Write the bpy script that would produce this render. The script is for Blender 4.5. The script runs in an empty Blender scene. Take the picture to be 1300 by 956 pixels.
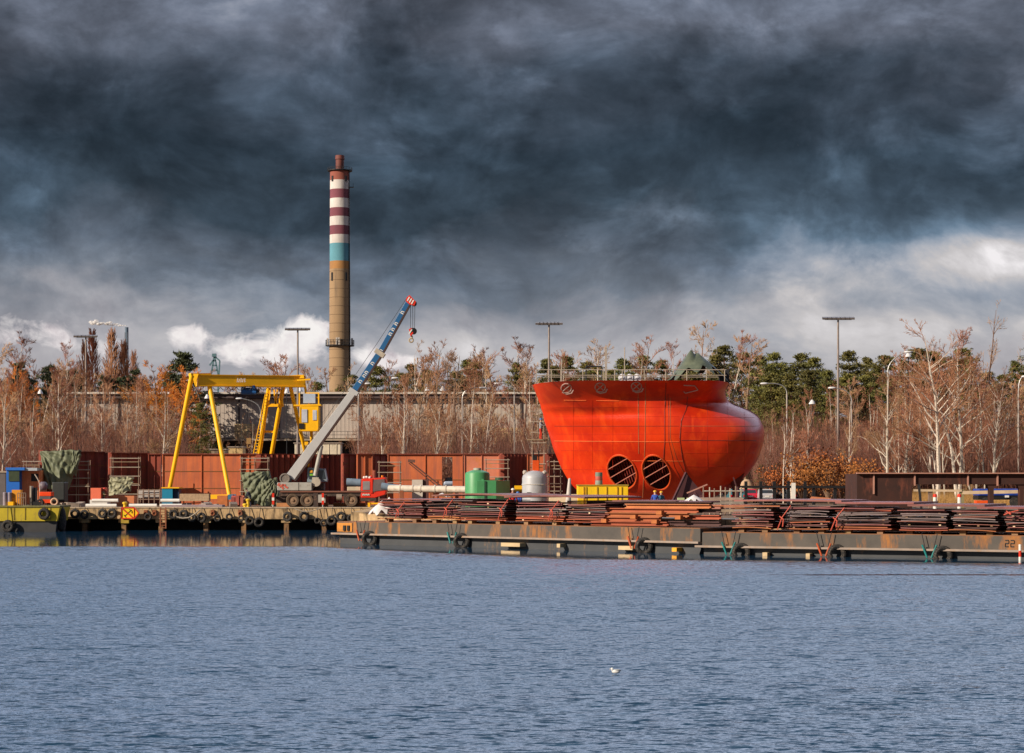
import bpy, bmesh, math, random
import numpy as np
from mathutils import Vector, Matrix, noise as mnoise
from mathutils.bvhtree import BVHTree

R = math.radians
F = 2528.0      # focal length in photo pixels (1300 wide)
H = 4.5         # camera height above the water
HZ = 610.0      # horizon row
G = 2.0         # level of the yard above the water
scene = bpy.context.scene
COL = bpy.data.collections.new('scene'); scene.collection.children.link(COL)
rnd = random.Random(7)

def P(px, py, D):
    return Vector(((px - 650) / F * D, D, H + (HZ - py) / F * D))
def PX(px, D, z=G):
    return Vector(((px - 650) / F * D, D, z))
def zy(py, D):
    return H + (HZ - py) / F * D

# ------------------------------------------------------------------ materials
MATS = {}
def mat(name, base, rough=0.65, metal=0.0, var=0.3, scale=1.5, c2=None, streak=0.0, bump=0.0, spec=0.4,
        c3=None, c3amt=0.45, rand=0.0, detail=6, coat=0.0, c3scale=None, sheet=None):
    if name in MATS: return MATS[name]
    m = bpy.data.materials.new(name); m.use_nodes = True
    nt = m.node_tree; N = nt.nodes; L = nt.links
    b = N['Principled BSDF']
    b.inputs['Roughness'].default_value = rough
    b.inputs['Metallic'].default_value = metal
    b.inputs['Specular IOR Level'].default_value = spec
    if coat: b.inputs['Coat Weight'].default_value = coat; b.inputs['Coat Roughness'].default_value = 0.15
    tc = N.new('ShaderNodeTexCoord')
    nz = N.new('ShaderNodeTexNoise'); nz.inputs['Scale'].default_value = scale; nz.inputs['Detail'].default_value = detail
    nz.inputs['Roughness'].default_value = 0.62
    L.new(tc.outputs['Object'], nz.inputs['Vector'])
    rp = N.new('ShaderNodeValToRGB')
    rp.color_ramp.elements[0].position = 0.32; rp.color_ramp.elements[1].position = 0.68
    b2 = c2 if c2 else tuple(c * (1 - var) for c in base)
    rp.color_ramp.elements[0].color = (*b2, 1); rp.color_ramp.elements[1].color = (*base, 1)
    L.new(nz.outputs['Fac'], rp.inputs['Fac'])
    col = rp.outputs['Color']
    if c3 is not None:
        mp = N.new('ShaderNodeMapping'); mp.inputs['Scale'].default_value = (1, 1, 1 - streak)
        mp.inputs['Location'].default_value = (13.1, 4.2, 7.7)
        L.new(tc.outputs['Object'], mp.inputs['Vector'])
        n2 = N.new('ShaderNodeTexNoise'); n2.inputs['Scale'].default_value = c3scale or scale * 1.7; n2.inputs['Detail'].default_value = 7
        n2.inputs['Roughness'].default_value = 0.65
        L.new(mp.outputs['Vector'], n2.inputs['Vector'])
        r2 = N.new('ShaderNodeValToRGB')
        r2.color_ramp.elements[0].position = 1 - c3amt - 0.07; r2.color_ramp.elements[1].position = 1 - c3amt + 0.09
        L.new(n2.outputs['Fac'], r2.inputs['Fac'])
        mx = N.new('ShaderNodeMix'); mx.data_type = 'RGBA'
        L.new(r2.outputs['Color'], mx.inputs['Factor']); L.new(col, mx.inputs[6]); mx.inputs[7].default_value = (*c3, 1)
        col = mx.outputs[2]
    if rand:
        oi = N.new('ShaderNodeObjectInfo'); hs = N.new('ShaderNodeHueSaturation')
        mr = N.new('ShaderNodeMapRange'); mr.inputs['To Min'].default_value = 1 - rand; mr.inputs['To Max'].default_value = 1 + rand
        L.new(oi.outputs['Random'], mr.inputs['Value']); L.new(mr.outputs['Result'], hs.inputs['Value'])
        mh = N.new('ShaderNodeMath'); mh.operation = 'MULTIPLY'; mh.inputs[1].default_value = 7.31
        fr = N.new('ShaderNodeMath'); fr.operation = 'FRACT'
        L.new(oi.outputs['Random'], mh.inputs[0]); L.new(mh.outputs[0], fr.inputs[0])
        m3 = N.new('ShaderNodeMapRange'); m3.inputs['To Min'].default_value = 0.5 - rand * 0.07; m3.inputs['To Max'].default_value = 0.5 + rand * 0.07
        L.new(fr.outputs[0], m3.inputs['Value']); L.new(m3.outputs['Result'], hs.inputs['Hue'])
        L.new(col, hs.inputs['Color']); col = hs.outputs['Color']
    L.new(col, b.inputs['Base Color'])
    if bump:
        bp = N.new('ShaderNodeBump'); bp.inputs['Strength'].default_value = min(1, bump); bp.inputs['Distance'].default_value = 0.08
        L.new(nz.outputs['Fac'], bp.inputs['Height']); L.new(bp.outputs['Normal'], b.inputs['Normal'])
    MATS[name] = m
    return m

# ------------------------------------------------------------------ mesh builder
class MB:
    def __init__(s): s.v = []; s.f = []; s.mi = []; s.m = 0
    def add(s, vs, fs):
        o = len(s.v); s.v += [tuple(v) for v in vs]
        for f in fs: s.f.append([o + i for i in f]); s.mi.append(s.m)
        return s
    def hexa(s, p):   # 8 points: bottom 0-3 ccw, top 4-7
        return s.add(p, [(3, 2, 1, 0), (4, 5, 6, 7), (0, 1, 5, 4), (1, 2, 6, 5), (2, 3, 7, 6), (3, 0, 4, 7)])
    def box(s, c, size, rz=0.0, ry=0.0, rx=0.0):
        M = Matrix.Rotation(rz, 3, 'Z') @ Matrix.Rotation(ry, 3, 'Y') @ Matrix.Rotation(rx, 3, 'X')
        x, y, z = [k / 2 for k in size]; c = Vector(c)
        return s.hexa([c + M @ Vector(q) for q in ((-x, -y, -z), (x, -y, -z), (x, y, -z), (-x, y, -z), (-x, -y, z), (x, -y, z), (x, y, z), (-x, y, z))])
    def frame(s, a, b):
        d = (Vector(b) - Vector(a)).normalized()
        u = d.cross(Vector((0, 0, 1)))
        if u.length < 1e-3: u = Vector((1, 0, 0))
        u.normalize(); w = u.cross(d).normalized()
        return d, u, w
    def bar(s, a, b, w, h=None, w2=None, h2=None):
        h = h or w; w2 = w2 or w; h2 = h2 or h
        a = Vector(a); b = Vector(b); d, u, k = s.frame(a, b)
        q = []
        for p, ww, hh in ((a, w / 2, h / 2), (b, w2 / 2, h2 / 2)):
            q += [p - u * ww - k * hh, p + u * ww - k * hh, p + u * ww + k * hh, p - u * ww + k * hh]
        return s.hexa(q)
    def tube(s, a, b, r, r2=None, n=8, cap=True):
        r2 = r if r2 is None else r2
        a = Vector(a); b = Vector(b); d, u, k = s.frame(a, b)
        vs = []
        for p, rr in ((a, r), (b, r2)):
            for i in range(n):
                t = 2 * math.pi * i / n; vs.append(p + (u * math.cos(t) + k * math.sin(t)) * rr)
        fs = [(i, (i + 1) % n, n + (i + 1) % n, n + i) for i in range(n)]
        if cap: fs += [tuple(range(n))[::-1], tuple(range(n, 2 * n))]
        return s.add(vs, fs)
    def path(s, pts, r, n=6):
        for a, b in zip(pts, pts[1:]): s.tube(a, b, r, r, n)
        return s
    def lathe(s, c, prof, n=24, axis='Z', cap=True):
        c = Vector(c); vs = []
        for (r, z) in prof:
            for i in range(n):
                t = 2 * math.pi * i / n
                p = (r * math.cos(t), r * math.sin(t), z)
                if axis == 'Y': p = (p[0], p[2], p[1])
                if axis == 'X': p = (p[2], p[0], p[1])
                vs.append(c + Vector(p))
        fs = []
        for j in range(len(prof) - 1):
            for i in range(n):
                a = j * n + i; b = j * n + (i + 1) % n
                fs.append((a, b, b + n, a + n))
        if cap:
            fs.append(tuple(range(n))[::-1]); fs.append(tuple(range((len(prof) - 1) * n, len(prof) * n)))
        return s.add(vs, fs)
    def torus(s, c, R1, r, axis='Y', n=24, k=10, squash=1.0):
        c = Vector(c); vs = []
        for i in range(n):
            t = 2 * math.pi * i / n
            for j in range(k):
                q = 2 * math.pi * j / k; rr = R1 + r * math.cos(q); h = r * squash * math.sin(q)
                p = (rr * math.cos(t), h, rr * math.sin(t)) if axis == 'Y' else ((h, rr * math.cos(t), rr * math.sin(t)) if axis == 'X' else (rr * math.cos(t), rr * math.sin(t), h))
                vs.append(c + Vector(p))
        fs = [(i * k + j, ((i + 1) % n) * k + j, ((i + 1) % n) * k + (j + 1) % k, i * k + (j + 1) % k) for i in range(n) for j in range(k)]
        return s.add(vs, fs)
    def prism(s, pts, ext):   # planar polygon extruded by vector
        n = len(pts); e = Vector(ext)
        vs = [Vector(p) for p in pts] + [Vector(p) + e for p in pts]
        fs = [tuple(range(n))[::-1], tuple(range(n, 2 * n))] + [(i, (i + 1) % n, n + (i + 1) % n, n + i) for i in range(n)]
        return s.add(vs, fs)
    def grid(s, rows):
        n = len(rows[0]); vs = [p for r in rows for p in r]
        fs = [(j * n + i, j * n + i + 1, (j + 1) * n + i + 1, (j + 1) * n + i) for j in range(len(rows) - 1) for i in range(n - 1)]
        return s.add(vs, fs)
    def ball(s, c, rx, ry=None, rz=None, n=10, jit=0.0):
        ry = ry or rx; rz = rz or rx
        pr = []
        k = n // 2 + 1
        c = Vector(c); vs = []
        for j in range(1, k):
            a = math.pi * j / k
            for i in range(n):
                t = 2 * math.pi * i / n
                f = 1 + (rnd.uniform(-jit, jit) if jit else 0)
                vs.append(c + Vector((rx * math.sin(a) * math.cos(t) * f, ry * math.sin(a) * math.sin(t) * f, -rz * math.cos(a) * f)))
        fs = []
        for j in range(k - 2):
            for i in range(n):
                a = j * n + i; b = j * n + (i + 1) % n; fs.append((a, b, b + n, a + n))
        fs.append(tuple(range(n))[::-1]); fs.append(tuple(range((k - 2) * n, (k - 1) * n)))
        return s.add(vs, fs)
    def build(s, name, m, parent=None, loc=None, smooth=False, bevel=0.0):
        off = Vector((0, 0, 0))
        if parent is not None: off = wloc(parent)
        elif loc is not None: off = Vector(loc)
        me = bpy.data.meshes.new(name)
        me.from_pydata([(v[0] - off.x, v[1] - off.y, v[2] - off.z) for v in s.v], [], s.f)
        for mm in (m if isinstance(m, (list, tuple)) else [m]): me.materials.append(mm)
        if isinstance(m, (list, tuple)): me.polygons.foreach_set('material_index', s.mi)
        bm = bmesh.new(); bm.from_mesh(me); bmesh.ops.recalc_face_normals(bm, faces=bm.faces); bm.to_mesh(me); bm.free()
        if smooth:
            me.polygons.foreach_set('use_smooth', [True] * len(me.polygons))
            if smooth == 'auto': me.set_sharp_from_angle(angle=R(38))
        o = bpy.data.objects.new(name, me); COL.objects.link(o)
        if parent is not None: o.parent = parent
        else: o.location = off
        if bevel:
            b = o.modifiers.new('bevel', 'BEVEL'); b.width = bevel; b.segments = 2; b.limit_method = 'ANGLE'
        return o

def wloc(o):
    v = Vector(o.location)
    while o.parent: o = o.parent; v = v + Vector(o.location)
    return v
def tag(o, label, cat, group=None, kind=None):
    if label: o['label'] = label
    if cat: o['category'] = cat
    if group: o['group'] = group
    if kind: o['kind'] = kind
    return o
def thing(name, label, cat, loc, group=None):
    o = bpy.data.objects.new(name, None); COL.objects.link(o); o.location = Vector(loc); o.empty_display_size = 0.3
    return tag(o, label, cat, group)
def struct(o):
    o['kind'] = 'structure'; return o
def copy_thing(root, loc, rz=0.0, sc=1.0):
    r = root.copy(); COL.objects.link(r); r.location = loc; r.rotation_euler = (0, 0, rz); r.scale = (sc, sc, sc) if not isinstance(sc, tuple) else sc
    for ch in root.children:
        c = ch.copy(); COL.objects.link(c); c.parent = r
        for g in ch.children:
            d = g.copy(); COL.objects.link(d); d.parent = c
    return r

# palette
steel = mat('galvanised_steel', (0.42, 0.42, 0.42), 0.45, 0.6, 0.3, 4)
darksteel = mat('dark_steel', (0.035, 0.035, 0.04), 0.6, 0.3, 0.4, 3)
rustpole = mat('rusty_tube', (0.30, 0.20, 0.15), 0.7, 0.2, 0.4, 5)
paletube = mat('pale_scaffold_tube', (0.50, 0.42, 0.34), 0.6, 0.2, 0.35, 5)
concrete = mat('concrete', (0.62, 0.43, 0.23), 0.9, 0, 0.35, 1.2, c2=(0.36, 0.24, 0.13), c3=(0.10, 0.07, 0.045), streak=0.75, c3amt=0.44, bump=0.5)
concretegrey = mat('grey_concrete', (0.36, 0.33, 0.30), 0.9, 0, 0.3, 0.6, c3=(0.22, 0.19, 0.17), streak=0.9, c3amt=0.42)
yellowpaint = mat('yellow_crane_paint', (0.95, 0.50, 0.005), 0.45, 0, 0.15, 0.8, c3=(0.60, 0.26, 0.02), c3amt=0.30, streak=0.6)
yellowflat = mat('yellow_cabinet_paint', (0.85, 0.55, 0.01), 0.5, 0, 0.12, 1.2, c3=(0.5, 0.3, 0.04), c3amt=0.3, streak=0.8)
rubber = mat('rubber', (0.028, 0.026, 0.026), 0.85, 0, 0.4, 6, c3=(0.11, 0.09, 0.075), c3amt=0.42)
glass = mat('dark_glass', (0.03, 0.04, 0.05), 0.08, 0, 0.1, 1, spec=0.9)
white = mat('white_paint', (0.78, 0.76, 0.72), 0.5, 0, 0.15, 2)
black = mat('black_paint', (0.012, 0.012, 0.014), 0.5, 0, 0.2, 2)
# ================================================================== camera, sun, sky
cam = bpy.data.cameras.new('camera'); co = bpy.data.objects.new('camera', cam); COL.objects.link(co)
co.location = (0, 0, H); co.rotation_euler = (R(90), 0, 0)
cam.sensor_width = 36; cam.lens = 36 * F / 1300; cam.shift_y = (HZ - 478) / 1300; cam.clip_end = 20000; cam.clip_start = 0.5
scene.camera = co
SUN_EL, SUN_A = R(25), R(32)
sun = bpy.data.lights.new('sun', 'SUN'); so = bpy.data.objects.new('sun', sun); COL.objects.link(so)
sdir = Vector((-math.cos(SUN_A) * math.cos(SUN_EL), -math.sin(SUN_A) * math.cos(SUN_EL), math.sin(SUN_EL)))
so.rotation_euler = sdir.to_track_quat('Z', 'Y').to_euler(); so.location = (-60, -30, 60)
sun.energy = 5.0; sun.angle = R(0.5); sun.color = (1.0, 0.86, 0.68)
scene.view_settings.view_transform = 'Standard'; scene.view_settings.look = 'None'
scene.view_settings.exposure = 0.30; scene.view_settings.gamma = 1

w = bpy.data.worlds.new('World'); scene.world = w; w.use_nodes = True
nt = w.node_tree; N = nt.nodes; L = nt.links
for n in list(N): N.remove(n)
out = N.new('ShaderNodeOutputWorld'); bg = N.new('ShaderNodeBackground'); bg.inputs['Strength'].default_value = 0.1
L.new(bg.outputs[0], out.inputs[0])
sky = N.new('ShaderNodeTexSky'); sky.sky_type = 'NISHITA'; sky.sun_disc = False
sky.sun_elevation = SUN_EL; sky.sun_rotation = math.atan2(sdir.x, sdir.y)
tc = N.new('ShaderNodeTexCoord')
def mth(op, a, b=None, c=None, clamp=False):
    n = N.new('ShaderNodeMath'); n.operation = op; n.use_clamp = clamp
    for i, v in enumerate((a, b, c)):
        if v is None: continue
        if isinstance(v, (int, float)): n.inputs[i].default_value = v
        else: L.new(v, n.inputs[i])
    return n.outputs[0]
def nse(vec, scale, detail, rough=0.55, dist=0.0, sc=(1, 1, 1), loc=(0, 0, 0)):
    mp = N.new('ShaderNodeMapping'); mp.inputs['Scale'].default_value = sc; mp.inputs['Location'].default_value = loc
    L.new(vec, mp.inputs['Vector'])
    n = N.new('ShaderNodeTexNoise'); n.inputs['Scale'].default_value = scale; n.inputs['Detail'].default_value = detail
    n.inputs['Roughness'].default_value = rough; n.inputs['Distortion'].default_value = dist
    L.new(mp.outputs[0], n.inputs['Vector']); return n.outputs['Fac']
dirv = tc.outputs['Generated']
WARP = True
sep = N.new('ShaderNodeSeparateXYZ'); L.new(dirv, sep.inputs[0])
dx, dy, dz = sep.outputs
def ramp(fac, stops, interp='LINEAR'):
    r = N.new('ShaderNodeValToRGB'); r.color_ramp.interpolation = interp
    e = r.color_ramp.elements
    while len(e) < len(stops): e.new(0.5)
    for k, (p, c) in zip(e, stops): k.position = p; k.color = (*c, 1) if isinstance(c, tuple) else (c, c, c, 1)
    L.new(fac, r.inputs['Fac']); return r.outputs['Color']
def el(py): return (HZ - py) / F
def blob(px, py, rx, ry, amp=1.0):     # soft lobe round a direction of the sky
    a = mth('MULTIPLY', mth('SUBTRACT', dx, (px - 650) / F), F / rx)
    b = mth('MULTIPLY', mth('SUBTRACT', dz, el(py)), F / ry)
    d2 = mth('ADD', mth('MULTIPLY', a, a), mth('MULTIPLY', b, b))
    return mth('MULTIPLY', mth('EXPONENT', mth('MULTIPLY', d2, -1.0)), amp)
def total(xs):
    t = xs[0]
    for x in xs[1:]: t = mth('ADD', t, x)
    return t
# large, streaky masses; the pattern is warped by a coarser noise so that it billows
wn = N.new('ShaderNodeTexNoise'); wn.inputs['Scale'].default_value = 8; wn.inputs['Detail'].default_value = 2; L.new(dirv, wn.inputs['Vector'])
ws = N.new('ShaderNodeVectorMath'); ws.operation = 'SUBTRACT'; L.new(wn.outputs['Color'], ws.inputs[0]); ws.inputs[1].default_value = (.5, .5, .5)
wk = N.new('ShaderNodeVectorMath'); wk.operation = 'MULTIPLY'; L.new(ws.outputs[0], wk.inputs[0]); wk.inputs[1].default_value = (.075, .075, .035)
wa = N.new('ShaderNodeVectorMath'); wa.operation = 'ADD'; L.new(dirv, wa.inputs[0]); L.new(wk.outputs[0], wa.inputs[1]); dirv0 = dirv; dirv = wa.outputs[0]
n1 = nse(dirv, 7.0, 8, 0.55, 0.12, (1, 1, 2.4), (0.3, 0, 0.1))
n2 = nse(dirv, 13.0, 12, 0.60, 0.0, (1, 1, 1.5), (1.7, 0, 0.6))
n3 = nse(dirv, 3.0, 4, 0.5, 0.3, (1, 1, 3.0), (5.1, 0, 2.2))
tt = total([dz, mth('MULTIPLY', mth('SUBTRACT', n1, 0.5), 0.13), mth('MULTIPLY', mth('SUBTRACT', n2, 0.5), 0.035)])
k = 10.0 / 1.19    # background strength and exposure taken out
def c(r, g, b): return (r * k, g * k, b * k)
base = ramp(mth('MULTIPLY', tt, 1 / 0.30), [
    (0.0, (0.47, 0.45, 0.50)), (el(470) / .3, (0.43, 0.42, 0.48)), (el(420) / .3, (0.34, 0.36, 0.42)), (el(385) / .3, (0.20, 0.235, 0.29)),
    (el(335) / .3, (0.12, 0.152, 0.20)), (el(270) / .3, (0.046, 0.069, 0.096)), (el(190) / .3, (0.032, 0.050, 0.072)),
    (el(110) / .3, (0.052, 0.070, 0.098)), (el(40) / .3, (0.095, 0.11, 0.145)), (1.0, (0.14, 0.17, 0.23))])
# local brightening and darkening, textured by the finer noise
n8 = nse(dirv, 8.5, 12, 0.56, 0.0, (1, 1, 1.9), (8.3, 0, 3.1))
n9 = nse(dirv, 14.0, 12, 0.56, 0.0, (1, 1, 1.8), (2.3, 0, 7.1))
lay = mth('ADD', mth('MULTIPLY', mth('SUBTRACT', n8, 0.49), 16, clamp=True), mth('MULTIPLY', mth('SUBTRACT', n9, 0.52), 14, clamp=True))
n6 = nse(dirv, 34.0, 9, 0.6, 0.1, (1, 1, 1.3), (4.7, 0, 1.6))
lowk = ramp(dz, [(el(440), 0.45), (el(300), 1.0)])
lum = total([mth('MULTIPLY', mth('SUBTRACT', lay, 0.8), 0.50), mth('MULTIPLY', mth('SUBTRACT', n2, 0.5), 3.0), mth('MULTIPLY', mth('SUBTRACT', n6, 0.5), 2.6), mth('MULTIPLY', mth('SUBTRACT', n1, 0.5), 2.0), mth('MULTIPLY', mth('SUBTRACT', n3, 0.5), 1.2)])
lum = mth('ADD', mth('MULTIPLY', lum, lowk), total([blob(1260, 335, 210, 48, 2.5), blob(1120, 420, 200, 34, 0.55), blob(1020, 235, 200, 40, 0.75), blob(1180, 60, 260, 60, 0.75), blob(740, 60, 110, 50, 0.75),
                             blob(260, 60, 160, 40, 0.25), blob(60, 250, 130, 60, 0.25), blob(580, 440, 260, 26, 0.5), blob(880, 130, 150, 40, -0.5), blob(330, 300, 300, 45, -0.25), blob(700, 290, 260, 50, -0.35), blob(120, 420, 220, 45, 0.10)]))
gain = mth('POWER', 2.0, mth('MULTIPLY', lum, 0.95))
sc1 = N.new('ShaderNodeVectorMath'); sc1.operation = 'SCALE'; L.new(base, sc1.inputs[0]); L.new(mth('MULTIPLY', gain, k), sc1.inputs['Scale'])
wm_ = N.new('ShaderNodeMix'); wm_.data_type = 'RGBA'; L.new(ramp(gain, [(0.30, 0.0), (1.0, 0.0)]), wm_.inputs['Factor'])
bw_ = N.new('ShaderNodeRGBToBW'); L.new(sc1.outputs[0], bw_.inputs[0])
nb_ = mth('MINIMUM', bw_.outputs[0], 7.2); cw = N.new('ShaderNodeCombineColor'); L.new(mth('MULTIPLY', nb_, 1.0), cw.inputs[0]); L.new(mth('MULTIPLY', nb_, .965), cw.inputs[1]); L.new(mth('MULTIPLY', nb_, .98), cw.inputs[2])
L.new(mth('MULTIPLY', mth('SUBTRACT', bw_.outputs[0], 1.6), 0.35, clamp=True), wm_.inputs['Factor']); L.new(sc1.outputs[0], wm_.inputs[6]); L.new(cw.outputs[0], wm_.inputs[7])
clouds = wm_.outputs[2]
# white cumulus and steam low over the wood
dirv = dirv0
n4 = nse(dirv, 62.0, 7, 0.6, 0.5, (1, 1, 1.15), (2.2, 0, 0.9))
cm = total([blob(350, 442, 54, 36, 0.64), blob(398, 422, 24, 26, 0.62), blob(465, 450, 32, 24, 0.55), blob(515, 460, 45, 10, 0.55), blob(242, 430, 30, 17, 0.60), blob(292, 452, 40, 18, 0.35),
            blob(85, 432, 60, 30, 0.36), blob(28, 420, 26, 28, 0.32), blob(170, 455, 60, 22, 0.22)])
cf = mth('MULTIPLY', mth('SUBTRACT', mth('ADD', cm, mth('MULTIPLY', mth('SUBTRACT', n4, 0.5), 1.3)), 0.30), 3.6, clamp=True)
n5 = nse(dirv, 90.0, 5, 0.6, 0.3, (1, 1, 1), (0.2, 0, 0.93))
ccol = ramp(mth('ADD', n5, mth('MULTIPLY', cm, 0.35)), [(0.40, (0.50, 0.44, 0.47)), (0.62, (0.80, 0.74, 0.74)), (0.85, (0.95, 0.91, 0.88))])
sc2 = N.new('ShaderNodeVectorMath'); sc2.operation = 'SCALE'; L.new(ccol, sc2.inputs[0]); sc2.inputs['Scale'].default_value = k
mx = N.new('ShaderNodeMix'); mx.data_type = 'RGBA'; L.new(mth('MULTIPLY', cf, 0.9), mx.inputs['Factor']); L.new(clouds, mx.inputs[6]); L.new(sc2.outputs[0], mx.inputs[7])
# above the cloud deck ahead an unseen brighter blue is added for the ripples to mirror; dark cloud added behind the camera
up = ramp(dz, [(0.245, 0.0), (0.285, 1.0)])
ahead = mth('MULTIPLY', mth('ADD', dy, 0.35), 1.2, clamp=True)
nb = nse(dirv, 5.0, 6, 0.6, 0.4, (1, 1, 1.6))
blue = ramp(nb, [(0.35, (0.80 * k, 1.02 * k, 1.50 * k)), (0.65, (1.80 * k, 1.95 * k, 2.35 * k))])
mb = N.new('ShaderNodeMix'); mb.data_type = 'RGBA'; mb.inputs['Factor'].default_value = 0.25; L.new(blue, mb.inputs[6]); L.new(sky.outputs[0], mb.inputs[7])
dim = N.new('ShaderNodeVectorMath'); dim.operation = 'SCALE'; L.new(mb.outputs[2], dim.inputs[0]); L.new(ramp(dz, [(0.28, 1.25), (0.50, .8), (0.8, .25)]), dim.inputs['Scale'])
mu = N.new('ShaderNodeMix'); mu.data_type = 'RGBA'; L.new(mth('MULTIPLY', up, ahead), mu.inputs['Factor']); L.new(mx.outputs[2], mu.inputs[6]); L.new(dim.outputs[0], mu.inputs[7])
# behind: dim overcast added to hold back the fill, mixed with the clear-sky model
bh = mth('MULTIPLY', mth('SUBTRACT', -0.1, dy), 2.0, clamp=True)
dk = N.new('ShaderNodeMix'); dk.data_type = 'RGBA'; dk.inputs['Factor'].default_value = 0.15; dk.inputs[6].default_value = (0.10 * k, 0.11 * k, 0.15 * k, 1); L.new(sky.outputs[0], dk.inputs[7])
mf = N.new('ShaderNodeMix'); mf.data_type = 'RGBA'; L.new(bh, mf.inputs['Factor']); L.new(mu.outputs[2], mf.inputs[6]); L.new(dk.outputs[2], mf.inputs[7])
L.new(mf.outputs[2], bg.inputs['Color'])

# ================================================================== barges' frames and the shore
class Fr:
    def __init__(s, px0, D0, px1, D1):
        a = PX(px0, D0, 0); b = PX(px1, D1, 0); s.o = a; s.d = (b - a).normalized(); s.n = Vector((-s.d.y, s.d.x, 0)); s.L = (b - a).length
        if s.n.y < 0: s.n = -s.n
        s.ang = math.atan2(s.d.y, s.d.x)
    def p(s, a, t, z): v = s.o + s.d * a + s.n * t; v.z = z; return v
    def s_at(s, px, t):  # distance along the line where the sight line of px crosses offset t
        kx = (px - 650) / F; q = s.o + s.n * t
        return (kx * q.y - q.x) / (s.d.x - kx * s.d.y)
B1 = Fr(428, 142, 889, 121.2); B2 = Fr(891.5, 121.0, 1420, 110.5)
Z1, Z2 = 1.56, 1.34
BW = 8.0

# water
mw = bpy.data.materials.new('water'); mw.use_nodes = True
WAVE = 1.75
def water_nodes():
    nt = mw.node_tree; N = nt.nodes; L = nt.links; b = N['Principled BSDF']
    b.inputs['Base Color'].default_value = (0.010, 0.042, 0.088, 1); b.inputs['IOR'].default_value = 1.33
    tc = N.new('ShaderNodeTexCoord')
    def nz(scale, sc, det=3, rough=.5, d=0.3, rot=0):
        mp = N.new('ShaderNodeMapping'); mp.inputs['Scale'].default_value = sc; mp.inputs['Rotation'].default_value = (0, 0, rot); L.new(tc.outputs['Object'], mp.inputs['Vector'])
        n = N.new('ShaderNodeTexNoise'); n.inputs['Scale'].default_value = scale; n.inputs['Detail'].default_value = det; n.inputs['Roughness'].default_value = rough
        n.inputs['Distortion'].default_value = d; L.new(mp.outputs[0], n.inputs['Vector']); return n.outputs['Fac']
    def m(op, a, b=None, clamp=False):
        n = N.new('ShaderNodeMath'); n.operation = op; n.use_clamp = clamp
        for i, v in enumerate((a, b)):
            if v is None: continue
            if isinstance(v, (int, float)): n.inputs[i].default_value = v
            else: L.new(v, n.inputs[i])
        return n.outputs[0]
    a = nz(1.0, (0.55, 1.35, 1), 4, .6, .5, 0.08); bb = nz(3.2, (0.6, 1.3, 1), 3, .55, .4, -0.1); cc = nz(0.09, (1, 2.2, 1), 3)
    h = m('ADD', a, m('MULTIPLY', bb, 0.30))
    # sheltered strip along quay and barges: mirror calm
    sp = N.new('ShaderNodeSeparateXYZ'); L.new(tc.outputs['Object'], sp.inputs[0])
    X, Y = sp.outputs[0], sp.outputs[1]
    wob = m('MULTIPLY', m('SUBTRACT', nz(0.12, (1, 1, 1), 3), 0.5), 2.2)
    e1 = m('SUBTRACT', Y, 135.0)
    e2 = m('MINIMUM', m('SUBTRACT', m('ADD', Y, m('MULTIPLY', X, 0.27)), 114.4), m('SUBTRACT', m('ADD', Y, m('MULTIPLY', X, 1.3)), 117.0))
    calm = m('MULTIPLY', m('ADD', m('MAXIMUM', e1, e2), wob), 0.8, clamp=True)
    # a long smooth slick (old wake) off the right-hand barge
    t = m('DIVIDE', m('SUBTRACT', Y, 95.0), 0.8); sl = m('EXPONENT', m('MULTIPLY', m('MULTIPLY', t, t), -1.0))
    sx = m('MULTIPLY', m('SUBTRACT', X, 11.0), 0.3, clamp=True)
    calm2 = m('MAXIMUM', calm, m('MULTIPLY', m('MULTIPLY', sl, sx), 0.85))
    lee = m('SUBTRACT', 1.0, m('MULTIPLY', m('MULTIPLY', m('ADD', m('MAXIMUM', e1, e2), 22.0), 1 / 22.0, True), 0.45))
    st = m('ADD', m('MULTIPLY', m('MULTIPLY', m('SUBTRACT', 1.0, calm2), lee), m('ADD', 0.45, m('MULTIPLY', cc, 1.15))), 0.022)
    # ripple slopes straight from noise vectors (independent of the viewing distance)
    def nv(scale, sc, det, d, rot, loc):
        mp = N.new('ShaderNodeMapping'); mp.inputs['Scale'].default_value = sc; mp.inputs['Rotation'].default_value = (0, 0, rot); mp.inputs['Location'].default_value = loc
        L.new(tc.outputs['Object'], mp.inputs['Vector'])
        n = N.new('ShaderNodeTexNoise'); n.inputs['Scale'].default_value = scale; n.inputs['Detail'].default_value = det; n.inputs['Roughness'].default_value = .6; n.inputs['Distortion'].default_value = d
        L.new(mp.outputs[0], n.inputs['Vector']); s_ = N.new('ShaderNodeVectorMath'); s_.operation = 'SUBTRACT'; L.new(n.outputs['Color'], s_.inputs[0]); s_.inputs[1].default_value = (.5, .5, .5); return s_.outputs[0]
    v1 = nv(3.0, (.50, 1.0, 1), 5, .4, .05, (3, 1, 0)); v2 = nv(8.0, (.5, 1.0, 1), 3, .3, -.2, (9, 5, 0)); v3 = nv(.5, (.4, 1.3, 1), 3, .4, .1, (1, 7, 0))
    def vs(v, k):
        n = N.new('ShaderNodeVectorMath'); n.operation = 'SCALE'; L.new(v, n.inputs[0])
        if isinstance(k, (int, float)): n.inputs['Scale'].default_value = k
        else: L.new(k, n.inputs['Scale'])
        return n.outputs[0]
    def va(a_, b_):
        n = N.new('ShaderNodeVectorMath'); n.operation = 'ADD'; L.new(a_, n.inputs[0]); L.new(b_, n.inputs[1]) if not isinstance(b_, tuple) else setattr(n.inputs[1], 'default_value', b_); return n.outputs[0]
    sm = va(va(vs(v1, WAVE), vs(v2, WAVE * .85)), vs(v3, WAVE * .36))
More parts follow.
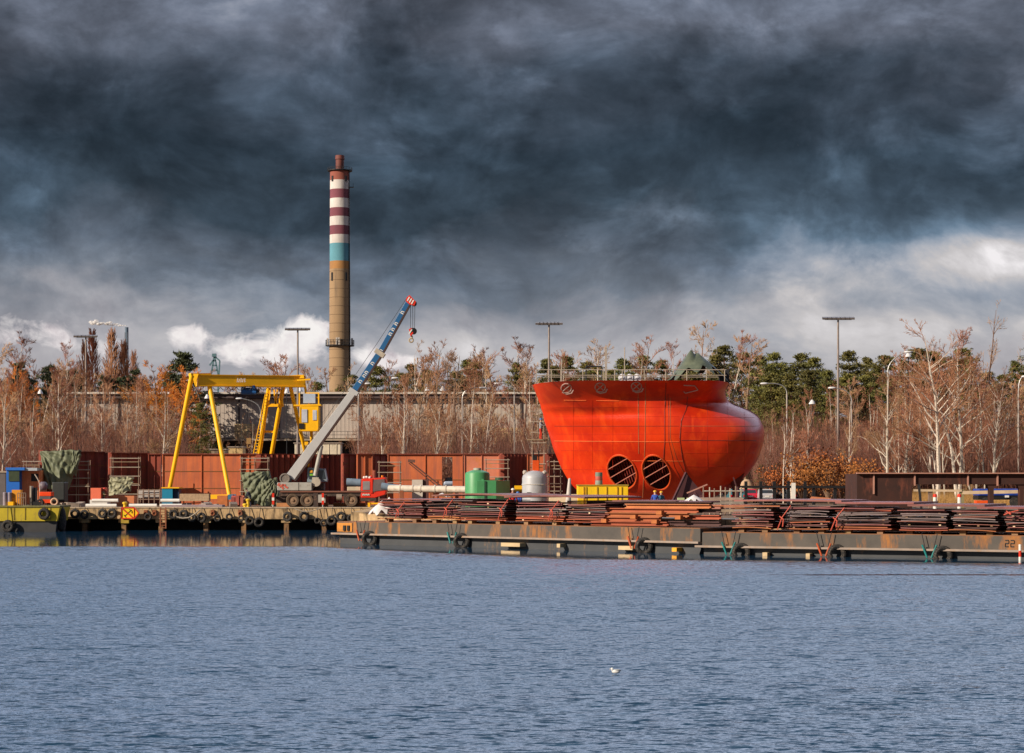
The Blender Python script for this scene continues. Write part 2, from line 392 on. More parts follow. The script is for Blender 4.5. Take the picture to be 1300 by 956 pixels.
    flat = N.new('ShaderNodeVectorMath'); flat.operation = 'MULTIPLY'; L.new(vs(sm, st), flat.inputs[0]); flat.inputs[1].default_value = (.8, 1, 0)
    # at grazing view only ripple faces turned to the open water (-Y) are seen: their backs are hidden
    fs_ = N.new('ShaderNodeSeparateXYZ'); L.new(flat.outputs[0], fs_.inputs[0]); fc_ = N.new('ShaderNodeCombineXYZ'); L.new(fs_.outputs[0], fc_.inputs[0])
    L.new(m('MULTIPLY', m('ADD', m('ABSOLUTE', fs_.outputs[1]), m('MULTIPLY', st, .05)), -1.0), fc_.inputs[1])
    nn_ = N.new('ShaderNodeVectorMath'); nn_.operation = 'NORMALIZE'; L.new(va(fc_.outputs[0], (0, 0, 1)), nn_.inputs[0])
    L.new(nn_.outputs[0], b.inputs['Normal'])
    b.inputs['Roughness'].default_value = 0.06
water_nodes()
wm = MB(); wm.add([(-3000, -60, 0), (3000, -60, 0), (3000, 185, 0), (-3000, 185, 0)], [(0, 1, 2, 3)])
struct(wm.build('water', mw))

# the yard: one sheet out to the horizon, its edge following the quay and the barges
c1 = B1.p(B1.s_at(500, BW + .6), BW + .6, 0); c2 = B1.p(B1.L + 6, BW + .6, 0); c3 = B2.p(6, BW + 1.2, 0); c4 = B2.p(60, BW + 1.2, 0)
QX = -11.6
edge = [(-3000, 180), (QX, 180), (QX, c1.y + (c1.x - QX) * 0.95), (c2.x, c2.y), (c4.x, c4.y), (3000, c4.y - 900)]
ym = mat('yard_ground', (0.20, 0.125, 0.075), 0.95, 0, 0.4, 0.35, c2=(0.10, 0.07, 0.05), c3=(0.30, 0.17, 0.08), c3amt=0.4, bump=0.4)
g = MB(); rows = []
pts = [Vector((x, y, G)) for x, y in edge]
far = [Vector((x * 3 if abs(x) > 500 else x, 9000, G)) for x, y in edge]
mid = [Vector((x * 1.2 if abs(x) > 500 else x, 260, G)) for x, y in edge]
mid2 = [Vector((x * 1.5 if abs(x) > 500 else x, 600, G)) for x, y in edge]
g.grid([pts, mid, mid2, far])
struct(g.build('ground', ym))
# quay wall: cap beam over a dark recess with piles
q = MB()
q.box((-156.6, 180.6, 1.5), (290, 1.2, 0.98)); q.box((QX - .6, 169, 1.5), (1.2, 21.8, 0.98))
for i in range(3, 5): pass
qo = struct(q.build('quay_wall', concrete, loc=(-60, 180, 0)))
bk = MB(); bk.box((-156, 184.6, 0.4), (290, 0.5, 2.2)); bk.build('recess_wall', mat('dark_recess_concrete', (0.03, 0.026, 0.022), 0.7, var=0.4), qo)  # near-black concrete at the back of the recess
cp = MB(); cp.box((-156.6, 180.8, 2.03), (289.8, 1.7, 0.09)); cp.build('coping', mat('worn_coping', (0.52, 0.40, 0.27), 0.9, 0, 0.3, 1.5, c3=(0.2, 0.13, 0.08), c3amt=0.4), qo)
pm = mat('rust_stained_pile', (0.30, 0.16, 0.07), 0.85, 0, 0.4, 2, c3=(0.06, 0.04, 0.03), c3amt=0.45, streak=.5)
for px in (-60, -10, 40, 108, 158, 205, 262, 310, 364, 412, 455):
    z = MB(); D = 180.6; x = (px - 650) / F * D
    z.box((x, D, 0.30), (0.42, 0.7, 1.5)); z.build('pile', pm, qo)
    z = MB(); z.box((x, D, 0.86), (0.9, 0.9, 0.34)); z.build('pile_cap', concrete, qo)
# shore wall hidden behind the barges
s2 = MB()
for a, b in (((QX, c1.y + (c1.x - QX) * 0.95), (c2.x, c2.y)), ((c2.x, c2.y), (c4.x, c4.y))):
    a = Vector((a[0], a[1], 0)); b = Vector((b[0], b[1], 0))
    s2.bar(a + Vector((0, 0.3, 0.72)), b + Vector((0, 0.3, 0.72)), 0.5, 2.5)
struct(s2.build('shore_wall', concrete, loc=(0, 150, 0)))
# low wooded rise far behind
hm = mat('far_woodland_floor', (0.13, 0.07, 0.045), 0.95, 0, 0.4, 0.05, c2=(0.06, 0.055, 0.03), bump=0.3)
hb = MB(); rows = []
for j in range(14):
    y = 345 + j * 26; row = []
    for i in range(81):
        x = -400 + i * 10
        z = G - 0.3 + 15 * (1 - math.exp(-((j / 5.0) ** 2))) * (1 + 0.25 * mnoise.noise(Vector((x * .01, y * .01, 3))))
        if x < -70: z *= 0.75
        row.append(Vector((x, y, z)))
    rows.append(row)
hb.grid(rows); struct(hb.build('hill', hm, smooth=True))
# ================================================================== vegetation
barkw = mat('birch_bark', (0.62, 0.54, 0.46), 0.8, 0, 0.2, 6, c3=(0.12, 0.08, 0.06), c3amt=0.40, c3scale=7, rand=0.12)
barkd = mat('brown_bark', (0.26, 0.16, 0.11), 0.9, 0, 0.4, 4, rand=0.2)
barkp = mat('pine_bark', (0.24, 0.11, 0.06), 0.9, 0, 0.4, 4, rand=0.2)
twig = mat('red_brown_twigs', (0.40, 0.18, 0.10), 0.85, 0, 0.35, 0.35, c2=(0.20, 0.082, 0.048), rand=0.12)
twigo = mat('tan_twigs', (0.50, 0.29, 0.16), 0.85, 0, 0.35, 0.35, c2=(0.28, 0.16, 0.09), rand=0.12)
twigor = mat('orange_twigs', (0.72, 0.26, 0.03), 0.8, 0, 0.3, 0.5, c2=(0.42, 0.14, 0.02), rand=0.1)
needle = mat('pine_needles', (0.19, 0.165, 0.032), 0.7, 0, 0.4, 0.7, c2=(0.05, 0.055, 0.016), rand=0.28)
needled = mat('dark_pine_needles', (0.07, 0.085, 0.03), 0.7, 0, 0.4, 0.7, c2=(0.03, 0.04, 0.018), rand=0.2)
leafor = mat('autumn_leaves', (0.42, 0.13, 0.025), 0.75, 0, 0.4, 0.8, c2=(0.20, 0.06, 0.018), rand=0.15)

def seg(V, Fc, a, b, r1, r2, n=3):
    d = (b - a)
    if d.length < 1e-5: return
    u = d.orthogonal().normalized(); k = d.cross(u).normalized(); o = len(V)
    for p, r in ((a, r1), (b, r2)):
        for i in range(n):
            t = 2 * math.pi * i / n; q = p + (u * math.cos(t) + k * math.sin(t)) * r; V.append((q.x, q.y, q.z))
    for i in range(n): Fc.append((o + i, o + (i + 1) % n, o + n + (i + 1) % n, o + n + i))

def mesh_of(name, V, Fc, m):
    me = bpy.data.meshes.new(name); me.from_pydata(V, [], Fc); me.materials.append(m); return me

def bare_tree(seed, Ht, r0, bark, tw, n1=15, n2=8, n3=9, ang=(28, 48), start=0.22, l1=0.36, trop=0.25, forks=0, tr=0.0135, lean=0.05):
    rg = random.Random(seed); T = [[], []]; C = [[], []]; full = {1: Ht * l1 * .55, 2: Ht * l1 * .55 * .65 * .6}
    def rv(s): return Vector((rg.gauss(0, s), rg.gauss(0, s), rg.gauss(0, s)))
    def grow(p, d, Ln, r, lv, n):
        pts = [(p.copy(), r)]; st = Ln / n; tgt = T if (lv == 0 or (lv == 1 and r > 0.03)) else C
        for i in range(n):
            d = (d + rv(0.05 if lv == 0 else 0.13) + Vector((0, 0, trop * (0.1 if lv == 0 else 0.5) / n * 2))).normalized()
            q = p + d * st; r2 = max(tr * 0.7, r * (1 - (i + 1) / n * 0.93) if lv else r0 * (1 - (i + 1) / n) ** 0.8 + 0.015)
            seg(tgt[0], tgt[1], p, q, pts[-1][1], r2, 6 if lv == 0 else (4 if lv == 1 else 3)); p = q; pts.append((p.copy(), r2))
        return pts
    def kids(pts, Ln, lv, cnt, s0, spread):
        n = len(pts) - 1
        if lv: cnt = max(2, int(round(cnt * min(1.0, .35 + 1.1 * Ln / (full[lv])))))
        for _ in range(cnt):
            t = s0 + (1 - s0) * rg.random() ** 0.9; i = min(n - 1, int(t * n)); f = t * n - i
            a, ra = pts[i]; b, rb = pts[i + 1]; p = a.lerp(b, f); ax = (b - a).normalized()
            o = ax.orthogonal().normalized(); o.rotate(Matrix.Rotation(rg.uniform(0, 6.283), 3, ax))
            an = R(rg.uniform(*spread)); d = (ax * math.cos(an) + o * math.sin(an)).normalized()
            ln = Ln * (1 - t * 0.74) * rg.uniform(0.7, 1.15)
            r = (ra * (1 - f) + rb * f) * 0.55
            yield p, d, ln, r
    stems = [(Vector((0, 0, 0)), Vector((rg.gauss(0, lean), rg.gauss(0, lean), 1)).normalized(), Ht, r0)]
    for k in range(forks):
        a = rg.uniform(0, 6.28); stems.append((Vector((0.1 * math.cos(a), 0.1 * math.sin(a), 0)), Vector((0.35 * math.cos(a), 0.35 * math.sin(a), 1)).normalized(), Ht * rg.uniform(.75, .95), r0 * .8))
    for (p, d, ln, r) in stems:
        tp = grow(p, d, ln, r, 0, 11)
        for p1, d1, L1, r1 in kids(tp, Ht * l1, 0, n1, start, ang):
            q1 = grow(p1, d1, L1, min(r1, 0.09), 1, 5)
            for p2, d2, L2, r2 in kids(q1, L1 * .55, 1, n2, 0.15, (22, 52)):
                q2 = grow(p2, d2, L2, max(tr, r2 * .7), 2, 3)
                for p3, d3, L3, r3 in kids(q2, L2 * .65, 2, n3, 0.1, (20, 55)):
                    grow(p3, d3, max(L3, .25), tr, 3, 1)
    return mesh_of('trunk', T[0], T[1], bark), mesh_of('crown', C[0], C[1], tw)

def pine_tree(seed, Ht, r0, start=0.45, wid=0.24, clumps=46, needlem=None, tuft=170, spike=False):
    rg = random.Random(seed); T = [[], []]; V = []; Fc = []
    p = Vector((0, 0, 0)); pts = [p.copy()]
    for i in range(10):
        q = p + Vector((rg.gauss(0, .10), rg.gauss(0, .10), Ht * .96 / 10)); seg(T[0], T[1], p, q, r0 * (1 - i / 11), r0 * (1 - (i + 1) / 11), 7); p = q; pts.append(p.copy())
    W = 12
    for k_ in range(W + 1):
        t = min(.995, start + (1 - start) * (k_ + rg.uniform(-.25, .25)) / W); t = max(start, t); k = (t - start) / (1 - start)
        base = pts[min(9, int(t * 10))].lerp(pts[min(10, int(t * 10) + 1)], t * 10 % 1)
        nb_ = 5 if k < .85 else 3
        a0 = rg.uniform(0, 6.28)
        for q_ in range(nb_):
            if rg.random() < .12: continue
            rr = Ht * wid * ((1 - k) ** .7 * .95 + .06) * rg.uniform(.55, 1.15) * (1 if k > .12 else .7)
            a = a0 + 6.283 * q_ / nb_ + rg.uniform(-.4, .4); up = rg.uniform(-.05, .35) + k * .4
            tip = base + Vector((math.cos(a) * rr, math.sin(a) * rr, rr * up)); seg(T[0], T[1], base, tip, r0 * .2 * (1.1 - k), .02, 4)
            for f_ in (.45, .75, 1.0):
                ctr = base.lerp(tip, f_) + Vector((rg.gauss(0, .12), rg.gauss(0, .12), rg.gauss(.08, .1)))
                sx = (.22 + Ht * .036 * (1.15 - k * .6)) * rg.uniform(.75, 1.25); sz = sx * rg.uniform(.30, .5)
                for _ in range(int(tuft * .30)):
                    u = Vector((rg.gauss(0, 1), rg.gauss(0, 1), rg.gauss(0, 1))).normalized() * rg.random() ** .45
                    q = ctr + Vector((u.x * sx, u.y * sx, u.z * sz))
                    d = Vector((rg.gauss(0, 1), rg.gauss(0, 1), rg.gauss(.6, .6))).normalized() * rg.uniform(.14, .32)
                    e = d.orthogonal().normalized() * rg.uniform(.04, .09); e.rotate(Matrix.Rotation(rg.uniform(0, 6.28), 3, d.normalized())); o = len(V)
                    for z in (q - e, q + e, q + d): V.append((z.x, z.y, z.z))
                    Fc.append((o, o + 1, o + 2))
    return mesh_of('trunk', T[0], T[1], barkp), mesh_of('crown', V, Fc, needlem or needle)

def poplar_mesh(seed, Ht):
    rg = random.Random(seed); T = [[], []]; C = [[], []]
    seg(T[0], T[1], Vector((0, 0, 0)), Vector((0, 0, Ht * .9)), .3, .06, 6)
    for i in range(620):
        t = .05 + .9 * rg.random() ** .8; a = rg.uniform(0, 6.28); env = 1.9 * math.sin(math.pi * min(1, .18 + t * .80)) ** .8; L_ = Ht * rg.uniform(.06, .15) * (1.15 - t)
        r0_ = env * rg.uniform(0, .55); r1_ = env * rg.uniform(.5, 1)
        seg(C[0], C[1], Vector((math.cos(a) * r0_, math.sin(a) * r0_, Ht * t)), Vector((math.cos(a) * r1_, math.sin(a) * r1_, min(Ht, Ht * t + L_ + .6))), .05, .03)
    return mesh_of('trunk', T[0], T[1], barkd), mesh_of('crown', C[0], C[1], twig)

def leaf_shrub(seed, Ht, wd, m, n=1000):
    rg = random.Random(seed); T = [[], []]; V = []; Fc = []
    ends = []
    for _ in range(26):
        a = rg.uniform(0, 6.28); s = rg.random()
        e = Vector((math.cos(a) * wd * s, math.sin(a) * wd * s, Ht * rg.uniform(.5, 1)))
        mpt = e * .5 + Vector((0, 0, Ht * .12)); seg(T[0], T[1], Vector((0, 0, 0)), mpt, .035, .025); seg(T[0], T[1], mpt, e, .025, .01); ends += [mpt, e, mpt.lerp(e, .6)]
    for _ in range(n):
        c = rg.choice(ends); q = c + Vector((rg.gauss(0, .32), rg.gauss(0, .32), rg.gauss(0, .32)))
        d = Vector((rg.gauss(0, 1), rg.gauss(0, 1), rg.gauss(0, 1))).normalized() * .12; e = d.orthogonal().normalized() * .07
        o = len(V)
        for z in (q - e, q + d, q + e, q - d): V.append((z.x, z.y, max(.02, z.z)))
        Fc.append((o, o + 1, o + 2, o + 3))
    return mesh_of('stem', T[0], T[1], barkd), mesh_of('foliage', V, Fc, m)

def proto(name, meshes, cat, h):
    r = bpy.data.objects.new(name, None)
    ch = [bpy.data.objects.new(me.name, me) for me in meshes]
    return dict(name=name, ch=ch, cat=cat, h=h)
def plant(pr, x, y, h, label, group=None, z=G, wide=1.0, rz=None):
    s = h / pr['h']
    r = bpy.data.objects.new(pr['name'], None); COL.objects.link(r); r.location = (x, y, z); r.scale = (s * wide, s * wide, s)
    r.rotation_euler = (0, 0, rnd.uniform(0, 6.28) if rz is None else rz)
    for ch in pr['ch']:
        c = ch.copy(); COL.objects.link(c); c.parent = r
    return tag(r, label, pr['cat'], group)

birches = [proto('birch_tree', bare_tree(10 + i, 14, .15, barkw, (twig, twigo, twig, twig, twigo)[i], 19, 10, 12, l1=.42), 'tree', 14) for i in range(5)]
birchf = [proto('birch_tree', bare_tree(30 + i, 14, .14, barkw, twig, 15, 10, 11, forks=1, l1=.40), 'tree', 14) for i in range(2)]
bares = [proto('bare_tree', bare_tree(50 + i, 13, .17, barkd, twigo if i % 2 else twig, 20, 10, 11, ang=(32, 62), l1=.42), 'tree', 13) for i in range(4)]
pines = [proto('pine_tree', pine_tree(70 + i, 16, .2, .38, .20, 46), 'tree', 16) for i in range(4)]
pined = [proto('pine_tree', pine_tree(80 + i, 12, .18, .25, .26, 48, needled), 'tree', 12) for i in range(2)]
poplar = [proto('poplar_tree', poplar_mesh(90 + i, 22), 'tree', 22) for i in range(2)]
orange = proto('willow_tree', bare_tree(97, 9, .15, barkd, twigor, 26, 11, 12, ang=(25, 62), l1=.55, start=.12, tr=.013), 'tree', 9)
bush = [proto('bush', bare_tree(110 + i, 4, .05, barkd, (twig, twigo, twig)[i], 14, 8, 6, ang=(15, 45), l1=.6, start=.02, forks=3, tr=.012), 'bush', 4) for i in range(3)]
shrubo = [proto('autumn_shrub', leaf_shrub(120 + i, 4, 2.2, leafor), 'shrub', 4) for i in range(2)]
skel = [proto('bare_tree', bare_tree(301 + i, 22, .2, barkd, twigo, 20, 6, 4, ang=(14, 30), l1=.34, tr=.02), 'tree', 22) for i in range(2)]
bigb = [proto('birch_tree', bare_tree(201, 20, .26, barkw, twig, 24, 12, 12, ang=(32, 60), l1=.54, start=.30, forks=0, tr=.016), 'tree', 20),
        proto('birch_tree', bare_tree(207, 20, .24, barkw, twig, 22, 12, 12, ang=(28, 56), l1=.50, start=.30, forks=1, tr=.016, lean=.12), 'tree', 20)]

def xat(px, D): return (px - 650) / F * D
def hat(py, D, z=G): return zy(py, D) - z
def scatter(protos, n, x0, x1, D0, D1, top, label, group, wide=(0.85, 1.15), jit=0.10):
    """top: function px -> photo row of the tree tops"""
    for i in range(n):
        px = x0 + (x1 - x0) * (i + rnd.uniform(0.1, 0.9)) / n; D = rnd.uniform(D0, D1)
        zz = G
        h = hat(top(px), D, zz) * rnd.uniform(1 - jit, 1 + jit * .4)
        near = 'in front' 
        plant(rnd.choice(protos), xat(px, D), D, h, label, group, wide=rnd.uniform(*wide))

# --- the row behind the hall, left to right (pines and bare trees whose tops stand against the sky)
def line(pts):
    def f(px):
        for (a, b), (c, d) in zip(pts, pts[1:]):
            if px <= c: return b + (d - b) * max(0, px - a) / (c - a)
        return pts[-1][1]
    return f
topL = line([(0, 452), (60, 462), (110, 470), (170, 472), (230, 478), (330, 478), (400, 480), (470, 468), (560, 455), (680, 458), (800, 448), (880, 440), (960, 446)])
scatter(pines, 13, 395, 700, 340, 385, line([(395, 482), (440, 480), (470, 460), (540, 455), (600, 458), (700, 452)]), 'olive green pine in the row behind the long grey hall', 'pines behind the hall')
scatter(pines, 15, 700, 970, 300, 360, line([(700, 452), (800, 446), (870, 450), (900, 438), (940, 436), (970, 448)]), 'pine showing above the deck of the red hull', 'pines behind the red hull', jit=.16)
scatter(bares + birches, 17, 400, 700, 318, 380, line([(400, 474), (480, 470), (540, 450), (600, 445), (700, 448)]), 'bare reddish tree mixed among the pines behind the grey hall', 'bare trees behind the hall')
scatter(bares + birches, 12, 690, 960, 290, 350, line([(690, 442), (740, 446), (800, 450), (840, 436), (880, 424), (960, 445)]), 'leafless tree rising behind the red hull', 'bare trees behind the red hull')
scatter(bares + birches, 20, -10, 395, 320, 380, line([(0, 440), (70, 444), (110, 462), (160, 470), (330, 468), (395, 468)]), 'leafless tree behind the left end of the hall', 'bare trees behind the left of the hall')
scatter(pined, 6, 15, 105, 330, 370, line([(0, 462), (105, 462)]), 'dark pine standing among birches near the left edge', 'dark pines at the left')
scatter(pined, 4, 130, 175, 340, 370, line([(120, 466), (180, 462)]), 'dark round pine below the distant poplars', 'dark pines below the poplars')
plant(pined[0], xat(240, 300), 300, hat(446, 300), 'tall dark green pine behind the left end of the yellow gantry beam', wide=1.15)
plant(pined[1], xat(218, 318), 318, hat(462, 318), 'smaller dark pine just left of the tall pine above the orange willow')
plant(pines[0], xat(254, 268), 268, hat(510, 268), 'loose olive pine between the front legs of the yellow gantry crane', wide=.9)
# orange willows
plant(orange, xat(200, 292), 292, hat(473, 292), 'orange twigged willow left of the tall dark pine', wide=1.2)
plant(orange, xat(236, 286), 286, hat(478, 286), 'orange twigged willow under the tall dark pine', wide=1.0, rz=2)
plant(orange, xat(22, 300), 300, hat(474, 300), 'orange tinted willow near the left edge of the wood', wide=1.0, rz=4)
# --- left thicket of birches, in front of the hall's left half
scatter(birches + birchf, 30, -15, 225, 225, 285, line([(0, 470), (80, 480), (160, 492), (225, 500)]), 'slender pale stemmed birch in the thicket above the left rusty sections', 'birches in the left thicket', wide=(.7, 1.0), jit=.18)
scatter(bares, 10, -15, 235, 240, 300, line([(0, 455), (60, 448), (110, 480), (235, 492)]), 'brown leafless tree in the left thicket', 'brown trees in the left thicket', wide=(.7, 1.0))
scatter(birches, 5, 245, 330, 270, 290, line([(245, 520), (330, 540)]), 'thin birch seen through the yellow gantry legs', 'birches behind the gantry', wide=(.5, .7))
# --- middle thicket, in front of the hall's right half
scatter(birches + birchf, 20, 455, 690, 222, 285, line([(455, 505), (520, 482), (600, 470), (690, 480)]), 'slender birch in front of the right half of the grey hall', 'birches before the hall', wide=(.6, .95), jit=.18)
scatter(bares, 8, 465, 690, 240, 292, line([(465, 500), (570, 456), (640, 470), (690, 470)]), 'tan leafless tree before the right half of the grey hall', 'tan trees before the hall', wide=(.8, 1.05))
plant(bares[1], xat(582, 250), 250, hat(444, 250), 'broad tan leafless tree rising over the hall roof behind the green tank', wide=1.1, rz=1)
plant(bares[3], xat(1, 240), 240, hat(440, 240), 'tall bare tree at the left edge of the photo')
plant(bares[0], xat(358, 330), 330, hat(452, 330), 'feathery bare tree just left of the big chimney foot')
# --- right wood
scatter(pines, 20, 955, 1320, 268, 318, line([(955, 452), (985, 444), (1010, 440), (1040, 446), (1110, 450), (1140, 440), (1160, 434), (1200, 450), (1240, 446), (1300, 440)]), 'sunlit pine in the wood right of the red hull', 'pines in the right wood', wide=(.9, 1.35), jit=.17)
scatter(pines, 8, 960, 1130, 255, 270, line([(955, 462), (1130, 470)]), 'lower olive pine in the front rank right of the red hull', 'front pines in the right wood', wide=(1.0, 1.35))
scatter(birches + birchf, 34, 965, 1320, 215, 262, line([(965, 530), (1040, 500), (1110, 505), (1160, 470), (1300, 475)]), 'thin birch in the reddish thicket at the right', 'birches in the right thicket', wide=(.65, .95), jit=.2)
scatter(bares, 14, 1080, 1320, 235, 262, line([(1080, 490), (1150, 455), (1230, 452), (1250, 480), (1320, 480)]), 'reddish leafless tree in the right thicket', 'brown trees in the right thicket', wide=(.8, 1.05))
plant(bigb[0], xat(1190, 205), 205, hat(424, 205), 'large white stemmed birch above the rusty box frame', wide=1.15, rz=0.6)
plant(bigb[1], xat(1216, 208), 208, hat(428, 208), 'large leaning white birch with forked stems right of the other big birch', wide=1.0, rz=2.6)
plant(bigb[0], xat(1262, 212), 212, hat(478, 212), 'white birch with level branches near the right edge', wide=.8, rz=3.4)
plant(birches[1], xat(1126, 207), 207, hat(470, 207), 'pale birch right of the tall floodlight mast', rz=1.4)
plant(birchf[0], xat(1150, 209), 209, hat(500, 209), 'small double stemmed birch left of the big birches', rz=.4)
for px, yy, lb in ((1196, 560, 'a'), ): pass
plant(skel[0], xat(1262, 300), 300, hat(392, 300), 'tall bare tree standing above the wood near the right edge', wide=.9)
plant(skel[1], xat(1292, 295), 295, hat(384, 295), 'tall bare tree above the wood at the right edge of the photo', wide=.6, rz=2)
for i, (px, D, y) in enumerate(((1018, 214, 582), (1035, 217, 572), (1052, 213, 588), (1075, 218, 580), (1096, 214, 590), (985, 222, 592), (1120, 219, 596))):
    plant(shrubo[i % 2], xat(px, D), D, hat(y, D), 'orange leaved shrub behind the dark fence', 'orange shrubs behind the fence', wide=1.0)
# distant poplars
for px, y, D, wd, lb in ((117, 416, 700, .95, 'tall distant poplar right of the left floodlight mast'), (142, 415, 700, 1.0, 'distant poplar standing alone between its neighbours'),
                     (157, 430, 700, .95, 'distant poplar beside the thin smokestack'), (170, 443, 720, .9, 'shortest of the distant poplars, right of the thin smokestack'), (107, 430, 700, .7, 'slim distant poplar hidden by the left floodlight mast')):
    plant(poplar[0 if px % 2 else 1], xat(px, D), D, hat(y, D), lb, 'distant poplars', wide=wd)

# undergrowth: nobody could count it
def undergrowth(name, label, m, n, zones, hh, seed, r=.013):
    rg = np.random.RandomState(seed); Vs = []; 
    wts = np.array([z[4] for z in zones], float); wts /= wts.sum()
    zi = rg.choice(len(zones), n, p=wts); Z = np.array([z[:4] for z in zones], float)[zi]
    D = Z[:, 2] + (Z[:, 3] - Z[:, 2]) * rg.rand(n); px = Z[:, 0] + (Z[:, 1] - Z[:, 0]) * rg.rand(n)
    x = (px - 650) / F * D; h = hh[0] + (hh[1] - hh[0]) * rg.rand(n) ** 1.6
    ax = rg.randn(n) * .16 * h; ay = rg.randn(n) * .16 * h; z0 = rg.rand(n) * hh[2]
    t = rg.rand(n) * 6.28; V = np.zeros((n, 4, 3), np.float32)
    for k in range(3):
        V[:, k, 0] = x + r * 1.2 * np.cos(t + 2.094 * k); V[:, k, 1] = D + r * 1.2 * np.sin(t + 2.094 * k); V[:, k, 2] = G + z0
    V[:, 3, 0] = x + ax; V[:, 3, 1] = D + ay; V[:, 3, 2] = G + z0 + h
    V = V.reshape(-1, 3); b = np.arange(n)[:, None, None] * 4
    Fc = (np.array([[0, 1, 3], [1, 2, 3], [2, 0, 3]])[None] + b).reshape(-1)
    me = bpy.data.meshes.new(name); me.vertices.add(n * 4); me.vertices.foreach_set('co', V.ravel())
    me.loops.add(n * 9); me.loops.foreach_set('vertex_index', Fc); me.polygons.add(n * 3)
    me.polygons.foreach_set('loop_start', np.arange(n * 3) * 3); me.polygons.foreach_set('loop_total', np.full(n * 3, 3)); me.update(); me.validate()
    me.materials.append(m); o = bpy.data.objects.new(name, me); COL.objects.link(o); return tag(o, label, 'undergrowth', None, 'stuff')
undergrowth('undergrowth', 'dense reddish brown twigs filling the wood between the trunks', mat('thicket_twigs', (0.26, 0.105, 0.07), 0.9, 0, .4, .3, c2=(.12, .05, .035)), 110000,
            [(-20, 240, 228, 300, 2.2), (455, 700, 225, 295, 1.5), (960, 1330, 222, 300, 4.4), (1330, 1560, 225, 310, 1.2), (-20, 1000, 312, 340, 2.2)], (2.0, 9.5, 3.5), 3, .018)
undergrowth('dry_grass', 'tall ochre grass and scrub along the foot of the wood', mat('ochre_grass', (0.55, 0.32, 0.10), 0.9, 0, .4, .3, c2=(.30, .15, .05)), 42000,
            [(-20, 250, 222, 236, 1), (940, 1088, 228, 236, 1.0), (1088, 1330, 200, 232, 2.5), (455, 690, 216, 228, .8)], (0.3, 1.7, .1), 5, .016)
for i in range(26):
    px = rnd.choice((rnd.uniform(0, 225), rnd.uniform(470, 690), rnd.uniform(960, 1300), rnd.uniform(960, 1300))); D = rnd.uniform(216, 232)
    plant(rnd.choice(bush), xat(px, D), D, rnd.uniform(2.5, 5), 'leafless brown bush at the foot of the wood', 'bushes at the foot of the wood')
for i in range(5):
    px = rnd.uniform(965, 1085); D = rnd.uniform(225, 240); plant(pines[i % 4], xat(px, D), D, rnd.uniform(3, 5), 'young green pine low in the thicket right of the red hull', 'young pines in the thicket', wide=1.4)
scatter(birches + bares + pines, 26, 1320, 1560, 225, 310, line([(1320, 455), (1560, 470)]), 'tree at the end of the wood beyond the right edge', 'trees beyond the right edge')
# sand heaps
for px, y, wd, lb in ((948, 606, 2.2, 'low heap of pale sand just right of the red hull'), (975, 603, 2.6, 'taller rounded heap of pale sand left of a street lamp'), (998, 609, 2.0, 'smaller heap of pale sand under the street lamp')):
    D = 236; m = MB(); c0 = PX(px, D, G); hgt = zy(y, D) - G; rows = []
    for j in range(9):
        rr = wd * (j / 8); row = []
        for i in range(25):
            a = i / 24 * 2 * math.pi; rs = rr * (1 + .15 * mnoise.noise(Vector((math.cos(a) * 2, math.sin(a) * 2, px))))
            zz = hgt * (0.5 + .5 * math.cos(math.pi * j / 8)) * (1 + .12 * mnoise.noise(Vector((rs * math.cos(a), rs * math.sin(a), px)) * 1.3)) - .05
            row.append(c0 + Vector((rs * math.cos(a), rs * math.sin(a), zz)))
        rows.append(row)
    m.grid(rows); tag(m.build('sand_heap', mat('sand', (.50, .33, .21), .95, 0, .3, 1.5, bump=.5), loc=c0, smooth=True), lb, 'sand heap', 'sand heaps by the fence')

# ================================================================== long grey hall
D = 306; hx0, hx1 = xat(96, D), xat(760, D)
hall = thing('industrial_hall', 'long grey industrial hall with ribbed walls and flat roof behind the birches', 'building', ((hx0 + hx1) / 2, D, G))
wallm = mat('ribbed_cladding', (0.50, 0.43, 0.38), 0.7, 0, 0.15, .25, c3=(0.34, 0.27, 0.23), c3amt=.42, streak=.9, c3scale=1.2)
m = MB(); m.box(((hx0 + hx1) / 2, D + 9, (zy(556, D) + zy(506, D)) / 2), (hx1 - hx0, 16, zy(506, D) - zy(556, D)))
x = hx0 + .3
while x < hx1:
    m.box((x, D + .99, (zy(556, D) + zy(506, D)) / 2), (.12, .04, zy(506, D) - zy(556, D) - .02)); x += .62
m.build('wall', wallm, hall)
x = hx0 + .2
while x < hx1:
    m = MB(); m.box((x, D + .9, (zy(558, D) + zy(506, D)) / 2), (.25, .24, zy(506, D) - zy(558, D) - .05)); x += 6.2; m.build('pilaster', mat('dark_pilaster', (.11, .09, .09), .7), hall)
m = MB(); m.box(((hx0 + hx1) / 2, D + 8.7, zy(503, D)), (hx1 - hx0 + 1, 17.4, .62)); m.build('fascia', mat('dark_fascia', (.10, .07, .07), .6), hall)
m = MB(); m.box(((hx0 + hx1) / 2, D + 8.6, zy(499, D)), (hx1 - hx0 + 1.4, 18, .30)); m.build('roof', mat('pale_roof_edge', (.62, .56, .50), .6, var=.2), hall)
m = MB(); m.box(((hx0 + hx1) / 2, D + 9, (G + zy(558, D)) / 2), (hx1 - hx0, 15.8, zy(558, D) - G)); m.build('lower_wall', mat('dark_lower_wall', (.035, .03, .03), .8, var=.4), hall)  # near-black colour stands in for the shaded opening below the walkway
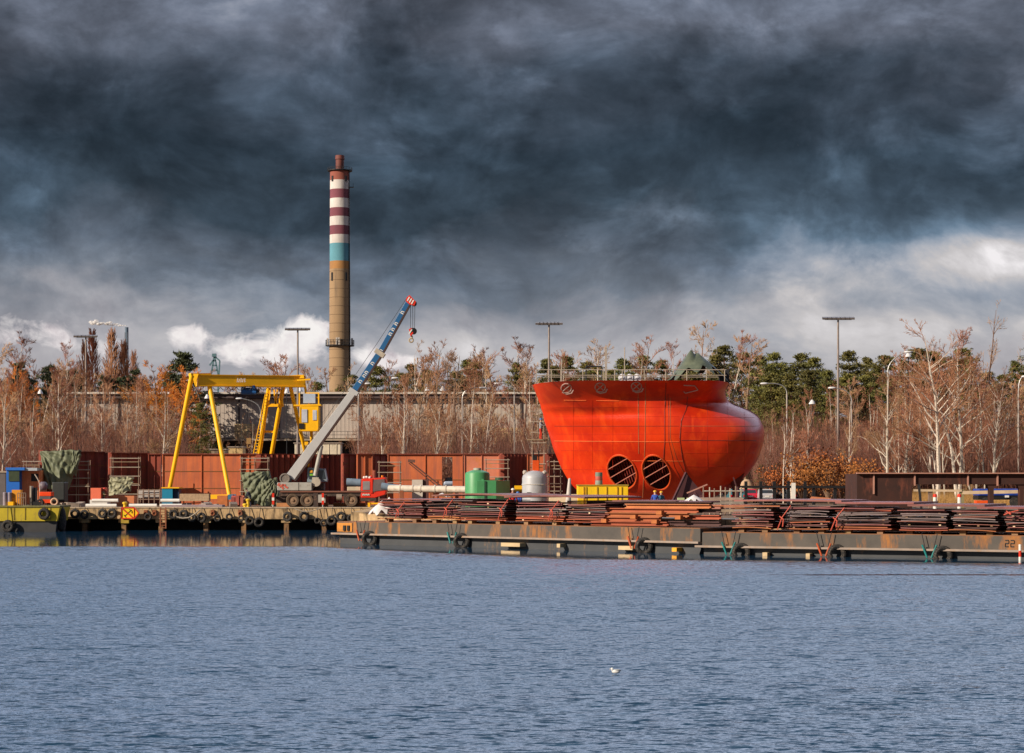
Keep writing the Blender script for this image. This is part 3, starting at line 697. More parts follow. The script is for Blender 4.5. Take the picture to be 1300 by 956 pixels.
for px0, px1, y0, y1 in ((297, 323, 538, 558), (175, 190, 538, 556), (612, 664, 543, 558)):
    m = MB(); xa, xb = xat(px0, D), xat(px1, D); m.box(((xa + xb) / 2, D + .84, (zy(y0, D) + zy(y1, D)) / 2), (xb - xa, .3, zy(y0, D) - zy(y1, D))); 
    fo = m.build('loading_door', mat('cream_door', (.72, .52, .28), .7, var=.2), hall); fo['label'] = 'cream coloured loading door'
m = MB(); m.box(((hx0 + hx1) / 2, D - .6, zy(558.5, D)), (hx1 - hx0, 3.0, .3)); m.build('walkway', mat('pale_walkway', (.42, .34, .26), .8), hall)
m = MB()
x = hx0
while x <= hx1: m.bar((x, D - 2.0, zy(558, D)), (x, D - 2.0, zy(548, D)), .07); x += 2.1
for y in (548, 552.5): m.bar((hx0, D - 2.0, zy(y, D)), (hx1, D - 2.0, zy(y, D)), .06)
m.build('railing', darksteel, hall)
m = MB()
x = hx0
while x <= hx1: m.box((x, D - 1.6, (G + zy(559, D)) / 2), (.35, .35, zy(559, D) - G)); x += 9.3
m.build('column', concretegrey, hall)
# low pale sheds and stacked goods in front of the hall
def shed(px0, px1, y0, D, colr, lb, nm='shed', cat='shed'):
    xa, xb = xat(px0, D), xat(px1, D); t = thing(nm, lb, cat, ((xa + xb) / 2, D, G)); m = MB(); zt = zy(y0, D)
    m.box(((xa + xb) / 2, D + 1.5, (G + zt) / 2), (xb - xa, 3, zt - G)); n = int((xb - xa) / 1.0)
    for i in range(n): m.box((xa + (i + .5) * (xb - xa) / n, D - .03, (G + zt) / 2), (.08, .06, zt - G - .1))
    m.build('wall', mat('shed_' + colr[0], colr[1], .7, var=.25, c3=tuple(k * .5 for k in colr[1]), c3amt=.38, streak=.7), t)
    m = MB(); m.box(((xa + xb) / 2, D + 1.5, zt + .06), (xb - xa + .3, 3.3, .12)); m.build('roof', mat('shed_roof', (.40, .33, .28), .7), t)
shed(374, 432, 563, 262, ('cream', (.70, .62, .48)), 'low cream shed behind the jib of the truck crane')
shed(290, 308, 568, 262, ('ochre', (.60, .42, .20)), 'small ochre shed between the gantry legs')
shed(268, 286, 571, 258, ('brown', (.30, .22, .15)), 'small brown shed left of the ochre shed')
# ================================================================== rusty hull sections standing in a row
rustO = mat('bright_primer_rust', (0.55, 0.145, 0.05), 0.75, 0, 0.25, 0.5, c2=(0.40, 0.095, 0.035), c3=(0.34, 0.095, 0.05), c3amt=.46, streak=.93, c3scale=2.6)
rustShade = mat('shaded_primer_rust', (0.30, 0.065, 0.035), 0.75, 0, 0.3, 0.5, c2=(0.20, 0.04, 0.03), c3=(0.10, 0.03, 0.025), c3amt=.4, streak=.7)  # darker copy puts shade into sections turned from the sun; flanges share it
ztop = zy(577, 203)
def section(px0, D0, px1, D1, label, m, ribs=0, ribd=.35, yt=577, seams=3, depth=.25, hole=None):
    a = PX(px0, D0); b = PX(px1, D1); zt = zy(yt, 203); L_ = (b - a).length; d = (b - a) / L_; nrm = Vector((d.y, -d.x, 0))
    t = thing('hull_section', label, 'hull section', (a + b) / 2, 'rusty hull sections along the yard')
    w = MB(); bk = -nrm * depth; up = Vector((0, 0, zt - G))
    spans = [(0, L_)] if not hole else [(0, hole[0] * L_), (hole[1] * L_, L_)]
    for s0, s1 in spans:
        p0, p1 = a + d * s0, a + d * s1; w.hexa([p0, p1, p1 + bk, p0 + bk, p0 + up, p1 + up, p1 + bk + up, p0 + bk + up])
    if hole:
        p0, p1 = a + d * hole[0] * L_, a + d * hole[1] * L_; w.prism([p0 + Vector((0, 0, .0)), p1, p1 + Vector((0, 0, .8)), p0 + Vector((0, 0, .8))], bk)
        w.prism([p0 + up - Vector((0, 0, .25)), p1 + up - Vector((0, 0, .25)), p1 + up, p0 + up], bk)
    w.build('plating', m, t)
    e = MB()
    for i in range(1, seams + 1):
        z = (zt - G) * (i / (seams + 1)); 
        if hole and .8 < z < zt - G - .25:
            for s0, s1 in spans: e.bar(a + d * s0 + nrm * .02 + Vector((0, 0, z)), a + d * s1 + nrm * .02 + Vector((0, 0, z)), .05, .07)
        else: e.bar(a + nrm * .02 + Vector((0, 0, z)), b + nrm * .02 + Vector((0, 0, z)), .05, .07)
    e.build('weld_seam', mat('seam_rust', (.24, .10, .03), .8), t)
    n = ribs or 2
    r = MB(); rd = ribd if ribs else .09
    for i in range(n + 1):
        p = a + d * (L_ * i / n if ribs else (.06 + (L_ - .12) * i / n)); c = p + nrm * (rd / 2 + .004)
        r.bar(c + Vector((0, 0, .05)), c + up - Vector((0, 0, .03)), rd, .07 if ribs else .12)
    ro = r.build('stiffener', m, t)
    f = MB(); f.bar(a + up + nrm * .03 + Vector((0, 0, .04)), b + up + nrm * .03 + Vector((0, 0, .04)), .45, .07); f.build('top_flange', rustShade, t)
    return t
section(52, 199.0, 60, 200.5, 'narrow dark end of a rusty section beside the hanging tarpaulin', rustShade, yt=573)
section(60, 200.5, 134, 205.0, 'dark shaded section behind the hanging green tarpaulin', rustShade, 6, .3, yt=574)
section(139, 200.0, 188, 203.2, 'dark rusty section behind the pale green tarpaulin', rustShade, 4, .3, yt=576)
section(188, 202.6, 205, 202.6, 'narrow darker section left of the bright orange one', rustShade, seams=2)
section(206, 202.4, 306, 202.0, 'wide bright orange section behind the front gantry legs', rustO, seams=2)
section(306, 202.2, 326, 202.2, 'short orange section at the right end of the wide bright one', rustO, seams=4)
section(327, 202.0, 434, 207.6, 'dark section with close upright ribs behind the truck crane', rustShade, 15, .45)
section(435, 203.0, 452, 204.6, 'flat dark section just right of the truck crane cab', rustShade, seams=10)
section(453, 201.6, 473, 202.0, 'narrow orange section partly in shadow', rustO, seams=1)
section(475, 203.5, 491, 205.2, 'shaded section above the red truck cab', rustShade, seams=2)
section(492, 203.2, 588, 202.6, 'orange section with a tall doorway left of the green tank', rustO, seams=1, hole=(.72, .86))
section(589, 202.6, 634, 202.4, 'pinkish orange section behind the green tank', mat('pink_primer_rust', (.60, .20, .12), .75, 0, .2, .6, c3=(.5, .17, .04), c3amt=.4), seams=1)
section(636, 202.0, 668, 204.2, 'dark ribbed section behind the grey tank', rustShade, 7, .4)
section(669, 202.6, 690, 202.6, 'orange section peeping out behind the scaffold tower', rustO)
section(692, 202.0, 745, 206.0, 'dark ribbed section in the shade of the red hull', rustShade, 10, .4)

# ------------------------------------------------------------------ scaffolds
def scaffold(px0, px1, D, y0, y1, rows, label, cols=3, m=None, name='scaffold', depth=1.2, base=True):
    xa, xb = xat(px0, D), xat(px1, D); zt, zb = zy(y0, D), (G if base else zy(y1, D)); t = thing(name, label, 'scaffold', ((xa + xb) / 2, D, zb))
    p = MB(); 
    for i in range(cols):
        x = xa + (xb - xa) * i / (cols - 1)
        for dd in ((0, depth) if depth else (0,)):
            p = MB(); p.tube((x, D + dd, zb), (x, D + dd, zt), .045, n=6); p.build('upright', m or rustpole, t)
    for j in range(rows):
        z = zt - .15 - (zt - zb - .4) * j / rows
        p = MB(); p.tube((xa - .15, D - .05, z), (xb + .15, D - .05, z), .045, n=6); p.build('rail', m or paletube, t)
    if depth:
        for z in (zt - .5, zb + (zt - zb) * .45):
            p = MB(); p.box(((xa + xb) / 2, D + depth / 2, z), (abs(xb - xa), depth, .06)); p.build('platform', mat('scaffold_board', (.35, .26, .17), .9), t)
    return t
scaffold(30, 50, 198.5, 584, 0, 4, 'scaffold rails over the orange container wall', 2)
scaffold(82, 112, 198, 584, 0, 5, 'scaffold standing in front of the dark section right of the tarpaulin', 3, depth=1.0)
scaffold(141, 176, 198.2, 580, 0, 5, 'scaffold above the pale green tarpaulin', 2, depth=1.0)
scaffold(306, 340, 200.0, 580, 0, 4, 'scaffold standing behind the crumpled green tarpaulin', 3, depth=1.0)
scaffold(481, 508, 199.5, 585, 0, 4, 'scaffold above the long white pipe', 2, depth=1.0)
scaffold(617, 645, 200, 582, 0, 5, 'scaffold behind the green container', 2, depth=1.0)
scaffold(676, 691, 175, 520, 0, 9, 'tall scaffold tower at the left end of the red hull', 2, depth=1.5, name='scaffold_tower')
scaffold(696, 712, 176, 584, 0, 6, 'lower scaffold under the left overhang of the red hull', 3, depth=1.4, name='scaffold_tower')

# ------------------------------------------------------------------ tarpaulins
tarpm = mat('green_tarpaulin', (0.135, 0.15, 0.09), 0.6, 0, 0.3, 0.5, c2=(0.115, 0.13, 0.08))
tarpl = mat('pale_green_tarpaulin', (0.30, 0.29, 0.19), 0.6, 0, 0.3, 0.5, c2=(0.26, 0.255, 0.165))
def drape(label, quad, D, m, amp=.35, folds=7, dirx=.6, bulge=.8, seed=1, nx=60, ny=40, rag=.3, group=None):
    """cloth sheet: quad = photo corners (tl,tr,br,bl)"""
    rows = []; c = [P(x, y, D) for x, y in quad]
    for j in range(ny):
        v = j / (ny - 1); row = []
        for i in range(nx):
            u = i / (nx - 1); p = (c[0].lerp(c[1], u)).lerp(c[3].lerp(c[2], u), v)
            w_ = mnoise.noise(Vector((u * 2.5 + seed * 7, v * 2.5, seed))) 
            th = math.atan2(v + .12, u * math.cos(dirx * .2) + .10) if dirx > .5 else (math.atan2(v + .12, 1.1 - u) if dirx >= 0 else u * 1.1 + v * .45)
            s = 1 - 2 * abs(math.sin(th * folds * 2.2 + w_ * 1.6)) ** .7
            f2 = mnoise.noise(Vector((u * 9 + seed * 3, v * 5, seed * 1.3)))
            q = p + Vector((0, 0, 0)); q.y += -bulge * math.sin(math.pi * u) ** .5 * (.3 + v * .7) + amp * s * (.35 + .65 * v) + f2 * amp * .9
            if v > .9 or v == 0: q.z += rag * .5 * mnoise.noise(Vector((u * 6, seed, v)))
            if v < .03: q.z += 0
            q.x += .12 * mnoise.noise(Vector((u * 5, v * 7, seed * 2)))
            row.append(q)
        rows.append(row)
    b = MB(); b.grid(rows); o = b.build('tarpaulin', m, loc=((c[2] + c[3]) / 2), smooth=True)
    so_ = o.modifiers.new('thick', 'SOLIDIFY'); so_.thickness = .03
    return tag(o, label, 'tarpaulin', group)
drape('green tarpaulin hanging from the top corner of the dark left section', [(51, 573), (103, 571), (86, 628), (58, 618)], 197.5, tarpm, .24, 6, 1.0, 1.0, 3)
drape('narrow green tarpaulin strip hanging at the right of the big one', [(92, 572), (104, 572), (97, 603), (88, 601)], 197.0, tarpm, .2, 2, .3, .3, 5)
drape('pale green tarpaulin sagging low in front of a scaffold', [(139, 606), (170, 606), (166, 624), (137, 630)], 196, tarpl, .2, 4, 1.1, .6, 8)
drape('crumpled dark green tarpaulin heap just behind the truck crane', [(305, 600), (343, 598), (352, 643), (314, 640)], 193.5, tarpm, .26, 8, .3, 1.6, 11)
drape('pleated front of the green tarpaulin behind the truck crane tail', [(331, 612), (352, 606), (358, 642), (332, 642)], 192.2, tarpm, .18, 7, .1, .8, 14)

# ------------------------------------------------------------------ yellow gantry crane
gx = P(300, 630, 199); gc = thing('gantry_crane', 'yellow gantry crane with splayed tube legs standing on the quay', 'gantry crane', (gx.x, 199, G))
yp = yellowpaint
Dl, Dr = 197.0, 201.5
m = MB(); a = P(250, 483, Dl); b = P(386, 484.5, Dr); m.bar(a, b, .95, 1.0); m.bar(a + Vector((0, 0, -.54)), b + Vector((0, 0, -.54)), 1.15, .08); m.bar(a + Vector((0, 0, .54)), b + Vector((0, 0, .54)), 1.15, .08)
girder = m.build('girder', yp, gc)
m = MB()
for i in range(5):                       # unreadable maker's lettering: slanted grey strokes
    p = P(302 + i * 2.3, 483.2, Dl + 1.55); p.y -= .62
    m.hexa([p + Vector(q) for q in ((-.04, 0, -.2), (.04, 0, -.2), (.04, .05, -.2), (-.04, .05, -.2), (.03, 0, .2), (.11, 0, .2), (.11, .05, .2), (.03, .05, .2))])
    m.box(p + Vector((.09, .02, .17 if i % 2 else -.12)), (.13, .04, .06))
m.build('lettering', mat('lettering_grey', (.55, .50, .50), .6), girder)
m = MB()
for i in range(9):
    p0_ = P(270 + i * 10, 491.5, Dl - .3 + i * .3); p1_ = P(280 + i * 10, 491.5, Dl - .1 + i * .3); m.path([p0_, p0_.lerp(p1_, .3) - Vector((0, 0, .28)), p0_.lerp(p1_, .7) - Vector((0, 0, .28)), p1_], .03, 4)
m.build('festoon_cable', black, gc)
def leg(pts, r, nm='leg'):
    m = MB()
    for q0, q1 in zip(pts, pts[1:]): m.tube(q0, q1, r, r * .92, 12)
    return m.build(nm, yp, gc, smooth='auto')
leg([P(243.5, 476.5, Dl - .6), P(215.5, 620, Dl + 1.0)], .23)
leg([P(263.5, 476, Dl + .6), P(291.5, 630, Dl - 2.4)], .23)
leg([P(366, 479, Dr - .6), P(401, 634, Dr + 5.5)], .2)
for a_, b_ in (((341.5, 491), (321, 634)), ((359.5, 491), (335, 634))): leg([P(*a_, Dr), P(*b_, Dr + 5.0)], .23)
m = MB(); m.bar(P(241, 475.8, Dl - .6), P(266, 475.6, Dl + .6), .55, .28); m.prism([P(243, 474.5, Dl - .7), P(252, 474.5, Dl - .7), P(247.5, 490, Dl - .7)], (0, .2, 0)); m.build('end_bracket', yp, gc)
m = MB(); m.bar(P(340, 514.5, Dr + .8), P(360, 514.5, Dr + .8), .3, .3); m.bar(P(333, 548, Dr + 2.2), P(349, 548, Dr + 2.2), .3, .22); m.build('leg_brace', yp, gc)
m = MB()
for k_ in range(4):
    x0 = 343 + k_ * 4.6; m.bar(P(x0, 494, Dr), P(x0 + (2.3 if k_ % 2 else -2.0), 513, Dr), .14)
m.build('lattice', yp, gc)
m = MB(); m.bar(P(337, 500, Dr - .5), P(321.5, 578, Dr + 1.5), .08); m.bar(P(341, 500, Dr - .5), P(326, 578, Dr + 1.5), .08)
for k_ in range(22):
    f = k_ / 21; m.bar(P(337 - 15.5 * f, 500 + 78 * f, Dr - .5 + 2 * f), P(341 - 15 * f, 500 + 78 * f, Dr - .5 + 2 * f), .06)
m.build('ladder', yp, gc)
m = MB(); m.bar(P(222, 631, 195.2), P(291, 630.5, 194.6), .4, .42); m.build('bogie_beam', yp, gc)
m = MB(); m.box(P(283, 637, 194.6), (1.0, .9, 1.25)); m.build('bogie', mat('orange_bogie', (.55, .17, .05), .7), gc)
m = MB(); m.box(P(293, 631, 194.3), (.5, .5, .5)); m.box(P(296, 629, 194.3), (.55, .3, .22)); m.build('drive_motor', mat('blue_motor', (.05, .20, .35), .5), gc)
# top right head: walkway arm, cab, platform
m = MB(); m.bar(P(366, 479, Dr - .5), P(386, 478, Dr - .5), .5, .35); m.bar(P(377, 482.8, Dr - 1), P(394, 481.6, Dr - 1), .18, .16); m.bar(P(386, 480, Dr - .2), P(389, 505, Dr - .2), .3, .2); m.build('end_frame', yp, gc)
m = MB(); m.bar(P(374, 515, Dr - 1.5), P(408, 514.5, Dr - 1.5), 1.8, .16); m.build('cab_platform', yp, gc)
m = MB()
for x_ in (380, 392, 404.5): m.bar(P(x_, 515, Dr - 1.6), P(x_, 499, Dr - 1.6), .13)
for y_ in (499, 505): m.bar(P(389, y_, Dr - 1.6), P(405.5, y_, Dr - 1.6), .11)
m.build('guard_rail', yp, gc)
m = MB(); m.box(P(393, 506, Dr - 1.4), (1.2, .8, .95)); m.build('electric_box', mat('pale_blue_box', (.38, .46, .60), .5, var=.15), gc)
cabg = MB(); cabg.box(P(393.5, 532, Dr - 1.6), (1.9, 1.7, 2.5)); cab = cabg.build('cab', yp, gc, bevel=.03)
m = MB(); m.box(P(386.5, 528, Dr - 2.5), (.55, .06, 1.3)); m.box(P(399.5, 527, Dr - 2.5), (.4, .06, 1.0)); m.build('window', mat('pale_glass', (.55, .58, .66), .15), cab)
m = MB(); m.bar(P(380, 546, Dr - 2.4), P(404, 546, Dr - 2.4), .12); m.bar(P(381, 517, Dr - 2.45), P(381, 546, Dr - 2.45), .1); m.bar(P(403.5, 517, Dr - 2.45), P(403.5, 546, Dr - 2.45), .1); m.build('cab_frame', yp, cab)
m = MB(); m.box(P(383, 541, Dr - 2.3), (.5, .5, .55)); m.build('seat', black, cab)
m = MB(); m.tube(P(395, 546, Dr - 1.6), P(396, 566, Dr - 1), .16); m.box(P(389, 563, Dr - 1), (.35, .35, .35)); m.build('cab_hanger', yp, gc)
hoist = thing('hoist', 'blue electric hoist hanging under the yellow gantry beam', 'hoist', P(316, 494, Dl + 2))
bluem = mat('blue_hoist_paint', (.02, .12, .38), .45)
m = MB(); c0 = P(316, 496.5, Dl + 2.2); m.tube(c0 + Vector((-.75, 0, 0)), c0 + Vector((.75, 0, 0)), .36, n=14); m.build('drum', bluem, hoist, smooth='auto')
m = MB(); 
for s in (-.55, .55): m.box(c0 + Vector((s, 0, .28)), (.3, 1.0, .32)); m.tube(c0 + Vector((s - .12, -.5, .35)), c0 + Vector((s + .12, -.5, .35)), .2, n=12)
m.build('trolley', bluem, hoist)
m = MB(); m.box(c0 + Vector((.85, 0, -.05)), (.35, .5, .5)); m.build('motor', darksteel, hoist)
m = MB(); hb_ = P(316, 560, Dl + 2.2)
for s in (-.12, .12): m.tube(c0 + Vector((s, 0, -.2)), hb_ + Vector((s, 0, .2)), .018, n=4)
m.build('rope', darksteel, hoist)
m = MB(); m.box(hb_, (.45, .35, .6)); m.torus(hb_ + Vector((0, 0, -.5)), .17, .05, 'Y', 12, 6); m.build('hook', mat('brown_hook', (.35, .20, .07), .6), hoist)

# ------------------------------------------------------------------ truck crane
D = 187.0; tc0 = PX(420, D); TC = thing('truck_crane', 'grey and red three axle truck crane with its jib raised on the quay', 'truck crane', tc0)
greyp = mat('grey_crane_paint', (.40, .39, .36), .5, 0, .2, 1.5, c3=(.22, .18, .14), c3amt=.36)
redp = mat('red_cab_paint', (.72, .035, .015), .4, 0, .15, 1.5)
chas = mat('dirty_chassis', (.06, .04, .035), .8, 0, .4, 2, c3=(.16, .09, .06), c3amt=.4)
def X(px): return xat(px, D)
def Z(py): return zy(py, D)
def bx(px0, px1, y0, y1, d0, d1): 
    return ((X(px0) + X(px1)) / 2, D + (d0 + d1) / 2, (Z(y0) + Z(y1)) / 2), (abs(X(px1) - X(px0)), d1 - d0, abs(Z(y0) - Z(y1)))
m = MB(); m.box(*bx(354, 460, 625, 630, .1, 2.3)); m.box(*bx(350, 362, 630, 638, .3, 2.1)); m.box(*bx(398, 404, 626, 644, .02, .3)); m.box(*bx(436, 443, 627, 636, .05, .6)); ch = m.build('chassis', chas, TC, bevel=.02)
m = MB(); m.box(*bx(404, 413, 628, 638, .0, .6)); m.build('tool_box', greyp, ch)
m = MB(); m.tube((X(427), D + .3, Z(631)), (X(434), D + .3, Z(631)), .34, n=14); m.build('fuel_tank', mat('tank_alu', (.40, .33, .27), .45, .3), TC, smooth='auto')
m = MB(); m.box(*bx(356, 476, 623.3, 625, -.05, 2.45)); m.build('deck', mat('deck_edge', (.22, .09, .06), .7), TC)
tyre = mat('dusty_tyre', (.13, .085, .055), .9, 0, .35, 5, c2=(.06, .045, .035))
for px in (371.5, 389.5, 446):
    for dd in (.28, 2.1):
        wc = Vector((X(px), D + dd, G + .645)); m = MB()
        m.lathe(wc, [(.38, -.22), (.56, -.25), (.64, -.16), (.645, .16), (.56, .25), (.38, .22)], 28, 'Y', cap=False); m.lathe(wc, [(.38, -.22), (.38, .22)], 28, 'Y', cap=False)
        wh = m.build('wheel', tyre, TC, smooth='auto')
        m = MB(); m.lathe(wc, [(.37, -.14), (.30, -.08), (.16, -.10), (.13, -.22), (.05, -.24)], 20, 'Y'); m.build('rim', mat('dusty_rim', (.30, .19, .12), .7, 0, .3, 6), wh, smooth='auto')
m = MB(); m.box(*bx(352, 396, 612.5, 622.8, -.1, 2.5)); up_ = m.build('counterweight_body', greyp, TC, bevel=.06)
m = MB()
for i, (px, py, s) in enumerate(((354, 615, .3), (357.5, 616.5, .42), (361, 616, .3), (364, 618.5, .3), (359, 619.5, .25))): m.box((X(px), D - .115, Z(py)), (s, .03, .18), ry=.5 * (i - 2))
m.build('painted_mark', mat('faded_red_mark', (.60, .12, .08), .7), up_)
m = MB(); m.box(*bx(379, 379.6, 612.6, 622.7, -.115, -.1)); m.build('panel_gap', black, up_)
m = MB(); m.tube((X(361), D + .4, Z(607.5)), (X(361), D + 2.0, Z(607.5)), .42, n=16); m.torus((X(361), D + .4, Z(607.5)), .42, .08, 'Y', 18, 6); m.torus((X(361), D + 2.0, Z(607.5)), .42, .08, 'Y', 18, 6); m.build('winch', mat('winch_cable', (.22, .19, .17), .7, 0, .4, 8), TC, smooth='auto')
m = MB(); m.prism([(X(371), D + .6, Z(613)), (X(399), D + .6, Z(618)), (X(396), D + .6, Z(621)), (X(367), D + .6, Z(613))], (0, .2, 0)); m.box(*bx(396, 404, 606, 617, .3, .9)); m.tube((X(401), D + .1, Z(612)), (X(401), D + 1.2, Z(612)), .42, n=18); m.build('turret_frame', mat('cream_grey', (.50, .44, .36), .6, 0, .3, 2), TC)
m = MB(); m.prism([(X(388.5), D + 1.0, Z(612)), (X(413.5), D + 1.0, Z(612)), (X(414), D + 1.0, Z(609)), (X(411), D + 1.0, Z(595)), (X(389), D + 1.0, Z(593.5))], (0, 1.1, 0)); oc = m.build('operator_cab', mat('blue_grey_cab', (.22, .28, .33), .5), TC, bevel=.03)
m = MB(); m.box(*bx(391, 398.5, 596, 608, .93, .99)); m.prism([(X(402), D + .96, Z(608)), (X(412), D + .96, Z(608)), (X(410), D + .96, Z(597)), (X(402), D + .96, Z(597))], (0, .03, 0)); m.build('window', glass, oc)
m = MB(); m.box(*bx(392, 395.5, 597, 600, .9, .93)); m.build('sticker', mat('orange_sticker', (.8, .35, .02), .5), oc)
m = MB(); m.box(*bx(392, 396, 601.5, 604, .9, .93)); m.build('sticker', mat('green_sticker', (.2, .5, .05), .5), oc)
m = MB(); m.box(*bx(396, 410, 613, 622.5, .8, 2.2)); m.build('slewing_base', chas, TC)
# cab
m = MB(); pr = [(X(458), D, Z(632)), (X(476), D, Z(632)), (X(489), D, Z(628)), (X(491), D, Z(619)), (X(489), D, Z(606)), (X(459), D, Z(608))]
m.prism([Vector(p) + Vector((0, -.02, 0)) for p in pr], (0, 2.4, 0)); cb = m.build('cab', redp, TC, bevel=.05)
m = MB(); m.box(*bx(460.5, 469.5, 611, 622, -.07, -.03)); m.build('window', mat('grey_glass', (.28, .26, .27), .15, spec=.8), cb)
m = MB(); m.prism([(X(473), D - .07, Z(624)), (X(474.5), D - .07, Z(609)), (X(488), D - .07, Z(608)), (X(489.5), D - .07, Z(622))], (0, .04, 0)); m.build('windshield', mat('hazy_glass', (.17, .13, .13), .1, spec=.8), cb)
m = MB(); m.box(*bx(470.2, 473, 608, 626, -.1, -.05)); m.build('door_post', redp, cb)
m = MB()
for i in range(6): m.box((X(460.6 + i * 1.55), D - .06, Z(628)), (.07, .05, .15)); m.box((X(461.1 + i * 1.55), D - .06, Z(628.6 if i % 2 else 627.4)), (.08, .05, .05))
m.build('lettering', white, cb)
m = MB(); m.box(*bx(458, 478, 632.3, 636.5, -.05, 2.3)); m.build('bumper', chas, TC, bevel=.03)
for px, hh in ((462, .25), (465, .32), (469, .22)): m = MB(); m.ball((X(px), D + .5, Z(607.5) + hh * .4), .14, n=8); m.build('roof_lamp', white, cb, smooth=True)
m = MB(); m.tube((X(485), D + .6, Z(606)), (X(485), D + .6, Z(603.5)), .12); m.build('beacon', mat('orange_beacon', (.8, .25, .01), .3), cb)
m = MB(); m.tube((X(471), D + .6, Z(608)), (X(471), D + .6, Z(603.5)), .1); m.build('beacon', redp, cb)
m = MB(); m.box(*bx(440.5, 457.5, 618, 623, .2, 2.0)); m.build('engine_cover', mat('cream_cover', (.60, .50, .36), .6), TC, bevel=.03)
for px in (347.5, 410.5):
    m = MB(); m.bar((X(px), D - .45, G + .25), (X(px), D - .45, Z(626)), .20, .20); j = m.build('outrigger', redp, TC)
    m = MB(); m.bar((X(px), D - .45, G + .62), (X(px), D - .45, G + .9), .22, .22); m.build('stripe', white, j)
    m = MB(); m.tube((X(px), D - .45, G + .02), (X(px), D - .45, G + .4), .07); m.build('jack_leg', steel, j)
    m = MB(); m.box((X(px), D + .4, G + 1.05), (.22, 1.8, .22)); m.build('outrigger_beam', chas, TC)
# jib
Bm = D + 1.0
def jib(x0, y0, x1, y1, w0, w1, mm, name, th=.62):
    a = P(x0, y0, Bm); b = P(x1, y1, Bm); q = MB(); d = (b - a).normalized(); k = Vector((0, 1, 0)).cross(d).normalized()
    if k.z > 0: k = -k
    vs = []
    for p, w_ in ((a, w0), (b, w1)):
        for s, t in ((-1, -1), (1, -1), (1, 1), (-1, 1)): vs.append(p + k * s * w_ / 2 + Vector((0, t * th / 2, 0)))
    q.hexa(vs); return q.build(name, mm, TC, bevel=.02), a, b, d, k
lg = mat('light_grey_jib', (.48, .48, .49), .45, 0, .1, 1)
b1, a_, b_, d_, k_ = jib(369, 606, 450, 496, .90, .64, lg, 'jib_base', .8)
blue = mat('blue_jib_paint', (.025, .12, .29), .4, 0, .1, 1)
b2, a2, b2_, d2, k2 = jib(447, 500, 482, 448, .56, .52, blue, 'jib_section', .62)
b3, a3, b3_, d3, k3 = jib(481, 450, 517.5, 385, .47, .43, blue, 'jib_section', .52)
def strip(par, a, b, k, off, wd, th, mm, nm):
    q = MB(); q.bar(a + k * off, b + k * off, th, wd); return q
for par, a, b, k, hw, th in ((b1, a_, b_, k_, .50, .86), (b2, a2, b2_, k2, .28, .68), (b3, a3, b3_, k3, .235, .58)):
    q = MB(); d = (b - a).normalized(); vs = []
    h0, h1 = (.45, .32) if par is b1 else (hw, hw - .02)
    for p, hh in ((a, h0), (b, h1)):
        for s, t in ((hh - .02, -1), (hh + .15, -1), (hh + .15, 1), (hh - .02, 1)): vs.append(p + k * s + Vector((0, t * th / 2, 0)))
    q.hexa(vs); q.build('lower_strip', mat('brown_black_strip', (.07, .04, .035), .5), par)  # brown-black strip along the lower edge of each jib section
def marks(par, a, b, k, fr, th):     # blocky white characters up the jib
    q = MB(); d = (b - a).normalized()
    for f in fr:
        p = a.lerp(b, f) + Vector((0, -th / 2 - .012, 0))
        for du, dk, ln, wd in ((0, 0, .09, .34), (.20, .06, .07, .22), (.10, -.08, .22, .08)):
            c_ = p + d * du + k * dk; q.hexa([c_ + d * s * ln / 2 + k * t * wd / 2 + Vector((0, y, 0)) for y in (0, .02) for s, t in ((-1, -1), (1, -1), (1, 1), (-1, 1))])
    q.build('lettering', white, par)
marks(b2, a2, b2_, k2, (.04, .28, .42, .50, .72, .97), .62); marks(b3, a3, b3_, k3, (.05, .38, .47, .58, .80), .52)
q = MB(); q.bar(P(480.5, 451, Bm), P(484, 446, Bm), .95, 1.0); q.build('jib_collar', mat('cream_grey', (.5, .44, .36)), TC)
q = MB(); q.bar(P(447.5, 499.5, Bm), P(450.5, 495, Bm), .92, .95); q.build('jib_collar', lg, TC)
q = MB(); q.prism([P(516, 378, Bm - .3), P(520, 374.5, Bm - .3), P(528, 383, Bm - .3), P(526, 388, Bm - .3), P(519, 386, Bm - .3), P(515, 382, Bm - .3)], (0, .6, 0)); hd = q.build('jib_head', redp, TC)
q = MB()
for i in range(3): c_ = P(518.5 + i * 2.6, 379.5 + i * 2.0, Bm - .32); q.box(c_, (.12, .04, .42), ry=.5)
q.build('stripe', white, hd)
q = MB(); q.tube(P(525.5, 385, Bm - .25), P(525.5, 385, Bm + .25) + Vector((0, .5, 0)), .26, n=14); q.build('sheave', darksteel, hd)
q = MB()
for s in (521.2, 524, 526.8): q.tube(P(s, 386, Bm), P(s if s < 526 else 526.2, 417, Bm), .022, n=4)
q.tube(P(364, 603, Bm), P(478, 437, Bm), .02, n=4); q.tube(P(478, 437, Bm), P(516, 379, Bm), .02, n=4); q.build('rope', darksteel, TC)
hk = thing('hook_block', 'red and white hook block hanging from the jib tip', 'hook', P(523, 424, Bm))
q = MB(); q.prism([P(519, 418, Bm - .2), P(523, 416, Bm - .2), P(524.5, 423, Bm - .2), P(521, 427, Bm - .2)], (0, .4, 0)); pl = q.build('side_plate', redp, hk)
q = MB(); q.box(P(521, 421, Bm - .22), (.12, .03, .5), ry=.6); q.build('stripe', white, pl)
q = MB(); q.tube(P(525, 420.5, Bm - .2), P(525, 420.5, Bm + .25), .32, n=14); q.build('sheave', black, hk)
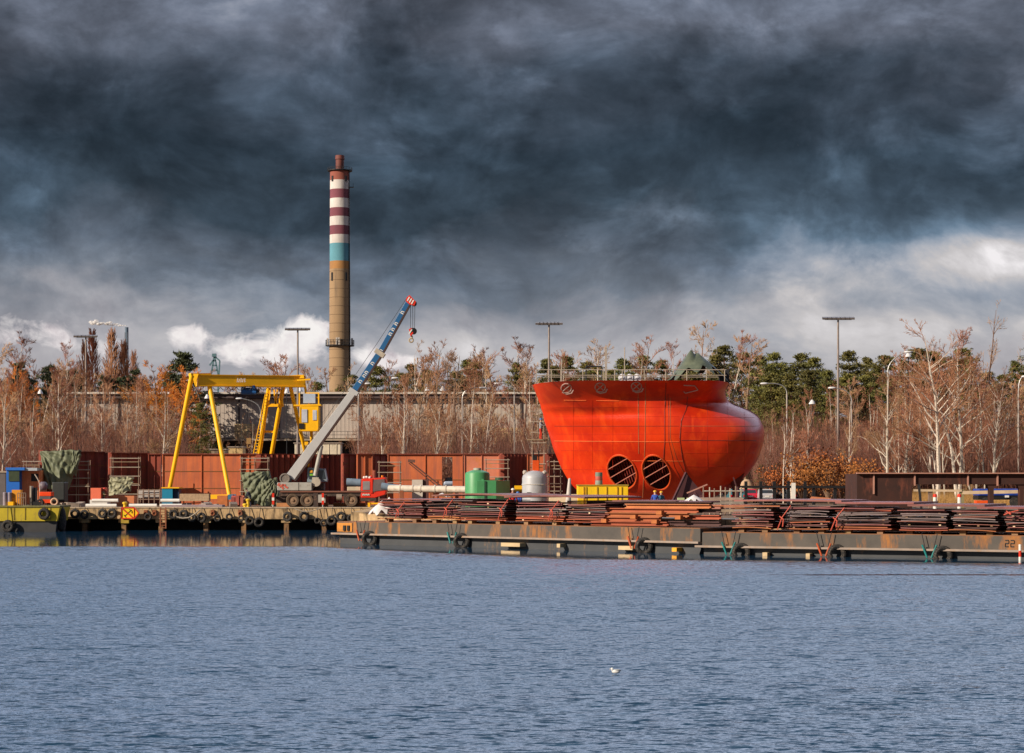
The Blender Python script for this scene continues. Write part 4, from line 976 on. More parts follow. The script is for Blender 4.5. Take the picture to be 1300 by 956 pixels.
q = MB(); q.tube(P(523, 426, Bm), P(522.5, 430, Bm), .09); q.torus(P(522, 432, Bm), .19, .07, 'Y', 14, 6); q.build('hook', mat('brass_hook', (.45, .36, .24), .5), hk)
q = MB(); q.tube(P(400, 604, Bm - .2), P(408, 566, Bm - .2), .20, n=12); cy = q.build('lift_cylinder', greyp, TC, smooth='auto')
q = MB(); q.tube(P(408, 566, Bm - .2), P(413, 546, Bm - .1), .11, n=10); q.build('piston_rod', steel, cy)

# ------------------------------------------------------------------ chimney
D = 720.0; CH = thing('chimney', 'very tall concrete chimney with red, white and blue bands above the wood', 'chimney', PX(431.5, D))
cx, cy_ = xat(431.5, D), D
def rad(py): return (12.4 + (py - 218) * 1.3 / 262) / F * D
bands = [(218, 229.5, 'r'), (229.5, 241, 'w'), (241, 252.5, 'p'), (252.5, 264.5, 'w'), (264.5, 275.5, 'p'), (275.5, 287, 'w'), (287, 298.5, 'p'), (298.5, 309.5, 'w'), (309.5, 320.5, 'b'), (320.5, 332, 'b'), (332, 342, 'o'), (342, 480, 'c')]
cmats = {'r': mat('faded_red_band', (.30, .09, .065), .85, 0, .2, .15, c3=(.28, .12, .09), c3amt=.4, streak=.7, c3scale=.4), 'w': mat('dirty_white_band', (.62, .58, .56), .85, 0, .2, .15, c3=(.36, .32, .32), c3amt=.40, streak=.8, c3scale=.4),
         'p': mat('maroon_band', (.20, .06, .085), .85, 0, .3, .15, c3=(.12, .05, .07), c3amt=.4, streak=.7, c3scale=.4), 'b': mat('blue_band', (.12, .33, .42), .85, 0, .25, .15, c3=(.07, .23, .33), c3amt=.4, streak=.7, c3scale=.4),
         'o': mat('orange_stained_concrete', (.42, .21, .075), .9, 0, .3, .15, c3=(.26, .15, .08), c3amt=.4, streak=.8, c3scale=.4),
         'c': mat('chimney_concrete', (.33, .22, .125), .9, 0, .2, .05, c2=(.26, .175, .105), c3=(.17, .12, .08), c3amt=.40, streak=.92, c3scale=.5)}
for y0, y1, kk in bands:
    m = MB(); zb = G if y1 == 480 else zy(y1, D)
    m.lathe((cx, cy_, 0), [(rad(y1) if y1 != 480 else rad(600), zb), (rad(y0), zy(y0, D))], 48, cap=False)
    o = m.build('shaft' if kk in 'co' else 'painted_band', cmats[kk], CH, smooth='auto'); 
    if kk not in 'co': o['label'] = {'r': 'faded red band', 'w': 'dirty white band', 'p': 'maroon band', 'b': 'blue band'}[kk]
for yj in list(range(345, 478, 11)):
    m = MB(); m.torus((cx, cy_, zy(yj, D)), rad(yj) + .01, .07, 'Z', 48, 4); m.build('lift_joint', mat('joint_brown', (.20, .13, .08), .9), CH)
m = MB(); m.lathe((cx, cy_, 0), [(rad(218) + .25, zy(218, D)), (rad(218) + .8, zy(217.6, D)), (rad(218) + .8, zy(217, D)), (.1, zy(217, D))], 48); m.build('top_slab', darksteel, CH)
m = MB(); m.lathe((cx, cy_, 0), [(1.5, zy(217, D)), (1.5, zy(203, D)), (1.72, zy(202.5, D)), (1.6, zy(197.5, D)), (1.2, zy(197.5, D))], 28); m.build('flue', mat('flue_red', (.17, .05, .04), .7, 0, .4, .3), CH, smooth='auto')
def ringrail(y, extra, posts, y2, nm):
    m = MB(); rr = rad(y) + extra
    m.lathe((cx, cy_, 0), [(rad(y) - .05, zy(y, D)), (rr, zy(y, D)), (rr, zy(y - .9, D)), (rad(y) - .05, zy(y - .9, D))], 40, cap=False)
    for i in range(posts):
        a = 2 * math.pi * i / posts; m.bar((cx + rr * math.cos(a), cy_ + rr * math.sin(a), zy(y, D)), (cx + rr * math.cos(a), cy_ + rr * math.sin(a), zy(y2, D)), .12)
    m.torus((cx, cy_, zy(y2, D)), rr, .07, 'Z', 40, 5); m.torus((cx, cy_, zy((y + y2) / 2, D)), rr, .05, 'Z', 40, 5)
    return m.build(nm, darksteel, CH)
ringrail(439.5, 1.3, 26, 432, 'platform'); ringrail(217.4, .9, 20, 213.5, 'top_railing')
for dx_, dy_ in ((-15.5, -1), (-12, 1), (-3, -1.5), (0, -1.5), (11, -1), (15.5, 1)):      # aerial drums on the platform
    m = MB(); x = cx + dx_ / F * D; y = D - 4.6 + abs(dx_) * .28; m.box((x, y, zy(434, D)), (.6, .6, 2.6)); m.build('aerial', mat('pale_aerial', (.55, .50, .46), .6), CH)
for dx_ in (-8.8, 8.6):
    for y in (352, 228): 
        m = MB(); a = math.asin(dx_ / 12.9); r_ = rad(y) + .02; m.box((cx + r_ * math.sin(a), cy_ - r_ * math.cos(a), zy(y, D)), (.8, .3, 3.0 if y == 352 else 2.0), rz=a); m.build('slot_window', black, CH)
m = MB(); m.bar((cx + rad(480) * .93 + .2, D - 1.6, G), (cx + rad(218) * .93 + .2, D - 1.6, zy(218, D)), .28, .3); m.build('ladder', darksteel, CH)
m = MB(); m.box((cx + 15 / F * D, D - .5, zy(238, D)), (1.6, 1.2, .2)); m.bar((cx + 17 / F * D, D - .5, zy(238, D)), (cx + 17 / F * D, D - .5, zy(233, D)), .12); m.build('side_bracket', darksteel, CH)

# far smokestack with steam, blue harbour crane
D = 1500.0; st = thing('smokestack', 'thin far blue grey smokestack with steam drifting from its top', 'smokestack', PX(160.5, D))
m = MB(); m.lathe((xat(160.8, D), D, 0), [(1.7, G), (1.35, zy(415.5, D))], 20); m.build('stack', mat('hazed_blue_stack', (.13, .19, .27), .8), st)  # blue tint puts the distance haze into stack and frame colours
m = MB()
for s in (-2.6, 2.4): m.bar((xat(160.5 + s, D), D - 1, G), (xat(160.5 + s * .55, D), D - 1, zy(422, D)), .5)
m.build('frame', mat('hazed_frame', (.16, .18, .22), .8), st)
vm = bpy.data.materials.new('steam'); vm.use_nodes = True; nt = vm.node_tree; pb = nt.nodes['Principled BSDF']; pb.inputs['Base Color'].default_value = (.93, .91, .90, 1); pb.inputs['Roughness'].default_value = 1; pb.inputs['Subsurface Weight'].default_value = 0
lw = nt.nodes.new('ShaderNodeLayerWeight'); lw.inputs['Blend'].default_value = .35; mr = nt.nodes.new('ShaderNodeMapRange'); mr.inputs['From Min'].default_value = .15; mr.inputs['From Max'].default_value = .75; mr.inputs['To Min'].default_value = .42; mr.inputs['To Max'].default_value = 0
nt.links.new(lw.outputs['Facing'], mr.inputs['Value']); nt.links.new(mr.outputs[0], pb.inputs['Alpha'])
m = MB(); q_ = random.Random(4)
for i in range(46):
    u = i / 45; px = 159 - 44 * u; py = 413.5 - 4.5 * u ** .8 + q_.gauss(0, .5 + u * 1.1); r_ = (1.0 + 1.4 * u) * q_.uniform(.5, 1.1); m.ball(P(px + q_.gauss(0, .8), py, D + q_.gauss(0, 1)), r_ * 1.5 * D / F, None, r_ * D / F, n=14, jit=.12)
tag(m.build('steam_plume', vm, loc=P(140, 412, D)), 'white steam drifting left from the thin far smokestack', 'steam', None, 'stuff')
bpy.data.objects['steam_plume'].data.polygons.foreach_set('use_smooth', [True] * len(bpy.data.objects['steam_plume'].data.polygons))
D = 640.0; hc = thing('harbour_crane', 'far blue green harbour crane top showing above the pines', 'harbour crane', PX(273, D)); bg_ = mat('faded_teal', (.10, .20, .24), .7)
m = MB()
for a_, b_ in (((268, 476), (272, 452)), ((277, 476), (272.5, 452)), ((269, 470), (276, 470)), ((270, 464), (275, 464)), ((271, 458), (274, 458)), ((272, 452), (279, 458)), ((279, 458), (278, 476)), ((266, 464), (271, 457))): m.bar(P(*a_, D), P(*b_, D), .45)
m.bar(PX(268, D), P(268, 476, D), .5); m.bar(PX(277, D), P(277, 476, D), .5); m.build('lattice_mast', bg_, hc)
m = MB(); m.box(P(272, 451, D), (1.3, 1.2, 1.0)); m.build('head', bg_, hc)

# ------------------------------------------------------------------ masts and lamps
def mast(px, ytop, D, label, half=12, n=6, yb=None):
    t = thing('floodlight_mast', label, 'floodlight mast', PX(px, D)); x = xat(px, D); zt = zy(ytop + 1, D)
    m = MB(); m.tube((x, D, G), (x, D, zt), .20, .11, 10); m.build('pole', mat('mast_steel', (.30, .25, .23), .5, .3), t, smooth='auto')
    w_ = half / F * D; m = MB(); m.bar((x - w_, D, zt), (x + w_, D, zt), .14); m.build('crossarm', darksteel, t)
    for i in range(n):
        xx = x - w_ + 2 * w_ * i / (n - 1); m = MB(); m.box((xx, D - .2, zt + .12), (.62, .5, .24), rx=.3); m.build('floodlight', mat('lamp_housing', (.22, .20, .20), .4, .3), t)
mast(109, 427, 270, 'leftmost tall floodlight mast before the distant poplars', 12); mast(378, 418, 262, 'tall floodlight mast left of the big chimney', 13); mast(697, 411, 240, 'tall floodlight mast at the left end of the red hull', 14, 7); mast(1064, 404.5, 235, 'tallest floodlight mast, right of the red hull', 17, 7)
def street(px, ytop, lx, ly, D, label, yb=None):
    t = thing('street_lamp', label, 'street lamp', PX(px, D), 'curved street lamps behind the yard'); x = xat(px, D); s = 1 if lx > px else -1
    zt = zy(ytop + 14, D); m = MB(); m.tube((x, D, G), (x, D, zt), .12, .08, 8); m.build('pole', mat('lamp_pole_grey', (.42, .37, .34), .6), t, smooth='auto')
    pe = P(lx, ly, D); pts = []
    p0 = Vector((x, D, zt)); p1 = Vector((x, D, zy(ytop, D) + .1)); 
    for i in range(9): u = i / 8; pts.append(p0 * (1 - u) ** 2 + p1 * 2 * u * (1 - u) + pe * u * u)
    m = MB(); m.path(pts, .06, 6); m.build('arm', steel, t)
    m = MB(); m.ball(pe + Vector((s * .25, 0, 0)), .48, .2, .14, n=10); m.build('lamp_head', mat('lamp_white', (.75, .75, .78), .35), t, smooth=True)
for a in ((587, 492, 610, 492.5, 240, 'curved street lamp facing right, behind the green tank'), (653, 486, 634, 487, 240, 'curved street lamp facing left, just left of the red hull'), (999, 486, 973, 487, 228, 'curved street lamp facing left beside the bulb of the red hull'),
          (1081, 495, 1059, 492.5, 230, 'curved street lamp facing left, right of the tallest mast'), (1127, 458, 1150, 447, 226, 'street lamp whose arm rises to the right before the pines'), (455, 492, 464, 487, 262, 'short street lamp behind the blue jib'),
          (517, 494, 504, 480, 255, 'street lamp leaning left, right of the blue jib'), (1293, 482, 1299, 478, 225, 'street lamp at the right edge of the photo'), (331, 510, 306, 506, 262, 'low street lamp seen between the gantry legs'), (254, 500, 240, 483, 290, 'street lamp just behind the left gantry legs')): street(*a)
for px, y, lb in ((195, 497, 'white cone lamp above the hall roof under the orange willow, the left one'), (215, 497, 'white cone lamp above the hall roof under the orange willow, the right one'), (51, 497, 'white cone lamp above the trees near the left edge'), (263, 503, 'white cone lamp just right of the front gantry leg'),
                  (364, 496, 'white cone lamp behind the right gantry frame, the left one'), (381, 494, 'white cone lamp behind the right gantry frame, the right one'), (543, 493, 'white cone lamp above the hall, left of the broad tan tree'), (562, 493, 'white cone lamp above the hall, inside the broad tan tree'), (262, 515, 'white lamp low between the gantry legs'), (1031, 510, 'small white lamp among the trees right of the red hull'), (1153, 450, 'small lamp head before the pines at the right')):
    D = 292.0 if px < 900 else 250.0; t = thing('cone_lamp', lb, 'lamp', PX(px, D), 'small lamps on poles'); m = MB(); m.tube(PX(px, D), P(px, y + 3, D), .06, n=6); m.build('pole', darksteel, t)
    m = MB(); m.lathe((xat(px, D), D, 0), [(.42, zy(y + 3, D)), (.34, zy(y + 1, D)), (.1, zy(y - 2.5, D))], 12); m.build('shade', mat('lamp_white', (.75, .75, .78)), t)
# ================================================================== the red hull block
HD = 168.5
hullm = mat('orange_red_hull_paint', (.74, .046, .006), .34, 0, .18, .25, c2=(.44, .017, .005), c3=(.74, .066, .008), c3amt=.42, streak=.85, c3scale=.8, spec=.38)
dkred = mat('dark_red_inside', (.13, .022, .018), .8, 0, .4, 1)  # darkened red paints the shade inside the tunnels; deck and strut share it
HT = thing('ship_hull_block', 'huge orange red ship hull block with bulbous end standing on the shore', 'ship hull', PX(820, HD))
#        py,  xl,  xr,   B,   uL,  uR, nL, nR
rowsT = [(484, 676, 923, 8.2, .30, .14, .50, .50), (492, 679, 919, 7.3, .34, .15, .52, .50), (500, 682, 920, 6.7, .38, .18, .60, .50), (506, 684, 923, 6.45, .42, .24, .72, .52), (511, 686, 930, 6.4, .44, .38, .85, .56),
         (516, 687, 943, 6.4, .46, .46, .95, .56), (521, 689, 953, 6.45, .50, .46, 1.05, .54), (526, 690, 960, 6.5, .52, .42, 1.12, .52), (532, 691, 964.5, 6.6, .52, .36, 1.18, .49), (541, 694, 968, 6.65, .54, .29, 1.25, .47), (550, 697, 969, 6.6, .56, .25, 1.3, .46),
         (560, 700, 968, 6.45, .57, .24, 1.33, .45), (570, 703, 965, 6.2, .60, .25, 1.35, .46), (580, 707, 962, 5.8, .62, .24, 1.38, .47), (590, 711, 957, 5.3, .64, .25, 1.38, .48), (600, 716, 950, 4.7, .64, .27, 1.35, .49),
         (610, 722, 941, 4.0, .62, .29, 1.2, .5), (620, 730, 928, 3.1, .58, .32, 1.0, .52), (629, 741, 911, 2.2, .56, .36, .86, .55), (637, 757, 889, 1.4, .52, .45, .75, .6), (642, 775, 866, .7, .5, .5, .6, .6)]
NU = 72
def hull_row(r):
    py, xl, xr, B, uL, uR, nL, nR = r; z = H + (HZ - py) / F * (HD - B * .85)
    near = []
    for i in range(NU + 1):
        u = .5 - .5 * math.cos(math.pi * i / NU)
        if u < uL: wv = max(0, 1 - ((uL - u) / uL) ** 2) ** nL
        elif u > 1 - uR: wv = max(0, 1 - ((u - (1 - uR)) / uR) ** 2) ** nR
        else: wv = 1
        near.append((xat(xl + (xr - xl) * u, HD), wv * B, z))
    ring = [Vector((x, HD - w_, z)) for x, w_, z in near] + [Vector((x, HD + w_, z)) for x, w_, z in near[-2:0:-1]]
    return ring
# interpolate rows smoothly (Catmull-Rom)
def cr(p0, p1, p2, p3, t): return tuple(.5 * ((2 * b) + (c - a) * t + (2 * a - 5 * b + 4 * c - d) * t * t + (-a + 3 * b - 3 * c + d) * t ** 3) for a, b, c, d in zip(p0, p1, p2, p3))
dense = []
for i in range(len(rowsT) - 1):
    p = [rowsT[max(0, min(len(rowsT) - 1, i + k))] for k in (-1, 0, 1, 2)]
    for s in range(3): dense.append(cr(*p, s / 3))
dense.append(rowsT[-1])
rings = [hull_row(r) for r in dense]; n = len(rings[0])
hb = MB(); hb.v = [tuple(p) for r in rings for p in r]
for j in range(len(rings) - 1):
    for i in range(n): hb.f.append([j * n + i, j * n + (i + 1) % n, (j + 1) * n + (i + 1) % n, (j + 1) * n + i]); hb.mi.append(0)
hb.f.append(list(range(n))); hb.f.append([(len(rings) - 1) * n + i for i in range(n)][::-1]); hb.mi += [1, 0]
hull = hb.build('shell', [hullm, dkred], HT, smooth=True); hull.data.set_sharp_from_angle(angle=R(40))
tree = BVHTree.FromPolygons(hb.v, hb.f)
eye = Vector((0, 0, H))
def onhull(px, py, lift=0.0):
    d = Vector(((px - 650) / F, 1, (HZ - py) / F)).normalized(); h, nn, _, _ = tree.ray_cast(eye, d)
    if h is None: return None, None
    if nn.dot(d) > 0: nn = -nn
    return h + nn * lift, nn
# two thruster tunnels cut into the shell
for (cx_, cy2, ax, ay, tilt) in ((790, 599, 17.2, 22.5, -28), (833.5, 599.5, 16.8, 23, -26)):
    c0, nn = onhull(cx_, cy2)
    tl = R(tilt); ring = []
    for i in range(48):
        t = 2 * math.pi * i / 48; ex, ey = ax * math.cos(t), ay * math.sin(t)
        x = cx_ + ex * math.cos(tl) - ey * math.sin(tl); y = cy2 + ex * math.sin(tl) + ey * math.cos(tl); ring.append((x, y))
    pts = [onhull(x, y)[0] for x, y in ring]
    axis = Vector((0, 1, 0))
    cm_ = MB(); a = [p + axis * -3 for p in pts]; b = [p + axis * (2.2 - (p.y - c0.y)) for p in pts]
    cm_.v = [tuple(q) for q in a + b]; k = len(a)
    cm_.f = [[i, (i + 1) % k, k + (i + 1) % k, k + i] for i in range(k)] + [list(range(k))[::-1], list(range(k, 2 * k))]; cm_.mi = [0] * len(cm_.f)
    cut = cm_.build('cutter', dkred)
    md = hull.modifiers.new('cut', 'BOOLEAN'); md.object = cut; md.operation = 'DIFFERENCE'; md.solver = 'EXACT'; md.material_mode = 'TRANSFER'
    bpy.context.view_layer.update(); dg = bpy.context.evaluated_depsgraph_get()
    nm_ = bpy.data.meshes.new_from_object(hull.evaluated_get(dg)); hull.modifiers.clear(); hull.data = nm_; bpy.data.objects.remove(cut)
    # rim and grille
    m = MB(); lp = [onhull(x, y, .03)[0] for x, y in ring] ; lp.append(lp[0]); m.path(lp, .08, 6); rim = m.build('tunnel_rim', mat('orange_rim', (.70, .09, .02), .4), HT, smooth='auto')
    def inside(x, y):
        ux, uy = x - cx_, y - cy2; X_, Y_ = ux * math.cos(-tl) - uy * math.sin(-tl), ux * math.sin(-tl) + uy * math.cos(-tl); return (X_ / ax) ** 2 + (Y_ / ay) ** 2 < .97
    def chord(px, py, dx_, dy_):
        f0 = 0
        while inside(px - dx_ * f0, py - dy_ * f0): f0 += .25
        f1 = 0
        while inside(px + dx_ * f1, py + dy_ * f1): f1 += .25
        return (px - dx_ * f0, py - dy_ * f0), (px + dx_ * f1, py + dy_ * f1)
    for off in (-13, 0, 13):
        px_, py_ = cx_ - off * .10 - 2, cy2 + off
        if not inside(px_, py_): continue
        e0, e1 = chord(px_, py_, .86, -.50); q0 = onhull(*e0, .02)[0]; q1 = onhull(*e1, .02)[0]
        m = MB(); m.bar(q0, q1, .065); m.build('grille_bar', mat('pale_pink_bar', (.40, .12, .08), .6), HT)
    for off in (-14, -10, -6, -2, 2, 6, 10, 14):
        px_, py_ = cx_ + off, cy2 - off * -.2
        if not inside(px_, py_): continue
        e0, e1 = chord(px_, py_, .35, .93); q0 = onhull(*e0, -.6)[0]; q1 = onhull(*e1, -.6)[0]
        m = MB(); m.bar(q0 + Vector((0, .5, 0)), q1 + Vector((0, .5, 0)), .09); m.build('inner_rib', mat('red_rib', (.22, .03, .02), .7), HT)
# seams, waterline marks, thruster signs painted on the shell
def hline(pts, r, mm, nm, lift=.004, par=None):
    q = []
    for (x0, y0), (x1, y1) in zip(pts, pts[1:]):
        nn_ = max(2, int(math.hypot(x1 - x0, y1 - y0) / 3))
        for i in range(nn_): q.append((x0 + (x1 - x0) * i / nn_, y0 + (y1 - y0) * i / nn_))
    q.append(pts[-1]); w3 = [onhull(x, y, lift)[0] for x, y in q]; w3 = [w_ for w_ in w3 if w_ is not None]
    m = MB(); m.path(w3, r, 4); return m.build(nm, mm, par or HT)
wsm = mat('chalky_mark', (.60, .42, .38), .7); ssm = mat('dark_seam', (.22, .03, .02), .6); tsm = mat('tan_seam', (.42, .16, .07), .6); ltm = mat('light_seam', (.80, .18, .05), .5)
for pts, r_, mm in (([(810, 486), (811, 576)], .03, tsm), ([(819.5, 486), (819, 560), (816, 632)], .03, tsm), ([(845.5, 486), (844, 520), (844, 560), (841, 600)], .035, ssm), ([(848, 500), (849, 530), (849, 560), (856, 592), (866, 612)], .02, ssm),
                    ([(851, 505), (851, 540), (851, 556), (859, 582), (871, 606)], .02, tsm), ([(873, 504), (871, 520), (865, 534), (863, 556), (866, 580), (871, 600), (884, 618)], .035, ssm), ([(704, 560), (780, 560.5), (862, 561)], .035, ltm),
                    ([(716, 508), (744, 508.4)], .03, ltm), ([(757, 508.5), (786, 509)], .03, ltm), ([(800, 585), (868, 585.5)], .025, ltm), ([(865, 559), (960, 559.5)], .03, ssm), ([(865, 541), (963, 541)], .02, tsm), ([(704, 541), (862, 541)], .02, ssm)): hline(pts, r_, mm, 'seam')
fsm = mat('faint_seam', (.54, .026, .006), .5)
for px in (728, 752, 778, 898, 924, 945): hline([(px, 508), (px, 560), (px + (0 if px < 880 else 0), 596)], .014, fsm, 'seam')
for y_ in (517, 529, 551, 572, 596): hline([(712, y_), (760, y_), (776, y_)] if y_ > 570 else [(706, y_), (862, y_)], .014, fsm, 'seam')
for y_ in (530, 549, 575, 592): hline([(868, y_), (958 if y_ < 580 else 942, y_)], .014, fsm, 'seam')
for cx_, cy2 in ((719, 492.5), (762, 491.5), (808, 490.5)):
    rg_ = [(cx_ + 6.5 * math.cos(a * .393), cy2 + 5.8 * math.sin(a * .393)) for a in range(17)]; hline(rg_, .05, wsm, 'thruster_mark', .01)
    hline([(cx_ - 4.5, cy2 - 4), (cx_ + 4.5, cy2 + 4)], .05, wsm, 'thruster_mark', .01); hline([(cx_ - 4.5, cy2 + 4), (cx_ + 4.5, cy2 - 4)], .05, wsm, 'thruster_mark', .01)
    hline([(cx_ - 5, cy2 + 5), (cx_, cy2 + 7.5), (cx_ + 7, cy2 + 6), (cx_ + 9, cy2 + 2)], .07, wsm, 'thruster_mark', .01)
hline([(868, 489), (882, 489.5), (886, 495), (870, 499), (868, 497)], .05, wsm, 'thruster_mark', .01)
# right end: ribbed edge plate and keel strut
topz = dense[0][0]; zT = rings[0][0].z
m = MB(); rl = [r[NU] + Vector((.05, 0, 0)) for r in rings[:24]]; m.path(rl, .10, 6); m.build('stem_edge', mat('pale_stem_edge', (.62, .30, .30), .5), HT)
m = MB(); m.prism([P(926, 600, 166), P(946, 598, 166), P(938, 622, 166), P(934, 650, 166), P(930, 650, 166), P(931, 622, 166)], (0, .8, 0)); m.build('keel_strut', dkred, HT)
m = MB()
for a_, b_ in (((871, 600), (850, 645)),): m.bar(P(*a_, 158), P(*b_, 157), .16)
m.prism([P(871, 601, 158.2), P(893, 627, 158.2), P(894, 646, 157.5), P(852, 646, 157.5)], (0, .25, 0))
tag(m.build('support_plate', mat('maroon_plate', (.09, .03, .035), .7), loc=PX(872, 158)), 'dark triangular support plate leaning against the bottom of the red hull', 'support plate')
m = MB(); m.bar(P(872, 626, 156), P(898, 615, 156), .10); tag(m.build('prop', mat('pinkish_prop', (.5, .25, .2), .6), loc=P(872, 626, 156)), 'thin pinkish prop slanting up under the bulb of the red hull', 'prop')
m = MB(); m.bar(P(931, 606, 161), P(936, 622, 161), .1); m.tube(P(936, 618, 161), PX(936, 161, G), .18); tag(m.build('stay_post', mat('maroon_plate', (.09, .03, .035)), loc=PX(936, 161)), 'dark post with a thin stay under the right end of the bulb', 'post')
# keel blocks that carry the hull
for px in (785, 808, 830, 855): m = MB(); m.box((xat(px, HD), HD, (G + 2.75) / 2), (1.2, 2.6, .9)); tag(m.build('keel_block', concretegrey, loc=PX(px, HD)), 'grey keel block under the bottom of the red hull', 'keel block', 'keel blocks under the red hull')
# deck railing and things on the deck
rt = thing('deck_railing', 'thin tube railing along the top edge of the red hull', 'railing', (xat(800, HD), HD, zT))
Dn = HD - 6.6
xs = [681, 700, 712, 740, 766, 790, 818, 845, 872, 897, 920]
for px in xs: m = MB(); m.tube((xat(px, Dn), Dn, zT - .02), (xat(px, Dn), Dn, zT + .95), .035, n=6); m.build('post', paletube, rt)
for zz in (.5, .95): m = MB(); m.tube((xat(681, Dn), Dn, zT + zz), (xat(922, Dn), Dn, zT + zz), .035, n=6); m.build('rail', paletube, rt)
m = MB()
for zz in (.5, .95): m.tube((xat(690, HD + 5), HD + 5, zT + zz), (xat(915, HD + 5), HD + 5, zT + zz), .03, n=5)
m.build('rail', paletube, rt)
for px, yt in ((713, 459), (770, 440), (768.5, 441), (793, 441), (780.5, 470)):
    m = MB(); m.tube((xat(px, HD - 4), HD - 4, zT - .02), P(px, yt, HD - 4), .04, n=6); tag(m.build('deck_pole', paletube, loc=(xat(px, HD - 4), HD - 4, zT)), {713: 'lone upright pole near the left end of the hull deck', 770: 'right one of the tall paired poles on the hull deck', 768.5: 'left one of the tall paired poles on the hull deck', 793: 'tall pole just behind the white bags on the hull deck', 780.5: 'short pole left of the white bags on the hull deck'}[px], 'pole')
m = MB(); m.tube(P(744, 465, HD - 3), P(764, 465.5, HD - 3), .06); m.tube(P(744, 465, HD - 3), (xat(744, HD - 3), HD - 3, zT), .05); m.tube(P(764, 465.5, HD - 3), (xat(764, HD - 3), HD - 3, zT), .05); tag(m.build('crossbar_frame', darksteel, loc=(xat(754, HD - 3), HD - 3, zT)), 'dark crossbar on two legs standing on the hull deck', 'frame')
bagm = mat('white_bag', (.62, .62, .68), .7, 0, .25, 3)
for px, lb in ((790, 'left one of the white sacks on the hull deck'), (799.5, 'middle white sack on the hull deck'), (809, 'right one of the white sacks on the hull deck')):
    m = MB(); m.ball((xat(px, HD - 5.5), HD - 5.5, zT + .33), .32, .35, .36, n=12, jit=.06); m.box((xat(px, HD - 5.5), HD - 5.5, zT + .30), (.5, .55, .58)); tag(m.build('sack', bagm, loc=(xat(px, HD - 5.5), HD - 5.5, zT), smooth='auto'), lb, 'sack', 'white sacks on the hull deck')
def heap(nm, label, c, rx, ry, peaks, m_, cat, folds=13, amp=.16, sz=1.0, seed=1):
    """folded cloth heap: base ellipse rising to several peaks"""
    rows = []; K = 16; J = 90
    for j in range(K + 1):
        v = j / K; row = []
        for i in range(J):
            a = 2 * math.pi * i / J; f = 1 + amp * math.sin(folds * a + 3 * mnoise.noise(Vector((math.cos(a) * 2, math.sin(a) * 2, v * 1.4 + seed)))) * (1 - v * .6) + .15 * mnoise.noise(Vector((math.cos(a) * 3, math.sin(a) * 3, v * 4 + seed)))
            x = math.cos(a) * rx * (1 - v) ** .85 * f; y = math.sin(a) * ry * (1 - v) ** .85 * f
            z = 0
            for (qx, qy, h, s) in peaks: z = max(z, h * max(0, 1 - math.hypot((x - qx) / s, (y - qy) / s)) ** .85)
            row.append(Vector(c) + Vector((x, y, z * sz + .02 + .05 * mnoise.noise(Vector((x * 2, y * 2, seed))))))
        row.append(row[0]); rows.append(row)
    m = MB(); m.grid(rows); o = m.build(nm, m_, loc=c, smooth=True); return tag(o, label, cat)
c0 = (xat(881, HD - 4), HD - 4, zT)
heap('tarpaulin', 'dark green tarpaulin heap peaked over gear at the right end of the hull deck', c0, 2.4, 1.6, [(-.25, -.1, 2.75, 1.75), (.30, 0, 2.5, 2.6)], mat('deck_tarpaulin', (.12, .14, .095), .55, 0, .35, 1.2, c2=(.05, .065, .05)), 'tarpaulin', 11, .2)
m = MB(); m.box((xat(919, HD - 3), HD - 3, zT + .4), (.8, 1, .8)); m.box((xat(923, HD - 3), HD - 3, zT + .6), (.3, .6, 1.2)); tag(m.build('winch_box', darksteel, loc=(xat(919, HD - 3), HD - 3, zT)), 'small dark winch box at the far right end of the hull deck', 'winch')

